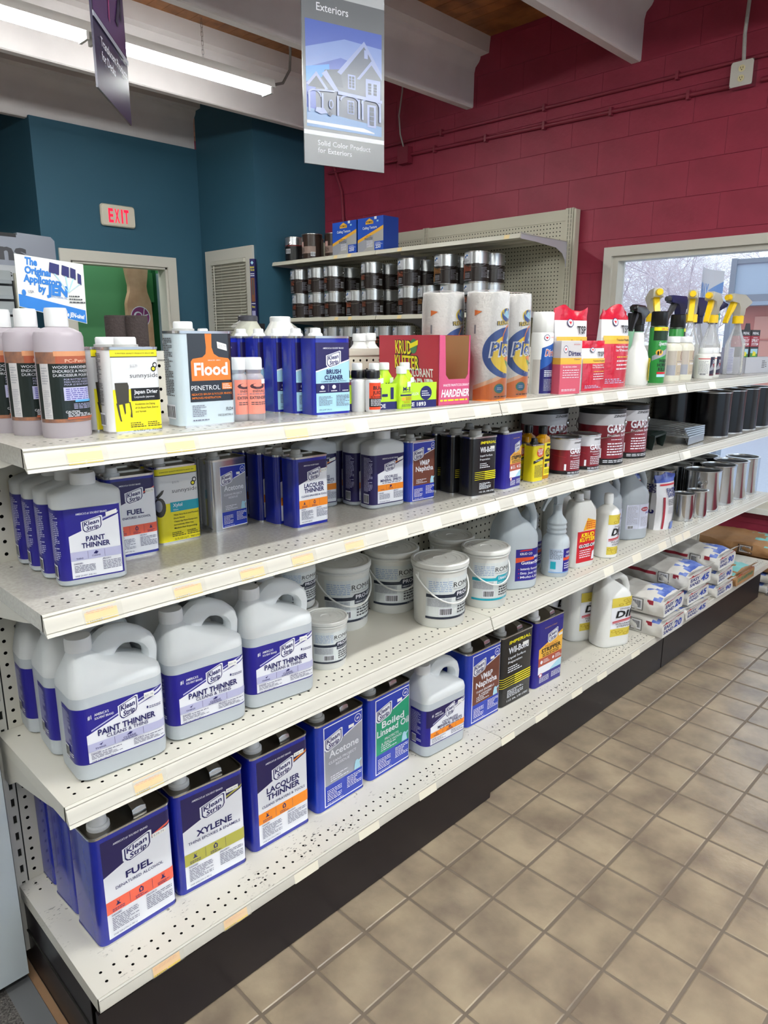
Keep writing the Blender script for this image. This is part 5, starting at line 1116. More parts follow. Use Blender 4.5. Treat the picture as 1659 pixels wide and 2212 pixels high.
# small gusseted bag
def pouch(name, label, w, d, h, m, topm, design, loc, rot, group, cat='pouch', crown=.0, wav=.006, seed=1, topfrac=.86, shiny=None, gm=None):
    g = random.Random(seed); t = thing(name, label, cat, group, loc, rot); N = 14; rings = []; lv = [i / 20 for i in range(21)]
    def wd(q):
        f = 1 if q < .6 else 1 - (q - .6) / .4
        return w * (1 + .02 * math.sin(q * 5 + seed)), max(.0022, d * (.85 + .15 * math.sin(PI * min(1, q * 1.5))) * max(0.0, f) ** .8)
    for q in lv:
        W_, D_ = wd(q); r = []
        for i in range(N + 1): u = i / N; x = -W_ / 2 + W_ * u; bulge = (1 - abs(2 * u - 1) ** 2.2); r.append((x, -D_ / 2 * (.35 + .65 * bulge), u, -1))
        for i in range(N + 1): u = 1 - i / N; x = -W_ / 2 + W_ * u; bulge = (1 - abs(2 * u - 1) ** 2.2); r.append((x, D_ / 2 * (.35 + .65 * bulge) + .0006, u, 1))
        rings.append([(x, y + (wav * math.sin(u * 9 + seed) if q > .9 else 0), h * q + (crown * math.sin(u * 7 + seed * 2) * max(0, q - .85) / .15 if q > .85 else 0)) for x, y, u, _ in r])
    b = MB(); b.rings(rings, [m] * 17 + [topm] * 3); b.obj('film_bag', t)
    def front(a, z, k):
        q = z / h; W_, D_ = wd(q); u = a / W_ + .5; bulge = (1 - min(1, abs(2 * u - 1)) ** 2.2)
        # follow the straight facets between levels
        for l0, l1 in zip(lv, lv[1:]):
            if l0 <= q <= l1:
                y0_ = -wd(l0)[1] / 2 * (.35 + .65 * bulge); y1_ = -wd(l1)[1] / 2 * (.35 + .65 * bulge); return (a, y0_ + (y1_ - y0_) * (q - l0) / (l1 - l0) - k - .0006, z)
        return (a, -D_ / 2 - k, z)
    front.bent = w / 14
    P = Print(w, d, .001, (-w * .48, 0, w * .48, h), curve=front); P.k = .0032; design(P); P.obj(t)
    return t
def R_(P, v0, v1, m, u0=0, u1=1):
    n = max(1, round((v1 - v0) / .05)); k = P.k
    for i in range(n): P.k = k; P.rect(u0, v0 + (v1 - v0) * i / n, u1, v0 + (v1 - v0) * (i + 1) / n, m)
FILMW = mat('white_glossy_film', 'dcdce0', .25, spec=.6, bump=.25, bscale=25); FILMR = mat('red_glossy_film', 'c22038', .2, spec=.7, bump=.35, bscale=30); FILMB = mat('blue_glossy_film', '3550b4', .22, spec=.7, bump=.3, bscale=30)
def d_es5(P):
    SB = mat('dark_blue_sack_letters', '26307c', .5); R_(P, .80, .83, RED, .1, .95); P.text('EASY', .62, .68, .07, SB, .5, bold=.02); P.text('SAND', .62, .60, .07, SB, .5, bold=.02); P.text('5', .85, .60, .15, SB, .2, bold=.03)
    R_(P, .02, .6, mat('dark_red_sack_stripe', '9c2637', .5), .18, .26); P.fine(.4, .45, .9, .57, 4, DGREY); P.fine(.4, .3, .75, .42, 5, GREYP); R_(P, .0, .14, SACKB, .6, 1.0); P.poly([(.85, .14), (1, .14), (1, .3)], SACKB)
pe = pouch('sand_bag', 'small upright white and blue EASY SAND 5 bag beside the empty tin cans', .118, .078, .235, FILMW, FILMB, d_es5, (2.553, .143, Z1), -12, 'small sand compound bags', 'bag', .004, seed=2)
P = Print(.118, .078, .001, (-.03, .03, .03, .2), curve=lambda a, z, k: (-.118 / 2 - .004 - k, a, z)); P.text('EASY', -.0 + .62, .86, .2, NAVY, .6, bold=.02, rot=-PI / 2); P.text('SAND', .34, .86, .2, NAVY, .6, bold=.02, rot=-PI / 2); P.text('5', .40, .28, .26, NAVY, .3, bold=.03, rot=-PI / 2); P.obj(pe, 'side_print')
clone(pe, 'small EASY SAND 5 bag behind the front one', 'small sand compound bags', (2.535, .265, Z1), -10)
CHROME = mat('bare_tin', 'cfd2d6', .12, metal=1)
TG = 'empty bare tin cans'
tg = round_can('empty_can', 'empty bare gallon tin, first of the front row', .083, .192, [(0, CHROME), (1, CHROME)], rim=TINRIM, open_top=True, ears=True, loc=(3.03, .165, Z1), rot=0, group=TG, bailang=-150)
for i, (x, y) in enumerate(((3.225, .165), (3.40, .165), (3.575, .170))): clone(tg, 'empty bare gallon tin, %s of the front row' % ('second', 'third', 'fourth')[i], TG, (x, y, Z1), rnd.uniform(-10, 10))
for i, (x, y) in enumerate(((2.90, .325), (3.085, .33), (3.27, .33), (3.45, .33))): clone(tg, 'empty bare gallon tin, %s of the back row' % ('first', 'second', 'third', 'fourth')[i], TG, (x, y, Z1), rnd.uniform(-40, 10))
qt = round_can('empty_can', 'small empty bare quart tin in front of the gallon tins, right one', .0535, .124, [(0, CHROME), (1, CHROME)], open_top=True, loc=(2.868, .118, Z1), group=TG)
qt.scale = (.85, .85, 1.0); clone(qt, 'small empty bare quart tin in front of the gallon tins, left one', TG, (2.755, .135, Z1), 0)

# ============================================================ THIRD SHELF (quarts)
Q = QBOX
def q_bottle(name, label, group, design, loc, rot, w=.118, d=.058, h=.172):
    t = thing(name, label, 'bottle', group, loc, rot); r = .018; b = MB()
    b.loft([(w - .008, d - .008, r, 0), (w, d, r, .004), (w, d, r, .10), (w, d, r, .142), (w, d, r, h * .935), (w * .975, d * .97, r, h * .962), (w * .88, d * .92, r, h * .985), (w * .62, d * .86, r, h * 1.012), (.042, .042, .021, h * 1.04), (.038, .038, .019, h * 1.06)], [JUGF] * 3 + [JUGE] * 6, 6); b.obj('body', t)
    MB().cap(0, 0, h * 1.045, .0215, .020, CAPW, 40, .93).obj('cap', t)
    P = Print(w, d, r, (-w / 2 - d * .62, h * .07, w / 2 - .006, h * .82)); design(P); P.obj(t, 'wrap_label'); return t
def d_ptq(P, odor=False):
    u0 = .30; P.rect(0, 0, 1, 1, LABNAVY if not odor else NAVY2); P.rect(.38, .03, .97, .97, LABNAVY if not odor else NAVY2); P.poly([(.38, .02), (.97, .02), (.97, .86), (.38, .62)], WHITE)
    P.poly([(.70, .80), (.97, .91), (.97, .885), (.70, .775)], LAV if not odor else ORANGE)
    P.text("AMERICA'S #1 SOLVENT BRAND", .66, .905, .028, WHITE, .36, bold=.01); P.logo(.655, .755, .22, .20)
    if odor: P.text('ODORLESS', .68, .52, .055, NAVY, .30, bold=.015); P.text('MINERAL SPIRITS', .68, .45, .055, NAVY, .48, bold=.015); P.fine(.48, .415, .9, .44, 1, NAVY)
    else: P.text('PAINT', .68, .525, .07, NAVY, .22, bold=.03); P.text('THINNER', .68, .435, .07, NAVY, .33, bold=.03)
    P.rect(.38, .27, .97, .395, ORANGE if odor else LAV)
    for u in (.575, .77): P.rect(u, .28, u + .003, .385, NAVY)
    P.text('CLEANS', .67, .30, .022, NAVY, .1, bold=.01); P.text('THINS', .48, .285, .022, NAVY, .08, bold=.01); P.poly([(.64, .34), (.67, .38), (.70, .36), (.68, .33)], NAVY)
    P.text('DANGER!', .41, .215, .022, NAVY, .1, al='l', bold=.01); P.text('¡PELIGRO!', .74, .235, .022, NAVY, .1, al='l', bold=.01); P.fine(.41, .10, .65, .205, 5); P.fine(.74, .09, .96, .225, 6); P.text('ONE QUART (946 mL)', .41, .04, .02, NAVY, .24, al='l')
    P.fine(.10, .27, .28, .96, 26, LAV, .5, seed=4); P.bars(.09, .03, .22, .22)
    P.poly([(.82, .84), (.95, .875), (.95, .935), (.82, .90)], PAPER)
PQ = 'milky paint thinner quart bottles'
pq = q_bottle('thinner_bottle', 'milky PAINT THINNER quart bottle frontmost at the left end of the quart shelf', PQ, d_ptq, corner(.072, .150, .118, .058, -10, Z2), -10)
lastq = [('second', .2225), ('third', .2845), ('fourth', .3460)]
for n_, y in lastq: clone(pq, 'milky paint thinner quart bottle, %s in its row at the left end' % n_, PQ, corner(.070, y - .01, .118, .058, -9, Z2), -9)
OQ = 'milky odorless mineral spirits quart bottles'
oq = q_bottle('spirits_bottle', 'milky ODORLESS MINERAL SPIRITS quart bottle at the front of its row', OQ, lambda P: d_ptq(P, True), corner(.874, .188, .118, .058, -6, Z2), -6)
for i in range(2): clone(oq, 'milky mineral spirits quart bottle, %s in its row' % ('second', 'third')[i], OQ, (oq.location.x - .006 * (i + 1), oq.location.y + .063 * (i + 1), Z2), -6 + i)
clone(oq, 'milky mineral spirits quart bottle standing left of the spirits row', OQ, (.80, .325, Z2), -8)
QC = 'metal quart cans on the quart shelf'
fq = f_can('solvent_can', 'blue FUEL quart can half hidden behind the paint thinner quarts', Q, CANBLUE, lambda P: (d_white(P, ['FUEL'], 'DENATURED ALCOHOL', CORAL, big=False), sticker(P, .76, .80, .2, .06)), QC, **fl(.208, .242, Q, -4, Z2))
row_back(fq, 1, .06, ['blue FUEL quart can behind the front one'], QC)
SUNW = mat('sunny_can_white', 'dfe0e2', .25, coat=.3)
def d_sun(P, title='Xylol', tcol=None, pint=False):
    P.rect(0, 0, 1, 1, YEL); P.poly([(0, .52), (1, .52), (1, .90), (0, .90)], SUNW); P.rect(0, .895, 1, .905, BLACK)
    P.text('SUNNYSIDE QUALITY PRODUCTS SINCE 1893', .5, .935, .014, BLACK, .8, bold=.01)
    P.text('sunnyside', .66, .655, .055, DGREY, .60)
    for u, v in ((.90, .80), (.86, .755)): P.ell(u, v, .055, .034, BLACK, 16); P.ell(u, v, .033, .020, SUNW if v > .78 else YEL, 14)
    P.poly([(.30, .40) if not pint else (.36, .38), (1, .40) if not pint else (1, .38), (1, .53), (.30, .53) if not pint else (.36, .53)], tcol or TEAL)
    P.text(title, .36 if not pint else .42, .465, .045, WHITE, .22 if not pint else .5, al='l', bold=.02); P.text('Xileno' if not pint else 'Laqueado japones', .36 if not pint else .42, .415, .024, WHITE, .12 if not pint else .42, al='l')
    ft = mat('dark_furniture_print', '3c3830', .4)
    if pint:
        P.poly([(.04, .60), (.30, .60), (.32, .56), (.30, .36), (.06, .34)], ft); P.poly([(.04, .36), (.09, .36), (.11, .22), (.13, .14), (.10, .15), (.07, .24)], ft); P.poly([(.17, .35), (.22, .35), (.22, .24), (.20, .22)], ft); P.poly([(.26, .37), (.31, .36), (.33, .26), (.31, .19), (.35, .18), (.35, .27), (.33, .37)], ft)
        for i, t_ in enumerate(('Accelerates the Drying', 'of Oil-Based Paint, Enamel', 'and Varnish')): P.text(t_, .42, .33 - .045 * i, .022, BLACK, (.42, .48, .22)[i], al='l', bold=.012)
    else:
        P.ell(.07, .48, .13, .13, ft, 18); P.ell(.05, .50, .07, .08, GREYP, 14); P.poly([(.04, .60), (.14, .66), (.18, .71), (.12, .70), (.0, .62)], ft)
        for i, t_ in enumerate(('Thins Anti-Rust and Porch &', 'Deck Paints', 'Cleans Up Paint Equipment', 'Immediately After Use', 'Medium-Fast Evaporating')): P.text(t_, .36, .345 - .045 * i, .020, BLACK, (.6, .26, .56, .46, .54)[i], al='l', bold=.012)
    P.fine(.3, .06, .62, .13, 3, BLACK); P.fine(.66, .06, .96, .13, 3, BLACK); P.text('16 FL.OZ.(1 PT)  .473 LITER' if pint else '32 FL.OZ.(1QT)  .9463 LITER', .66, .015, .024, BLACK, .62)
    P.text('$12.79' if pint else '$15.79', .45, .78, .03, GREYP, .15)
xq = f_can('xylol_can', 'yellow and white sunnyside Xylol quart can' .replace('sunnyside ', ''), Q, SUNW, lambda P: d_sun(P), QC, front=(.0, .02, .985, .985), lowcap=True, **fl(.330, .279, Q, -2, Z2))
row_back(xq, 1, .058, ['yellow and white Xylol quart can behind the front one'], QC)
SILC = mat('silver_can_lacquer', 'c4c6ca', .18, metal=.95)
aq = f_can('acetone_can', 'silver quart can with a blue and grey Acetone label', Q, SILC, lambda P: d_blue(P, ['Acetone'], ['CLEANS PROJECT', 'RESIDUE'], GREYP, WHITE, big=False), QC, front=(.22, .05, .94, .90), capm=CAPG, **fl(.462, .274, Q, 4, Z2))
row_back(aq, 1, .06, ['silver Acetone quart can behind the front one'], QC)
lq = f_can('solvent_can', 'blue LACQUER THINNER quart can at the front of its row', Q, CANBLUE, lambda P: (d_white(P, ['LACQUER', 'THINNER'], 'CLEANS SPRAYERS & TOOLS', ORANGE, big=False), sticker(P, .72, .80, .2, .06)), QC, capm=CAPG, front=(.12, .06, .99, .93), **fl(.615, .174, Q, -1.9, Z2))
for i in range(3): clone(lq, 'blue lacquer thinner quart can, %s in its row' % ('second', 'third', 'fourth')[i], QC, (lq.location.x - .008 * (i + 1), lq.location.y + .0585 * (i + 1), Z2), -2 + i)
nq = f_can('solvent_can', 'bright blue VM&P Naphtha quart can with a brown panel', Q, KSBLUE, lambda P: (d_blue(P, ['VM&P', 'Naphtha'], [], BROWNP, WHITE, big=False),), QC, front=(.12, .03, .98, .97), capm=CAPG, **fl(1.000, .173, Q, -4, Z2))
row_back(nq, 1, .06, ['bright blue naphtha quart can behind the front one'], QC)
wq = f_can('bonding_can', 'black Wil-Bond quart can with yellow stripes at the front of the quart shelf', Q, BLKCAN, d_bond, QC, front=(.22, .03, .99, .97), lowcap=True, capm=CAPG, capr=.017, capx=-.2, **fl(1.175, .101, Q, -8, Z2))
for i, (dx, dy) in enumerate(((-.005, .066), (-.012, .128))): clone(wq, 'black quart can, %s' % ('second in the black row', 'third in the black row', 'standing behind the stripper quart')[i], QC, (wq.location.x + dx, wq.location.y + dy, Z2), -8 + 3 * i)
sq = f_can('stripper_can', 'navy STRIPPER quart can with an amber panel at the front of the quart shelf', Q, LABNAVY, d_stripper, QC, front=(.3, .04, .99, .95), capm=CAPG, **fl(1.318, .092, Q, 4, Z2))
row_back(sq, 2, .062, ['navy STRIPPER quart can second in its row', 'navy STRIPPER quart can third in its row'], QC)
YC = mat('yellow_can_paint', 'd8c81c', .3)
def d_goof(P):
    P.ell(.60, .80, .34, .13, mat('orange_red_print', 'd0502c', .4), 18); P.text('GOOF', .6, .82, .075, WHITE, .5, bold=.03); P.text('OFF', .62, .73, .075, WHITE, .4, bold=.03); P.poly([(0, .50), (.95, .60), (.95, .68), (0, .58)], BLACK); P.text('PROFESSIONAL', .5, .565, .04, WHITE, .7, rot=.06); P.fine(.1, .1, .9, .46, 10, DGREY)
gf = f_can('remover_can', 'small yellow remover can with a black pourer cap at the front of the quart shelf', (.052, .042, .118, .008), YC, d_goof, 'small yellow remover cans', front=(.04, .03, .98, .96), capm=CAPB, capx=0, capy=0, capr=.010, **fl(1.477, .097, (.052, .042), -5, Z2))
clone(gf, 'small yellow remover can left behind the front one', 'small yellow remover cans', (gf.location.x - .018, gf.location.y + .05, Z2), -5)
GOLD = clearmat('golden_liquid_bottle', 'd89a10', .25, .15)
def d_gone(P): P.rect(0, 0, 1, 1, YEL); P.ell(.5, .70, .36, .14, BLACK, 16); P.text('GOO', .5, .72, .09, YEL, .45, bold=.02); P.text('GONE', .5, .63, .09, YEL, .6, bold=.02); P.rect(.1, .42, .9, .5, BLACK); P.rect(.1, .25, .45, .36, BLACK); P.rect(.5, .25, .85, .36, mat('pink_print', 'caa09a', .4)); P.fine(.1, .05, .9, .2, 4, BLACK); P.rect(.3, .9, .8, .97, BLACK)
go = bottle('remover_bottle', 'flat clear bottle of golden liquid with a yellow label and black cap, front one', [(.05, .032, .012, 0), (.054, .035, .013, .004), (.054, .035, .013, .120), (.050, .033, .013, .130), (.024, .024, .012, .138), (.022, .022, .011, .150)], GOLD, (0, 0, .142, .0145, .024), 6, d_gone, (.054, .035, .013, (-.014, .012, .026, .115)), 'golden liquid bottles', (1.566, .125, Z2), 0, capm=CAPB)
clone(go, 'flat clear bottle of golden liquid behind the front one', 'golden liquid bottles', (1.556, .172, Z2), -4)
GRED = mat('dark_red_can_wrap', '7c1b28', .3, coat=.3); GWHT = mat('pale_can_top_band', 'c6c6cc', .3)
def d_gard(P):
    P.text('ZINSSER', .74, .885, .045, BLACK, .26, bold=.015, shear=.2); P.text('GARDZ', .74, .60, .15, WHITE, .42, bold=.03); P.text('Problem Surface', .74, .52, .05, WHITE, .40, bold=.01); P.fine(.60, .45, .8, .48, 1, WHITE)
    P.poly([(.0, .60), (.45, .50), (.45, .49), (.0, .59)], mat('bright_red_line', 'b02838', .4))
    for i in range(5): P.fine(.55, .16 + .052 * i, .84, .195 + .052 * i, 1, WHITE, .6, seed=i)
    P.rect(.0, .0, 1, .10, BLACK); P.fine(.5, .02, .9, .08, 2, WHITE); P.rect(.43, .12, .47, .3, WHITE)
GZ = 'dark red primer cans'
R = .081
gg = round_can('primer_can', 'dark red GARDZ gallon can with wire handle, the front left one of the gallons', R, .196, [(0, BLACK), (.06, GRED), (.72, GWHT), (.93, BLACK), (1, BLACK)], bail=True, bailang=-30, rim=CAPB, lidm=CAPB, design=d_gard, frame=(-R * 1.75, .004, R * 1.35, .188), loc=(1.992, .152, Z2), rot=-42, group=GZ)
b_ = MB()
for sx in (-1, 1):
    pass
clone(gg, 'dark red GARDZ gallon can, the right one of the front pair', GZ, (2.188, .158, Z2), -44); clone(gg, 'dark red GARDZ gallon can at the back by the perforated board', GZ, (1.835, .290, Z2), -40)
R = .0515
gs = round_can('primer_can', 'small dark red GARDZ quart can, the left one at the front', R, .121, [(0, BLACK), (.05, GRED), (.70, GWHT), (1, GWHT)], design=d_gard, frame=(-R * 1.7, .003, R * 1.5, .116), loc=(1.700, .125, Z2), rot=-38, group=GZ)
clone(gs, 'small dark red GARDZ quart can, the right one at the front', GZ, (1.826, .122, Z2), -40)
# bucket grids and green hooks
GRID = mat('galvanised_steel', 'aeb4ba', .3, metal=.85)
def grid(label, loc, rot, tilt):
    t = thing('roller_grid', label, 'grid', 'expanded steel roller grids', loc, rot); W_, L_ = .20, .27; m = MB()
    for i in range(15):
        x = -W_ / 2 + W_ * (i + .5) / 15; m.tube([(x + .0045 * (1 if k % 2 else -1), L_ * k / 22, .001) for k in range(23)], .0011, GRID, 4)
    m.obj('mesh_wires', t, kind='stuff')
    e = MB()
    for a, b in (((-W_ / 2, 0), (W_ / 2, 0)), ((W_ / 2, 0), (W_ / 2, L_)), ((W_ / 2, L_), (-W_ / 2, L_)), ((-W_ / 2, L_), (-W_ / 2, 0))): e.tube([(a[0], a[1], .001), (b[0], b[1], .001)], .0025, GRID, 6)
    e.box(-W_ / 2, -.001, -.030, W_ / 2, .001, .001, GRID); e.obj('frame', t); t.rotation_euler = (math.radians(tilt), 0, math.radians(rot))
for i in range(5): grid('flat steel roller grid, %s of its pile by the black pails' % ('bottom', 'second from the bottom', 'middle', 'second from the top', 'top')[i], (2.70 + .008 * i, .085 + .006 * i, Z2 + .034 + .0075 * i), 4 - 1.5 * i, 2)
HG = mat('dark_green_plastic', '1c2c28', .35)
def hook(label, x, i):
    t = thing('pail_grid', label, 'grid', 'dark green plastic pail grids', (x, .135 + .012 * i, Z2), 8); m = MB()
    for k in range(7): m.box(-.075 + k * .0235, 0, .052, -.070 + k * .0235, .16, .056, HG)
    m.box(-.08, 0, .050, .08, .004, .058, HG); m.box(-.08, .156, .050, .08, .16, .058, HG); m.obj('grate', t, smooth=False)
    for sx in (-.078, .070): q = MB(); q.prism([(-.012, .056), (.012, .056), (.012, .035), (.004, 0), (-.004, 0), (-.012, .035)], sx, sx + .006, HG, 'x'); q.v = [(a, b + .012, c) for a, b, c in q.v]; q.obj('leg', t)
for i in range(4): hook('dark green plastic pail grid, %s of the nested four' % ('nearest', 'second', 'third', 'furthest')[i], 2.46 + .014 * i, i)
BKP = mat('black_pail_plastic', '0c0c10', .22, spec=.45)
bp = round_can('black_pail', 'black paint pail with a bare metal rim, first from the left on the quart shelf', .083, .20, [(0, BKP), (1, BKP)], open_top=True, rim=TINRIM, loc=(3.035, .160, Z2), group='black paint pails')
bp.scale = (1, 1, 1)
for i, x in enumerate((3.220, 3.405, 3.590)): clone(bp, 'black paint pail with a bare metal rim, %s from the left' % ('second', 'third', 'fourth')[i], 'black paint pails', (x, .160, Z2))
for i, x in enumerate((2.945, 3.1275, 3.3125, 3.4975)): clone(bp, 'black paint pail in the back row, %s from the left' % ('first', 'second', 'third', 'fourth')[i], 'black paint pails', (x, .303, Z2))

# ============================================================ TOP SHELF
HAZY = plasticmat('hazy_lilac_bottle', 'd6ced6', .45, .3)
def d_pc(P):
    K_ = mat('blackish_green_label', '15211f', .35); BK = mat('bark_print', '6e5650', .5, noise=('a06a4c', 60, 1)); P.rect(0, 0, 1, .80, K_); P.rect(0, 0, 1, .05, BK); P.rect(0, .80, 1, .955, BK); P.rect(.35, .80, 1, .90, mat('copper_print', 'a8573c', .4)); P.rect(.33, .90, 1, .965, mat('orange_bark', 'd0926a', .5))
    P.text('PC-Petrifier', .72, .815, .045, mat('pale_copper', 'e8c8b0', .4), .48); P.rect(.10, .05, .24, .80, mat('pale_side_panel', 'c8c6c8', .4)); P.fine(.12, .07, .22, .45, 16, GREYP); P.fine(.12, .52, .22, .76, 7, GREYP)
    for i, t_ in enumerate(('WOOD HARDENER', 'ENDURECE A MADERA', 'DURCISSEUR POUR BOIS')): P.text(t_, .30, .735 - .055 * i, .036, WHITE, (.56, .62, .68)[i], al='l')
    for i, t_ in enumerate(('FOR ROTTED WOOD', 'PARA WOOD PODRIDA', 'POUR LE BOIS POURRI')): P.text(t_, .66, .575 - .035 * i, .024, LAV, .44)
    P.poly([(.42, .30), (.86, .30), (.86, .48), (.42, .48)], LAV); P.fine(.45, .31, .84, .47, 6, mat('violet_print', '4a48a0', .4)); P.rect(.58, .275, .9, .305, mat('sky_blue_print', '58a8dc', .4)); P.fine(.55, .18, .92, .26, 4, LAV); P.text('CAUTION:', .42, .13, .03, WHITE, .22, al='l', bold=.01); P.fine(.45, .075, .92, .13, 3, WHITE); P.rect(.44, .04, .96, .07, mat('copper_print', 'a8573c', .4))
WH = 'wood hardener bottles'
pcb = bottle('hardener_bottle', 'tall hazy wood hardener bottle, frontmost at the left end of the top shelf', [(.076, .064, .030, 0), (.079, .066, .032, .004), (.079, .066, .032, .165), (.074, .062, .030, .172), (.050, .046, .022, .178), (.032, .032, .016, .181), (.032, .032, .016, .186)], HAZY, (0, 0, .181, .0185, .030), 8, d_pc, (.079, .066, .032, (-.064, .026, .046, .146)), WH, (.112, .153, Z3), 8)
for i, (dx, dy) in enumerate(((-.024, .070), (-.044, .138), (-.056, .206))): clone(pcb, 'tall hazy wood hardener bottle, %s in its row on the top shelf' % ('second', 'third', 'fourth')[i], WH, (.112 + dx, .153 + dy, Z3), 8 - 2 * i)
PB = (.099, .046, .148, .014)
sidef = lambda P: (P.fine(.1, .3, .9, .98, 34, DGREY, .6), P.bars(.1, .03, .9, .2))
jd = f_can('drier_can', 'yellow and white Japan Drier pint can at the front of the top shelf', PB, SUNW, lambda P: d_sun(P, 'Japan Drier', BLACK, True), 'Japan Drier pint cans', front=(.10, .0, .985, .985), capx=-.02, capy=0, capr=.019, lowcap=True, sidefine=sidef, topm=TIN, **fl(.171, .116, PB, -3.5, Z3))
clone(jd, 'yellow and white Japan Drier pint can half hidden behind the front one', 'Japan Drier pint cans', (jd.location.x - .010, jd.location.y + .052, Z3), -4)
FL = mat('pale_blue_can_paint', 'c3d2da', .28, coat=.3)
def d_flood(P):
    P.rect(.05, .26, .99, .985, mat('glossy_black_panel', '17161c', .2, coat=.5)); O = mat('paintbrush_orange', 'e07a2c', .35)
    P.poly([(.41, .985), (.55, .985), (.54, .84), (.58, .77), (.68, .735), (.88, .72), (.92, .69), (.92, .485), (.10, .485), (.10, .69), (.14, .72), (.34, .735), (.41, .77), (.425, .84)], O)
    P.text('SINCE 1841', .58, .695, .013, WHITE, .26); P.text('Flood', .51, .545, .13, WHITE, .70, bold=.03); P.text('PENETROL', .08, .385, .05, WHITE, .60, al='l'); P.rect(.72, .385, .94, .455, O); P.fine(.74, .39, .92, .45, 3, WHITE)
    P.text('REDUCES BRUSH & ROLLER MARKS', .08, .33, .022, O, .84, al='l', bold=.01); P.text('IMPROVES PENETRATION', .08, .29, .022, O, .60, al='l', bold=.01)
    P.fine(.08, .10, .36, .23, 7); P.text('FLD4', .94, .15, .035, DGREY, .15, al='r', bold=.01); P.text('ONE QUART/946 mL', .94, .09, .025, DGREY, .34, al='r'); P.fine(.08, .05, .42, .08, 1)
    P.poly([(.66, .83), (.86, .80), (.85, .87), (.65, .90)], PAPER); P.text('$25.79', .755, .835, .03, GREYP, .15, rot=-.12)
FB_ = (.118, .060, .176, .013)
f_can('additive_can', 'pale blue can with a black panel and orange paintbrush reading Flood Penetrol'.replace('Flood ', ''), FB_, FL, d_flood, None, front=(.14, .01, .99, .99), capx=-.24, capy=0, capr=.018, lowcap=True, sidefine=sidef, topm=TIN, **fl(.303, .108, FB_, -3, Z3))
CLR = clearmat('clear_bottle_plastic', 'e8e2e6', .62, .08); PINK = plasticmat('salmon_liquid', 'e88f80', .3, .3)
def d_ext2(P):
    P.rect(0, .06, 1, .97, mat('salmon_label', 'ea8d7c', .4)); P.ell(.45, .80, .34, .08, mat('dark_crest_print', '4a3038', .4), 10); P.ell(.45, .83, .2, .05, mat('salmon_label', 'ea8d7c', .4), 10); P.text('ENDURO', .5, .64, .06, DGREY, .55, bold=.01); P.fine(.1, .58, .9, .62, 1); P.text('EXTENDER', .5, .46, .075, DGREY, .8, bold=.015); P.fine(.15, .30, .9, .40, 2, DGREY); P.rect(.62, .86, 1, .98, PAPER)
ex = round_bottle('extender_bottle', 'small clear bottle with a salmon EXTENDER label and white cap, the front one', 'clear bottles of extender', .0215, .126, CLR, d_ext2, (-.022, .010, .026, .085), (.482, .128, Z3), -10, .0165, .024, .66)
clone(ex, 'small clear bottle with a salmon label, the left one of the pair', 'clear bottles of extender', (.452, .141, Z3), 10)
BC = 'blue BRUSH CLEANER quart cans'
def d_brush(P):
    P.rect(0, 0, 1, 1, NAVY2); P.poly([(0, .42), (1, .42), (1, .74), (0, .60)], LBLUE); P.poly([(.0, .60), (1, .765), (1, .745), (.0, .58)], WHITE); P.rect(0, .0, 1, .28, LBLUE); P.rect(.01, .285, .99, .415, NAVY2)
    P.text("AMERICA'S #1 SOLVENT BRAND", .5, .91, .022, WHITE, .6, bold=.01); P.logo(.5, .765, .38, .21); P.text('BRUSH', .5, .555, .062, NAVY, .42, bold=.028); P.text('CLEANER', .5, .472, .062, NAVY, .54, bold=.028); P.text('CLEANS BRUSHES & TOOLS', .5, .435, .022, NAVY, .74)
    for i in range(3):
        u = (i + .5) / 3
        if i: P.rect(i / 3, .3, i / 3 + .004, .4, WHITE)
        (None if i == 2 else P.ell(u, .365, .055, .03, WHITE, 10)); P.fine(u - .09, .295, u + .09, .325, 1, WHITE)
    P.fine(.06, .10, .44, .24, 7); P.fine(.56, .08, .95, .25, 8); P.text('ONE QUART (946 mL)', .06, .03, .02, NAVY, .36, al='l')
bcn = f_can('cleaner_can', 'blue BRUSH CLEANER quart can at the front of its slanting row', (.100, .056, .168, .012), CANBLUE, d_brush, BC, front=(.06, .05, .97, .92), topm=TIN, **fl(.606, .086, (.100, .056), -5, Z3))
for i in range(5): clone(bcn, 'blue brush cleaner quart can, %s back from the front one' % ('first', 'second', 'third', 'fourth', 'fifth')[i], BC, (bcn.location.x - .0075 * (i + 1) - (.085 if i == 4 else 0), bcn.location.y + .0575 * (i + 1) - (.045 if i == 4 else 0), Z3), -5)
def d_bug(P): P.rect(0, 0, 1, 1, mat('vermilion_print', 'e24a26', .4)); P.rect(0, .10, 1, .42, BLACK); P.text('BUG', .55, .74, .14, BLACK, .6, bold=.03); P.text('JUICE', .55, .57, .13, BLACK, .68, bold=.02); P.fine(.1, .44, .9, .52, 2, BLACK); P.fine(.1, .14, .9, .4, 6, WHITE)
bj = round_bottle('additive_bottle', 'tiny white bottle with a vermilion BUG JUICE label and black cap, right front one', 'tiny white bottles with black caps', .0175, .093, OPW, d_bug, (-.014, .006, .024, .066), (.777, .083, Z3), -26, .0145, .017, .72, capm=CAPB)
clone(bj, 'tiny white black-capped bottle turned to its barcode side', 'tiny white bottles with black caps', (.758, .112, Z3), 110); clone(bj, 'tiny white black-capped bottle behind the right front one', 'tiny white bottles with black caps', (.800, .120, Z3), -24); clone(bj, 'tiny white black-capped bottle beside the brush cleaner can', 'tiny white bottles with black caps', (.738, .140, Z3), -20)
LIME = mat('lime_plastic', 'b5dc28', .3)
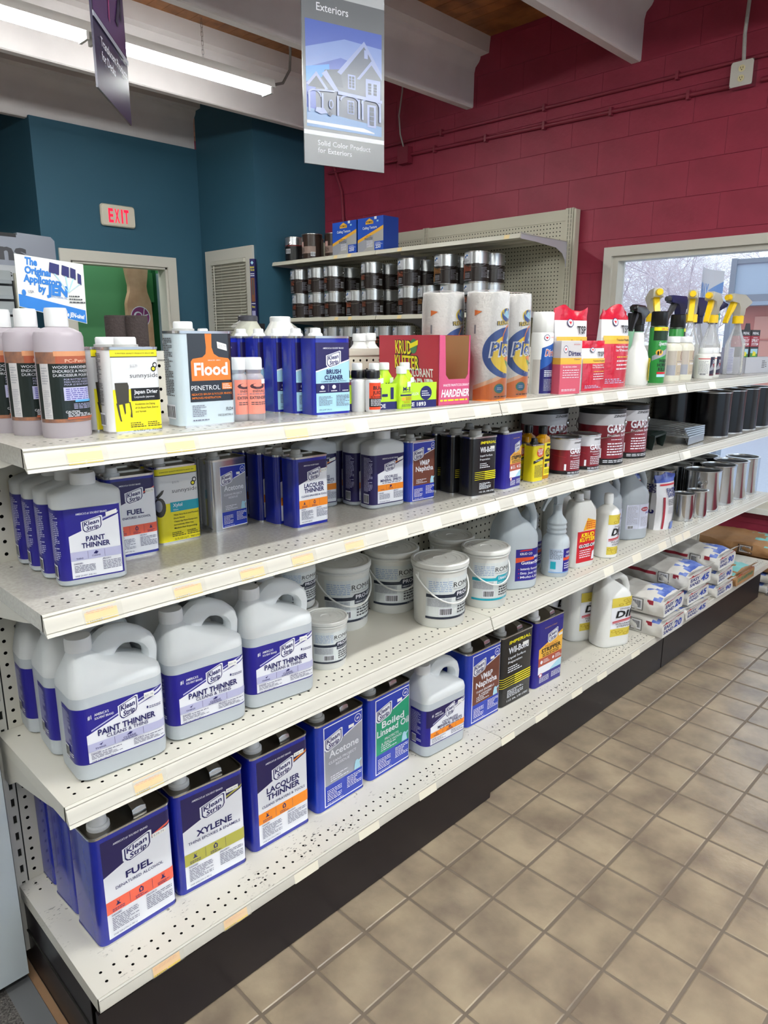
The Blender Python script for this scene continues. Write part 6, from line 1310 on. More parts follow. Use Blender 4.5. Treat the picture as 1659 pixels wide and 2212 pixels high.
def d_m1(P): P.text('M-1', .5, .60, .13, NAVY, .6, bold=.03); P.text('MILDEWCIDE', .5, .53, .05, NAVY, .7); P.rect(0, .42, 1, .47, NAVY); P.rect(.1, .26, .4, .38, AMBER); P.fine(.45, .26, .95, .40, 4, RED); P.text('CAUTION', .5, .17, .06, RED, .5); P.fine(.1, .05, .9, .14, 2, DGREY); P.poly([(.55, .72), (.85, .74), (.85, .92), (.55, .90)], PAPER)
m1 = bottle('additive_bottle', 'lime green M-1 bottle with a white cap standing in front of its tray', [(.037, .037, .006, 0), (.039, .039, .007, .002), (.039, .039, .007, .050), (.034, .034, .007, .062), (.022, .022, .010, .078), (.020, .020, .010, .086)], LIME, (0, 0, .082, .0125, .017), 4, d_m1, (.039, .039, .007, (-.017, .002, .018, .07)), 'lime green M-1 bottles', (.884, .095, Z3), -8)
for i, (x, y, lb) in enumerate(((.832, .135, 'at the front left of the tray'), (.876, .145, 'second along the tray front'), (.920, .118, 'at the right end of the tray front'), (.805, .165, 'in the tray left of the front ones'), (.775, .185, 'in the tray near the brush cleaner cans'), (.745, .205, 'at the left end of the tray'))): clone(m1, 'lime green M-1 bottle ' + lb, 'lime green M-1 bottles', (x, y, Z3 + .008), -8)
t = thing('display_tray', 'lime and navy M-1 cardboard display tray holding the lime bottles', 'tray', None, (.862, .155, Z3), -32)
m = MB(); W_, D_, H_ = .25, .105, .060
m.box(-W_ / 2, -D_ / 2, 0, W_ / 2, D_ / 2, .0015, LIME)
for q in ((-W_ / 2, -D_ / 2, 0, W_ / 2, -D_ / 2 + .0015, H_), (-W_ / 2, D_ / 2 - .0015, 0, W_ / 2, D_ / 2, H_ * .7), (-W_ / 2, -D_ / 2, 0, -W_ / 2 + .0015, D_ / 2, H_ * .7), (W_ / 2 - .0015, -D_ / 2, 0, W_ / 2, D_ / 2, H_ * .7)): m.box(*q, LIME)
m.obj('tray', t, smooth=False); t.location = (.868, .143, Z3); t.rotation_euler[2] = math.radians(-12)
P = Print(W_, D_, .001, (-W_ / 2, 0, W_ / 2, H_)); P.rect(0, 0, 1, .30, NAVY); P.text('SUNNYSIDE', .25, .07, .15, WHITE, .3, bold=.02); P.text('SINCE 1893', .72, .07, .15, WHITE, .3, bold=.02); P.text('M-1', .35, .42, .42, NAVY, .28, bold=.04); P.text('TREATS 1 GALLON', .68, .5, .12, WHITE, .2); P.ell(.87, .58, .07, .28, NAVY, 18); P.fine(.82, .45, .92, .7, 3, WHITE); P.obj(t)
# red display carton
RB = mat('crimson_carton', 'b3283c', .4); PK = mat('pink_carton_front', 'c8507a', .4); KRAFT = mat('kraft_inside', 'a98156', .7)
t = thing('display_carton', 'open crimson carton reading KRUD KUTTER with a pink HARDENER front', 'box', None, (1.066, .188, Z3), -8)
W_, D_, H_ = .106, .245, .172; m = MB(); x0, x1, y0, y1 = -W_ / 2, W_ / 2, -D_ / 2, D_ / 2; e = .0015
m.box(x0, y0, 0, x1, y1, e, RB); m.box(x0, y0, 0, x0 + e, y1, H_, RB); m.box(x1 - e, y0, 0, x1, y1, H_, RB); m.box(x0, y1 - e, 0, x1, y1, H_, RB)
m.box(x0 + e, y0 + e, e, x0 + 2 * e, y1 - e, H_ - .001, KRAFT); m.box(x1 - 2 * e, y0 + e, e, x1 - e, y1 - e, H_ - .001, KRAFT); m.box(x0 + e, y1 - 2 * e, e, x1 - e, y1 - e, H_ - .001, KRAFT)
m.prism([(x0, 0), (x1, 0), (x1, H_), (x1 - .004, H_), (x1 - .006, .075), (x1 - .014, .064), (x0 + .034, .064), (x0 + .024, .075), (x0 + .020, H_ - .002), (x0, H_)], y0, y0 + e, PK)
m.obj('carton', t, smooth=False)
P = Print(W_, D_, .001, (x0, 0, x1, H_)); P.text('WASTE PAINT/COLORANT', .56, .27, .035, WHITE, .84, bold=.01, shear=.15); P.text('HARDENER', .54, .12, .105, WHITE, .90, bold=.03, shear=.15); P.fine(.06, .05, .96, .085, 1, YEL, .7); P.obj(t)
P = Print(W_, D_, .001, (0, 0, 1, 1), curve=lambda a, z, k: (x0 - k, a, z)); P.fr = (y1, 0, y0, H_)
P.text('KRUD', .44, .72, .2, BLACK, .29, bold=.05, shear=.1, rot=.03); P.text('KRUD', .43, .73, .19, YEL, .27, bold=.02, shear=.1, rot=.03); P.text('KUTTER', .50, .50, .2, BLACK, .42, bold=.05, shear=.1, rot=.03); P.text('KUTTER', .49, .51, .19, YEL, .40, bold=.02, shear=.1, rot=.03)
P.ell(.60, .84, .06, .11, mat('globe_green', '3c7850', .4), 18); P.poly([(.53, .80), (.67, .86), (.67, .93), (.53, .87)], YEL); P.text('COLORANT', .70, .40, .12, WHITE, .45, bold=.02, shear=.15); P.text('HARDENER', .66, .17, .2, WHITE, .6, bold=.03, shear=.15); P.text('NO RESIDUAL', .74, .06, .07, YEL, .34, bold=.02, shear=.15); P.obj(t, 'side_print')
for i in range(2):
    pouch('hardener_packet', ('red hardener packet standing at the front inside the crimson carton', 'red hardener packet standing at the back inside the crimson carton')[i], .085, .018, .158, FILMR, FILMR, lambda P: (P.text('KRUD', .6, .5, .12, YEL, .4, bold=.02), P.text('KUTTER', .6, .38, .1, WHITE, .5, bold=.02)), (1.045 + .03 * i, .165 + .10 * i, Z3 + .002), -8 + 75, 'red hardener packets', 'packet')
# paper towels
TOW = mat('quilted_white_paper', 'f2efec', .75, bump=.5, bscale=90)
TBL = mat('towel_royal_blue', '1d4f9c', .3); TYE = mat('towel_yellow', 'f0d024', .3); TOR = mat('towel_orange', 'f0862a', .3); TGR = mat('towel_green', '4a9a3c', .3)
def d_tow(P):
    P.poly([(0, 0), (1, 0), (1, .19), (.6, .24), (0, .10)], TOR); P.poly([(.0, .10), (.35, .17), (.7, .24), (.6, .26), (0, .14)], mat('towel_pale_orange', 'f2c8a4', .4))
    P.ell(.66, .445, .50, .235, TBL, 40); P.ell(.76, .435, .46, .185, TYE, 40); P.ell(.84, .40, .22, .10, TGR, 24); P.ell(.84, .39, .24, .03, TOR, 20)
    P.poly([(.52, .53), (.55, .62), (.64, .69), (.76, .71), (.88, .69), (.96, .62), (.97, .52)], TOR); P.poly([(.54, .53), (.57, .615), (.65, .675), (.76, .695), (.87, .675), (.94, .615), (.95, .52)], TBL); P.poly([(.66, .56), (.74, .60), (.77, .68), (.80, .60), (.90, .57), (.80, .54), (.77, .48), (.74, .55)], LBLUE)
    P.text('Plenty', .70, .42, .135, WHITE, .86, bold=.04, shear=.2, rot=.06); P.text('Plenty', .70, .43, .12, TBL, .80, bold=.02, shear=.2, rot=.06)
    P.ell(.63, .79, .155, .062, TYE, 26); P.ell(.65, .79, .15, .062, TBL, 26); P.poly([(.54, .79), (.60, .83), (.66, .825), (.72, .845), (.77, .79), (.70, .755), (.62, .77)], LBLUE); P.text('FLEX-A-SIZE', .64, .705, .035, BLACK, .46, bold=.05, rot=.08); P.text('FLEX-A-SIZE', .64, .707, .032, TYE, .43, bold=.01, rot=.08)
    P.ell(.50, .115, .11, .045, TGR, 24); P.ell(.50, .115, .095, .038, mat('towel_teal', '1878a0', .3), 24); P.fine(.45, .1, .55, .13, 2, WHITE); P.fine(.4, .03, .9, .05, 1, BLACK); P.poly([(0, .78), (.14, .82), (.0, .835)], TOR); P.rect(.0, .62, .03, .70, GREYP)
def towel(label, x, y, rot):
    R = .056; H = .284; t = thing('paper_towel_roll', label, 'paper towel', 'wrapped paper towel rolls', (x, y, Z3), rot)
    b = MB(); b.lathe([(R * .93, 0), (R, .006), (R, H * .5), (R, H - .012), (R * .96, H - .003), (R * .55, H), (R * .36, H - .003), (R * .34, H - .03), (.001, H - .03)], TOW, 40, cap=(True, False)); b.obj('roll', t)
    P = Print(2 * R, 2 * R, R, (-R * 1.25, .0, R * 1.45, H)); d_tow(P); P.obj(t, 'printed_wrap')
    g = random.Random(5); f = MB(); rings = []
    for z, k in ((.002, 1.0), (.01, 1.05), (H * .3, 1.03), (H * .6, 1.035), (H * .9, 1.04), (H + .001, 1.0), (H + .004, .7)):
        rings.append([(R * k * (1 + g.uniform(-.012, .012)) * math.cos(2 * PI * j / 26), R * k * (1 + g.uniform(-.012, .012)) * math.sin(2 * PI * j / 26), z) for j in range(26)])
    f.rings(rings, clearmat('shrink_film', 'ffffff', 1.0, .12), cap=(False, False)); f.obj('film_wrap', t); return t
tw = towel('wrapped paper towel roll with a full Plenty print, the middle one', 1.240, .112, -18)
clone(tw, 'wrapped paper towel roll, right one of the three', 'wrapped paper towel rolls', (1.362, .124, Z3), -20); clone(tw, 'wrapped paper towel roll, left one behind the crimson carton', 'wrapped paper towel rolls', (1.185, .222, Z3), -14)
# aerosol and powders
def d_dirt(P): P.rect(.0, .0, 1, .60, NAVY); P.rect(0, 0, .30, .60, mat('pale_can_print', 'c4c0ba', .4)); P.poly([(.30, .42), (1, .62), (1, .92), (.34, .80)], TBL); P.text('Dirtex', .72, .66, .12, WHITE, .56, bold=.05, shear=.15); P.text('Dirtex', .72, .665, .11, RUST, .53, bold=.02, shear=.15); P.ell(.50, .98, .11, .055, NAVY, 18); P.ell(.50, .98, .09, .045, WHITE, 18); P.poly([(.44, .995), (.56, .995), (.50, .95)], RED); P.text('SAVOGRAN', .80, .975, .025, RED, .3); P.fine(.45, .30, .95, .42, 4, WHITE); P.fine(.45, .05, .95, .26, 9, GREYP)
bottle('aerosol_can', 'tall white and navy Dirtex aerosol can beside the paper towels', [(.064, .064, .032, 0), (.066, .066, .033, .002), (.066, .066, .033, .178), (.062, .062, .031, .182), (.064, .064, .032, .184), (.063, .063, .0315, .238), (.058, .058, .029, .2415)], OPW, None, 9, d_dirt, (.066, .066, .033, (-.040, .002, .046, .170)), None, (1.537, .126, Z3), -38, cat='spray can')
def d_dbox(P): P.rect(0, .0, 1, .62, mat('rose_box', 'c8566a', .4)); P.rect(0, .56, 1, .68, AMBER); P.ell(.22, .84, .1, .07, NAVY, 16); P.ell(.22, .84, .085, .058, WHITE, 16); P.poly([(.17, .86), (.27, .86), (.22, .80)], RED); P.text('SAVOGRAN', .74, .92, .02, RED, .3); P.text('Dirtex', .66, .72, .09, NAVY, .6, bold=.02); P.text('Cleaner', .78, .64, .03, NAVY, .3); P.text('For walls, floors, windows', .12, .50, .03, WHITE, .66, al='l', bold=.01); [P.fine(.12, .30 + .045 * i, .9, .33 + .045 * i, 1, WHITE, seed=i) for i in range(4)]; P.fine(.1, .05, .8, .10, 2, WHITE)
carton('cleaner_box', 'small rose and white Dirtex powder box in front of the pouches', .084, .045, .158, mat('pale_box_board', 'c9c6c8', .4), d_dbox, corner(1.548, .066, .084, .045, -16, Z3), -16, side=lambda P: (P.rect(0, 0, 1, .6, mat('rose_box', 'c8566a', .4)), P.rect(0, .56, 1, .68, AMBER)))
def d_tsp(P):
    R_(P, 0, .55, FILMR); R_(P, .55, .65, AMBER); P.ell(.40, .82, .10, .05, NAVY, 18); P.ell(.40, .82, .08, .042, WHITE, 18); P.poly([(.35, .835), (.45, .835), (.40, .795)], RED); P.text('SAVOGRAN', .72, .86, .025, RED, .34, bold=.01); P.text('TSP', .78, .69, .09, BLACK, .34, bold=.02); P.text('Trisodium Phosphate', .66, .585, .028, BLACK, .6, bold=.01, shear=.15)
    P.text('Heavy duty cleaner', .35, .50, .028, WHITE, .56, al='l', bold=.01); P.text('Use TSP before painting', .35, .455, .028, WHITE, .6, al='l', bold=.01); [P.fine(.40, .22 + .05 * i, .95, .255 + .05 * i, 1, WHITE if i < 3 else AMBER, seed=i) for i in range(4)]; P.fine(.1, .05, .8, .12, 3, LAV)
TS_ = 'red and white TSP pouches'
pouch('cleaner_pouch', 'large glossy TSP pouch, the left one of the tall pair', .150, .055, .262, FILMW, FILMR, d_tsp, (1.79, .185, Z3), -12, TS_, seed=3, crown=.010)
pouch('cleaner_pouch', 'large glossy TSP pouch, the right one of the tall pair', .150, .06, .268, FILMW, FILMR, d_tsp, (1.985, .130, Z3), -8, TS_, seed=5, crown=.012)
pouch('cleaner_pouch', 'small glossy TSP pouch at the very front of the top shelf', .118, .030, .158, FILMW, FILMR, d_tsp, (1.777, .090, Z3), -8, TS_, seed=7)
pouch('cleaner_pouch', 'small glossy TSP pouch behind the rose and white box', .118, .030, .158, FILMW, FILMR, d_tsp, (1.660, .125, Z3), -12, TS_, seed=8)
def d_simple(P): P.poly([(.1, 0), (1, 0), (1, 1), (.5, .96), (.1, .8)], YEL); P.poly([(.16, .03), (1, .03), (1, .95), (.5, .91), (.16, .76)], mat('dark_teal_label', '1c3038', .35)); P.text('JOMAX', .62, .68, .10, WHITE, .5, bold=.02); P.ell(.7, .52, .15, .06, LIME, 12); P.fine(.3, .1, .9, .4, 6, LBLUE)
spray_bottle('spray_bottle', 'white spray bottle with a black trigger and a dark label on the top shelf', None, .047, .19, OPW, CAPB, design=d_simple, frame=(-.005, .016, .062, .098), loc=(2.17, .125, Z3), rot=0, ribs=False, s=1.25, spec=[(.088, .075, .035, 0), (.094, .080, .037, .006), (.092, .078, .037, .05), (.086, .074, .035, .095), (.072, .064, .031, .118), (.046, .044, .022, .140), (.040, .040, .020, .160), (.037, .037, .018, .175), (.032, .032, .016, .187)])
GRN = mat('bright_green_can', '2c8a3c', .3)
def d_wasp(P): P.rect(0, .70, 1, .86, mat('dark_green_print', '12301c', .4)); P.rect(0, .86, 1, .92, YEL); P.text('18.5 oz', .62, .872, .035, RED, .5, bold=.02); P.text('Spectracide', .66, .62, .06, WHITE, .75, bold=.02, shear=.2); P.poly([(0, .36), (1, .50), (1, .60), (0, .44)], GREYP); P.ell(.35, .50, .18, .05, AMBER, 14); P.ell(.30, .49, .05, .04, BLACK, 8); P.ell(.42, .51, .04, .035, BLACK, 8); P.text('WASP &', .66, .335, .055, BLACK, .6, bold=.03); P.text('HORNET', .64, .265, .055, BLACK, .68, bold=.03); P.text('KILLER', .66, .195, .055, BLACK, .6, bold=.03); P.rect(.3, .14, .9, .175, RED); P.rect(.3, .09, .9, .135, LBLUE)
ws = bottle('aerosol_can', 'green and black wasp and hornet spray can', [(.064, .064, .032, 0), (.066, .066, .033, .003), (.066, .066, .033, .205), (.060, .060, .030, .212), (.063, .063, .0315, .214), (.062, .062, .031, .262), (.056, .056, .028, .265)], [GRN, GRN, mat('dark_green_print', '12301c', .4), CAPB, CAPB, CAPB], None, 9, d_wasp, (.066, .066, .033, (-.030, .003, .044, .225)), 'aerosol cans near the spray bottles', (2.345, .130, Z3), -44, cat='spray can')
dg = bottle('aerosol_can', 'black-topped can with a pale green label behind the white spray bottle', [(.064, .064, .032, 0), (.066, .066, .033, .003), (.066, .066, .033, .20), (.062, .062, .031, .21), (.060, .060, .030, .262)], [CAPB, mat('pale_green_print', '8fc4a4', .4), CAPB, CAPB], None, 9, lambda P: P.fine(.05, .05, .95, .95, 10, DGREY), (.066, .066, .033, (-.04, .03, .04, .19)), 'aerosol cans near the spray bottles', (2.19, .245, Z3), 0, cat='spray can')
clone(dg, 'black-topped can with a pale green label behind the wasp spray', 'aerosol cans near the spray bottles', (2.36, .235, Z3), 30)
def d_rej(P): P.rect(0, 0, .44, .42, GREYP); P.rect(0, .42, .44, 1, mat('warm_grey_label', 'b5aca2', .4)); P.rect(.46, 0, 1, 1, mat('tan_label', 'b8aa94', .4)); P.ell(.8, .80, .1, .18, mat('maroon_print', '5c1c30', .4), 16); P.ell(.8, .80, .07, .14, mat('tan_label', 'b8aa94', .4), 14); P.text('508D', .72, .42, .08, WHITE, .4, bold=.02); P.fine(.5, .55, .9, .6, 1); P.text('32 FL OZ', .72, .08, .04, DGREY, .3)
CR = mat('creamy_white_plastic', 'dddbcb', .35)
rb = bottle('remover_jar', 'creamy wide-mouthed bottle with a tan label, the right one', [(.076, .058, .026, 0), (.080, .062, .028, .005), (.080, .062, .028, .130), (.070, .056, .026, .142), (.054, .050, .025, .148), (.052, .050, .025, .155)], CR, (0, 0, .150, .030, .024), 7, d_rej, (.080, .062, .028, (-.045, .022, .043, .118)), 'creamy wide-mouthed bottles', (2.645, .150, Z3), -18)
clone(rb, 'creamy wide-mouthed bottle with a tan label, the left one', 'creamy wide-mouthed bottles', (2.525, .150, Z3), -18)
clone(ws, 'dark red-topped can behind the two creamy bottles', 'aerosol cans near the spray bottles', (2.735, .225, Z3), 40)
def d_dryd(P): P.rect(0, .88, .5, .92, RED); P.fine(.04, .1, .44, .8, 10, GREYP); P.rect(.5, 0, 1, 1, mat('deep_indigo_label', '28243e', .35)); P.poly([(.5, .35), (.62, .65), (.8, .35), (.5, .25)], GREYP); P.text('DRY', .78, .66, .16, WHITE, .3, bold=.02); P.text('TEK', .78, .46, .16, RED, .3, bold=.02); P.rect(.5, .0, 1, .08, mat('maroon_print', '5c1c30', .4)); P.bars(.1, .02, .35, .14)
dd = bottle('powder_jar', 'short white jar with an indigo label in front of the clear bottles, the left one', [(.072, .072, .034, 0), (.076, .076, .036, .004), (.076, .076, .036, .090), (.070, .070, .033, .100), (.054, .054, .027, .104), (.052, .052, .026, .110)], OPW, (0, 0, .106, .029, .022), 8, d_dryd, (.076, .076, .036, (-.05, .012, .052, .09)), 'short white jars with indigo labels', (2.815, .128, Z3), -34)
clone(dd, 'short white jar with an indigo label, the right one', 'short white jars with indigo labels', (2.945, .150, Z3), -34)
CLB = clearmat('clear_spray_bottle_plastic', 'f0f2f6', .80, .06); YT = mat('yellow_trigger', 'f0c814', .35); MILK = plasticmat('frosted_sprayer_head', 'd8d6cc', .5, .3); INDG = mat('indigo_plastic', '2a2c58', .35)
def d_clr(P): P.rect(.45, .0, .98, .86, clearmat('frosted_scale_label', 'e4e4d8', .45, .3)); [P.rect(.50, .08 + .085 * i, .62, .085 + .085 * i, DGREY) for i in range(9)]; P.fine(.66, .2, .95, .8, 8, DGREY)
CS = 'clear empty spray bottles with trigger heads'
spc = [(.080, .080, .036, 0), (.084, .084, .038, .005), (.084, .084, .038, .135), (.080, .080, .036, .148), (.052, .052, .026, .185), (.034, .034, .017, .215), (.030, .030, .015, .225), (.027, .027, .0135, .235)]
cb = spray_bottle('spray_bottle', 'clear empty spray bottle with a yellow trigger, nearest the black box on the right', CS, .042, .235, CLB, MILK, YT, d_clr, (-.04, .01, .045, .165), (3.262, .165, Z3), -45 + 30, spc, collar=YT, s=1.8)
for i, (x, y, r_, lb) in enumerate(((3.045, .20, 5, 'second from the right'), (2.87, .225, 20, 'third from the right'), (2.645, .300, 38, 'leftmost of the yellow ones'))): clone(cb, 'clear empty spray bottle with a yellow trigger, %s' % lb, CS, (x, y, Z3), r_)
cb2 = spray_bottle('spray_bottle', 'clear empty spray bottle with an indigo trigger head, left one', CS, .042, .235, CLB, INDG, DGREY, d_clr, (-.04, .01, .045, .165), (2.935, .305, Z3), -20, spc, collar=INDG, s=1.6)
clone(cb2, 'clear empty spray bottle with an indigo trigger head, middle one', CS, (3.12, .295, Z3), -20); clone(cb2, 'clear empty spray bottle with an indigo trigger head, right one', CS, (3.29, .290, Z3), -50)
# boxes at the far end
def d_prev(P): P.rect(0, .86, 1, 1, BLACK); P.text('PREVAL', .5, .89, .06, WHITE, .7, bold=.02); P.rect(0, .60, 1, .86, mat('dark_red_sack_stripe', '9c2637', .5)); P.text('AMAZING', .5, .80, .03, WHITE, .5); P.text('SPRAY', .5, .71, .075, WHITE, .8, bold=.02); P.text('SYSTEM', .5, .63, .06, WHITE, .76, bold=.02); P.rect(.1, .33, .9, .55, LBLUE); P.poly([(.1, .33), (.9, .33), (.9, .43), (.1, .45)], TGR); P.poly([(.35, .38), (.7, .38), (.75, .46), (.4, .5)], YEL); P.rect(.1, .08, .9, .28, mat('maroon_print', '5c1c30', .4)); P.poly([(.15, .12), (.85, .12), (.7, .22), (.35, .24)], RED)
PV = 'dark spray system boxes'
DKB = mat('near_black_carton', '221c20', .4)
def hangbox(label, x, y, rot):
    t = carton('sprayer_box', label, .078, .052, .205, DKB, d_prev, (x, y, Z3 + .004), rot, group=PV, side=lambda P: P.rect(0, .6, 1, .86, mat('dark_red_sack_stripe', '9c2637', .5))); q = MB(); q.prism([(-.028, .2), (.028, .2), (.018, .238), (-.018, .238)], .020, .022, DKB); q.v = [(a, b, c) for a, b, c in q.v]; q.obj('hang_tab', t, smooth=False); return t
hangbox('dark boxed spray system with a red band, the left one at the right end', 3.475, .215, -12); hangbox('dark boxed spray system with a red band, the right one at the right end', 3.580, .205, -12)
t = thing('display_tray', 'plain white cardboard tray at the right end of the top shelf holding the dark boxes', 'tray', None, (3.535, .215, Z3), -10); m = MB(); W_, D_ = .235, .16
for q in ((-W_ / 2, -D_ / 2, 0, W_ / 2, D_ / 2, .0015), (-W_ / 2, -D_ / 2, 0, W_ / 2, -D_ / 2 + .002, .078), (-W_ / 2, D_ / 2 - .002, 0, W_ / 2, D_ / 2, .10), (-W_ / 2, -D_ / 2, 0, -W_ / 2 + .002, D_ / 2, .078), (W_ / 2 - .002, -D_ / 2, 0, W_ / 2, D_ / 2, .078)): m.box(*q, mat('white_tray_board', 'c2c4cc', .5))
m.obj('tray', t, smooth=False); P = Print(W_, D_, .001, (-W_ / 2, 0, W_ / 2, .078)); P.fine(.66, .3, .78, .8, 5, BLACK); P.fine(.8, .35, .86, .7, 3, BLACK); P.obj(t)
carton('filter_box', 'small white and lilac box between the clear bottle and the dark boxes', .045, .04, .125, mat('lilac_white_box', 'b9bcd8', .4), lambda P: P.fine(.1, .1, .9, .95, 14, mat('violet_print', '4a48a0', .4)), (3.375, .235, Z3), -15)
# curled sign behind the sprayers
t = thing('shelf_sign', 'curled pale SPRAY GUN card standing behind the clear spray bottles', 'sign', None, (3.61, .43, 1.336), 4); m = MB()
cur = lambda a: .03 * math.cos(a * 8.5)
m.rings([[(a, cur(a), z), (a, cur(a) + .002, z)][0:2] for z in (0, 1)] if False else [[(a, cur(a) + dy, z) for dy in (0, .0015)] for a, z in ()] or [[(a, cur(a) + dy, z) for a in [-.18 + .03 * i for i in range(13)]] for dy, z in ((0, 0), (0, .385))], mat('pale_card', 'c6ccd8', .4), close=False, cap=(False, False)); m.obj('card', t)
fm = lambda a, z, k: (a, cur(a) - k, z); fm.bent = .03
P = Print(.36, .01, .001, (-.18, 0, .18, .385), curve=fm); SBL = mat('sign_soft_blue', '5c8cd0', .4); P.poly([(.55, .72), (1, .86), (1, .70)], SBL); P.poly([(.60, .66), (1, .42), (1, .32), (.62, .62)], mat('sign_green', '4aa08c', .4)); P.text('SPRAY', .30, .60, .20, SBL, .55, bold=.05); P.text('GUN', .36, .36, .20, SBL, .36, bold=.05); P.ell(.10, .32, .05, .05, mat('sign_aqua', '7cc4d8', .4)); P.obj(t, 'printed_face')

# ------------------------------------------------------------ things on the far side of the top rail
t = thing('foam_cover', 'dark brown foam roller cover standing behind the Japan Drier cans, right one', 'foam roller', 'dark foam roller covers', (.452, .55, Z3))
FOAM = mat('dark_brown_foam', '3a3130', .95, bump=.4, bscale=200); m = MB(); m.lathe([(.0255, 0), (.0262, .004), (.0262, .212), (.0245, .215), (.012, .215), (.012, .20), (.001, .20)], FOAM, 24, cap=(True, False)); m.obj('foam_sleeve', t)
clone(t, 'dark brown foam roller cover standing behind the Japan Drier cans, left one', 'dark foam roller covers', (.415, .575, Z3))
t = thing('brand_card', 'tilted white card with blue letters and foam brushes, reading The Original Applicators by JEN', 'sign', None, (.262, .55, 1.20), -2); m = MB(); m.prism([(-.068, .228), (.0715, .195), (.0745, .322), (-.066, .334)], -.001, .001, mat('white_card', 'dfe0dc', .45)); m.box(-.004, .001, 0, .004, .004, .3, TIN); m.obj('card', t, smooth=False)
JB = mat('applicator_blue', '1e72c4', .35); P = Print(.14, .002, .0005, (-.070, .2, .0745, .335)); P.k = .0005
P.poly([(.02, .22), (.99, -.03), (.995, .14), (.02, .38)] if False else [(.02, .215), (.985, -.03), (.99, .17), (.025, .40)], JB)
for i, (t_, u, v, w_) in enumerate((('The', .24, .84, .16), ('Original', .32, .70, .34), ('Applicators', .38, .565, .50), ('by', .36, .44, .10))): P.text(t_, u, v, .105, JB, w_ * 1.08, bold=.05, rot=-.09)
P.text('JEN', .57, .40, .15, JB, .30, bold=.06, rot=-.09); P.text('MANUFACTURING, INC.', .57, .355, .028, JB, .3, rot=-.09); P.text('be JEN-uine!', .80, .06, .07, WHITE, .28, bold=.03, rot=-.16)
for u, v, s_ in ((.56, .80, .08), (.72, .77, .06), (.83, .74, .045), (.92, .66, .03)): P.poly([(u - s_, v - .05), (u + s_ * .8, v - .09), (u + s_, v + .07), (u - s_ * .7, v + .10)], NAVY); P.poly([(u - .01, v - .07), (u + .01, v - .07), (.745, .45), (.735, .45)], LBLUE)
P.fine(.74, .28, .98, .42, 3, DGREY, .45); P.ell(.10, .42, .03, .05, JB, 8); P.text('USA', .2, .42, .04, NAVY, .08); P.obj(t, 'printed_face')
YJ = plasticmat('cloudy_yellowish_plastic', 'd8d9c8', .4, .3); BJ = 'cloudy jugs under clear film'
bj1 = bottle('cleaner_bottle', 'cloudy white jug with a dark ring cap under clear film behind the brush cleaner cans', [(.10, .10, .05, 0), (.105, .105, .052, .01), (.105, .105, .052, .14), (.085, .085, .042, .175), (.05, .05, .025, .205), (.046, .046, .023, .212)], YJ, (0, 0, .208, .026, .014), 8, None, None, BJ, (.765, .545, Z3), 0, capm=mat('dark_grey_cap', '3c3c44', .4), cat='jug')
bj2 = bottle('cleaner_bottle', 'cloudy white jug with a white cap under clear film behind the brush cleaner cans', [(.10, .10, .05, 0), (.105, .105, .052, .01), (.105, .105, .052, .15), (.09, .09, .045, .180), (.058, .058, .029, .205), (.054, .054, .027, .215)], OPW, (0, 0, .208, .029, .014), 8, None, None, BJ, (.872, .545, Z3), 0, cat='jug')
m = MB(); rg = []
for i in range(13):
    u = i / 12; x = .71 + .22 * u; top = 1.424 - .055 * math.sin(PI * min(1, max(0, (u - .22) / .5))) if .22 < u < .72 else 1.424 - .06 * (abs(u - .25) if u < .3 else abs(u - .75)) * 4 * .5
    rg.append([(x, .492, 1.30), (x, .520, top - .01), (x, .545, top), (x, .575, top - .01), (x, .60, 1.30)])
m.rings(rg, clearmat('loose_clear_film', 'ffffff', .97, .1), close=False, cap=(False, False)); tag(m.obj('film_sheet'), 'loose clear film draped over the two cloudy jugs', 'film')
carton('flat_box', 'white topped purple box just behind the penetrol can', .10, .12, .150, mat('plum_carton', '5c3468', .45), None, (.60, .56, Z3), -10); m = MB(); m.box(-.052, -.062, .150, .052, .062, .158, WHITE); o = m.obj('box_lid', bpy.data.objects['flat_box'], smooth=False)
for i, (x, y, h, lb) in enumerate(((1.055, .52, .165, 'small white-capped bottle with a pale blue label beyond the M-1 bottles'), (1.13, .50, .178, 'white-capped bottle just left of the crimson carton, beyond the top rail'), (1.19, .52, .180, 'white-capped bottle half hidden by the crimson carton, beyond the top rail'))):
    b = round_bottle('far_bottle', lb, 'white-capped bottles beyond the top rail', .034, h, OPW, (lambda P: (P.rect(0, 0, 1, 1, LBLUE), P.fine(.1, .1, .9, .9, 5))) if i == 0 else None, (-.03, .03, .03, h * .6), (x, y, Z3), 0, .019, .022, .70)
# header sign and chip rack at the upper left, on another fixture
rk = thing('display_rack', 'colour chip rack with a silver header board at the upper left', 'display', None, (.72, 2.25, 0), 3)
m = MB(); m.box(-.55, -.01, 0, .10, .01, 1.70, mat('dark_rack_board', '2a2c30', .5)); m.obj('rack_board', rk, smooth=False)
m = MB(); m.prism([(-.55, 1.655), (.235, 1.655), (.235, 1.775), (.22, 1.79), (.08, 1.795), (.08, 1.785), (-.55, 1.785)], -.02, .02, mat('brushed_silver_board', '8d929c', .35, metal=.4)); m.obj('header_board', rk, smooth=False)
P = Print(.8, .04, .001, (-.3, 1.60, .235, 1.79)); P.rect(0, .0, .78, .32, mat('white_header_strip', 'c8ccd0', .4)); P.rect(0, .92, .70, .999, BLACK); P.text('ens', .60, .45, .36, DGREY, .34, bold=.04); P.text('shes', .52, .08, .15, BLACK, .24, bold=.01); P.obj(rk, 'header_print')
CHIP = mat('pale_chip_card', 'a8b0b2', .4)
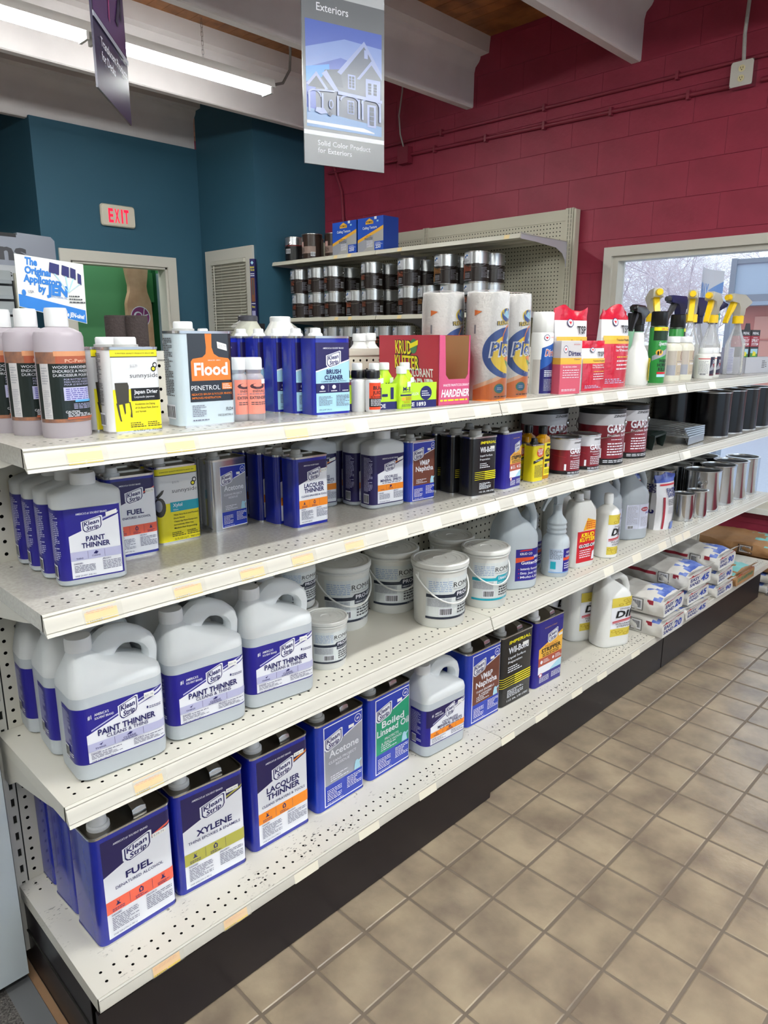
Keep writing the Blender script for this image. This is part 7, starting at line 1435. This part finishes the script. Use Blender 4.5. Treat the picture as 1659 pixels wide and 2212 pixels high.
for i in range(4): q = MB(); q.box(-.18, -.035, 1.40 + .062 * i, .03, -.012, 1.452 + .062 * i, CHIP); q.box(-.18, -.037, 1.40 + .062 * i, .03, -.035, 1.415 + .062 * i, clearmat('chip_tray_clear', 'd8e0e4', .5, .1)); q.obj('chip_tray', rk, smooth=False)
q = MB(); q.box(.045, -.03, 1.36, .10, -.012, 1.63, mat('cream_rack_strip', 'b8b8a8', .5)); q.box(.052, -.033, 1.47, .095, -.03, 1.60, mat('house_photo_green', '3f5a40', .4)); q.obj('photo_strip', rk, smooth=False)
# tall narrow box seen against the blind
t = carton('blade_box', 'tall narrow navy box with yellow print hanging in front of the blind', .045, .035, .52, NAVY, lambda P: (P.poly([(.5, .97), (.8, .94), (.5, .91), (.2, .94)], LBLUE), P.text('SEE HOW', .5, .855, .028, YEL, .8, bold=.03), P.text('YOU CAN', .5, .815, .028, YEL, .8, bold=.03), P.fine(.1, .73, .9, .79, 2, WHITE), P.rect(.15, .34, .85, .71, mat('brown_tool_print', '7a4a2c', .4)), P.rect(.35, .45, .65, .68, DGREY), P.text('Easy', .5, .25, .03, YEL, .6, bold=.02), P.fine(.1, .30, .9, .33, 1, WHITE), P.rect(.2, .05, .45, .2, LAV), P.rect(.55, .05, .8, .2, LAV)), (3.305, 4.085, 1.49), -62)
m = MB(); m.box(3.20, 4.0, 0, 3.34, 4.07, 1.489, mat('dark_stand', '26262a', .6)); tag(m.obj('display_stand'), 'dark narrow stand carrying the tall navy box at the blue corner', 'stand')

# ============================================================ OUTSIDE THE WINDOW
ASPH = mat('pale_wet_lot', 'aab4c0', .35, noise=('8f9aa8', 30, .6)); m = MB(); m.box(4.35, -40, -.15, 70, 45, -.1, ASPH); m.box(-40, -40, -.15, 4.35, -5.2, -.1, ASPH); struct('ground', m, smooth=False)
PINKW = mat('rust_pink_siding', 'b5655a', .6); m = MB(); bd_ = thing('far_building', 'rust pink building with a grey roof across the lot', 'building', None, (15, 4.2, -.1), 0)
m.box(0, -12, 0, 3, .1, 2.15, PINKW); m.obj('walls', bd_, smooth=False)
m = MB(); m.rings([[(-.4, y, 2.1), (-.4, y, 2.2), (1.5, y, 2.5), (3.4, y, 2.2), (3.4, y, 2.1)] for y in (-12.4, .4)], mat('grey_roof', '8e96a4', .6)); m.obj('roof', bd_)
for i in range(4):
    q = MB(); q.box(-.03, -1.5 - i * 2, .1, .01, -.3 - i * 2, 1.9, mat('faded_pink_door', 'c88878', .5)); dr = q.obj('roller_door', bd_, smooth=False)
    for k in range(4): q = MB(); q.box(-.05, -1.5 - i * 2, .1 + .45 * k, -.028, -.3 - i * 2, .13 + .45 * k, PINKW); q.obj('door_rib', dr, smooth=False)
t = thing('lot_sign', 'big pale blue-grey sign board standing outside the window', 'sign', None, (8.6, 2.07, -.1), 0)
m = MB(); m.box(-.06, -2.6, 1.95, .06, 0, 2.31, mat('pale_blue_board', 'b4c8d8', .4)); m.obj('board', t, smooth=False)
for a, b, c, d_ in ((-2.65, 1.89, .05, 1.96), (-2.65, 2.30, .05, 2.35), (-.01, 0, .05, 2.35), (-2.65, 0, -2.59, 2.35)): q = MB(); q.box(-.08 - .01 * (b == 0), a, b, .08, c, d_ + .01 * (b == 0), mat('grey_frame_metal', '8d97a2', .4)); q.obj('frame_bar', t, smooth=False)
BARK = mat('pinkish_grey_bark', 'cdbcc0', .8); BARK2 = mat('grey_bark', 'bebcc0', .8)
def tree(label, x, y, h, seed, m_, wide=.5):
    g = random.Random(seed); b = MB()
    def seg(p, q, r0, r1):
        d = q - p; a = d.orthogonal().normalized(); c = d.cross(a).normalized()
        b.rings([[tuple(s_ + (a * math.cos(2 * PI * j / 3) + c * math.sin(2 * PI * j / 3)) * r) for j in range(3)] for s_, r in ((p, r0), (q, r1))], m_, cap=(False, False))
    def grow(p, d, L, r, dep):
        q = p + d * L; seg(p, q, r, r * .7)
        if dep == 0: return
        n = 3 if dep > 1 else 4
        for i in range(n):
            v = Vector((g.gauss(0, 1), g.gauss(0, 1), g.gauss(.25, .6))).normalized(); nd = (d * (1 - wide * .8) + v * wide * 1.25).normalized()
            grow(p + d * L * g.uniform(.45, 1.0), nd, L * g.uniform(.62, .92), r * .60, dep - 1)
    grow(Vector((0, 0, 0)), Vector((g.uniform(-.08, .08), g.uniform(-.08, .08), 1)).normalized(), h * .20, h * .0065, 7)
    o = b.obj('bare_tree', None, smooth=False, fix=False); o.location = (x, y, -.12); tag(o, label, 'tree', 'bare trees across the lot')
    return o
side = ('left part', 'middle', 'right part'); k = 0
for i in range(18):
    if i % 6 in (1, 3, 5): continue
    g = random.Random(300 + i); x = 20 + (i % 6) * 2.6 + g.uniform(-.6, .6); f = (i // 6 + (i * .37) % 1) / 3; sl = .315 + .26 * f; y = -1.09 + (x + .37) * sl
    tree('%s bare tree, %s in the row at the %s of the window' % (('pinkish', 'grey')[i % 2], ('first', 'second', 'third', 'fourth', 'fifth', 'last')[i % 6], side[2 - i // 6]), x, y, 6.5 + g.uniform(0, 2) + .12 * x, 100 + i, BARK if i % 2 == 0 else BARK2, .62)
print('tiles', ntile, 'objects', len(bpy.data.objects), 'faces', sum(len(o.data.polygons) for o in bpy.data.objects if o.type == 'MESH'))
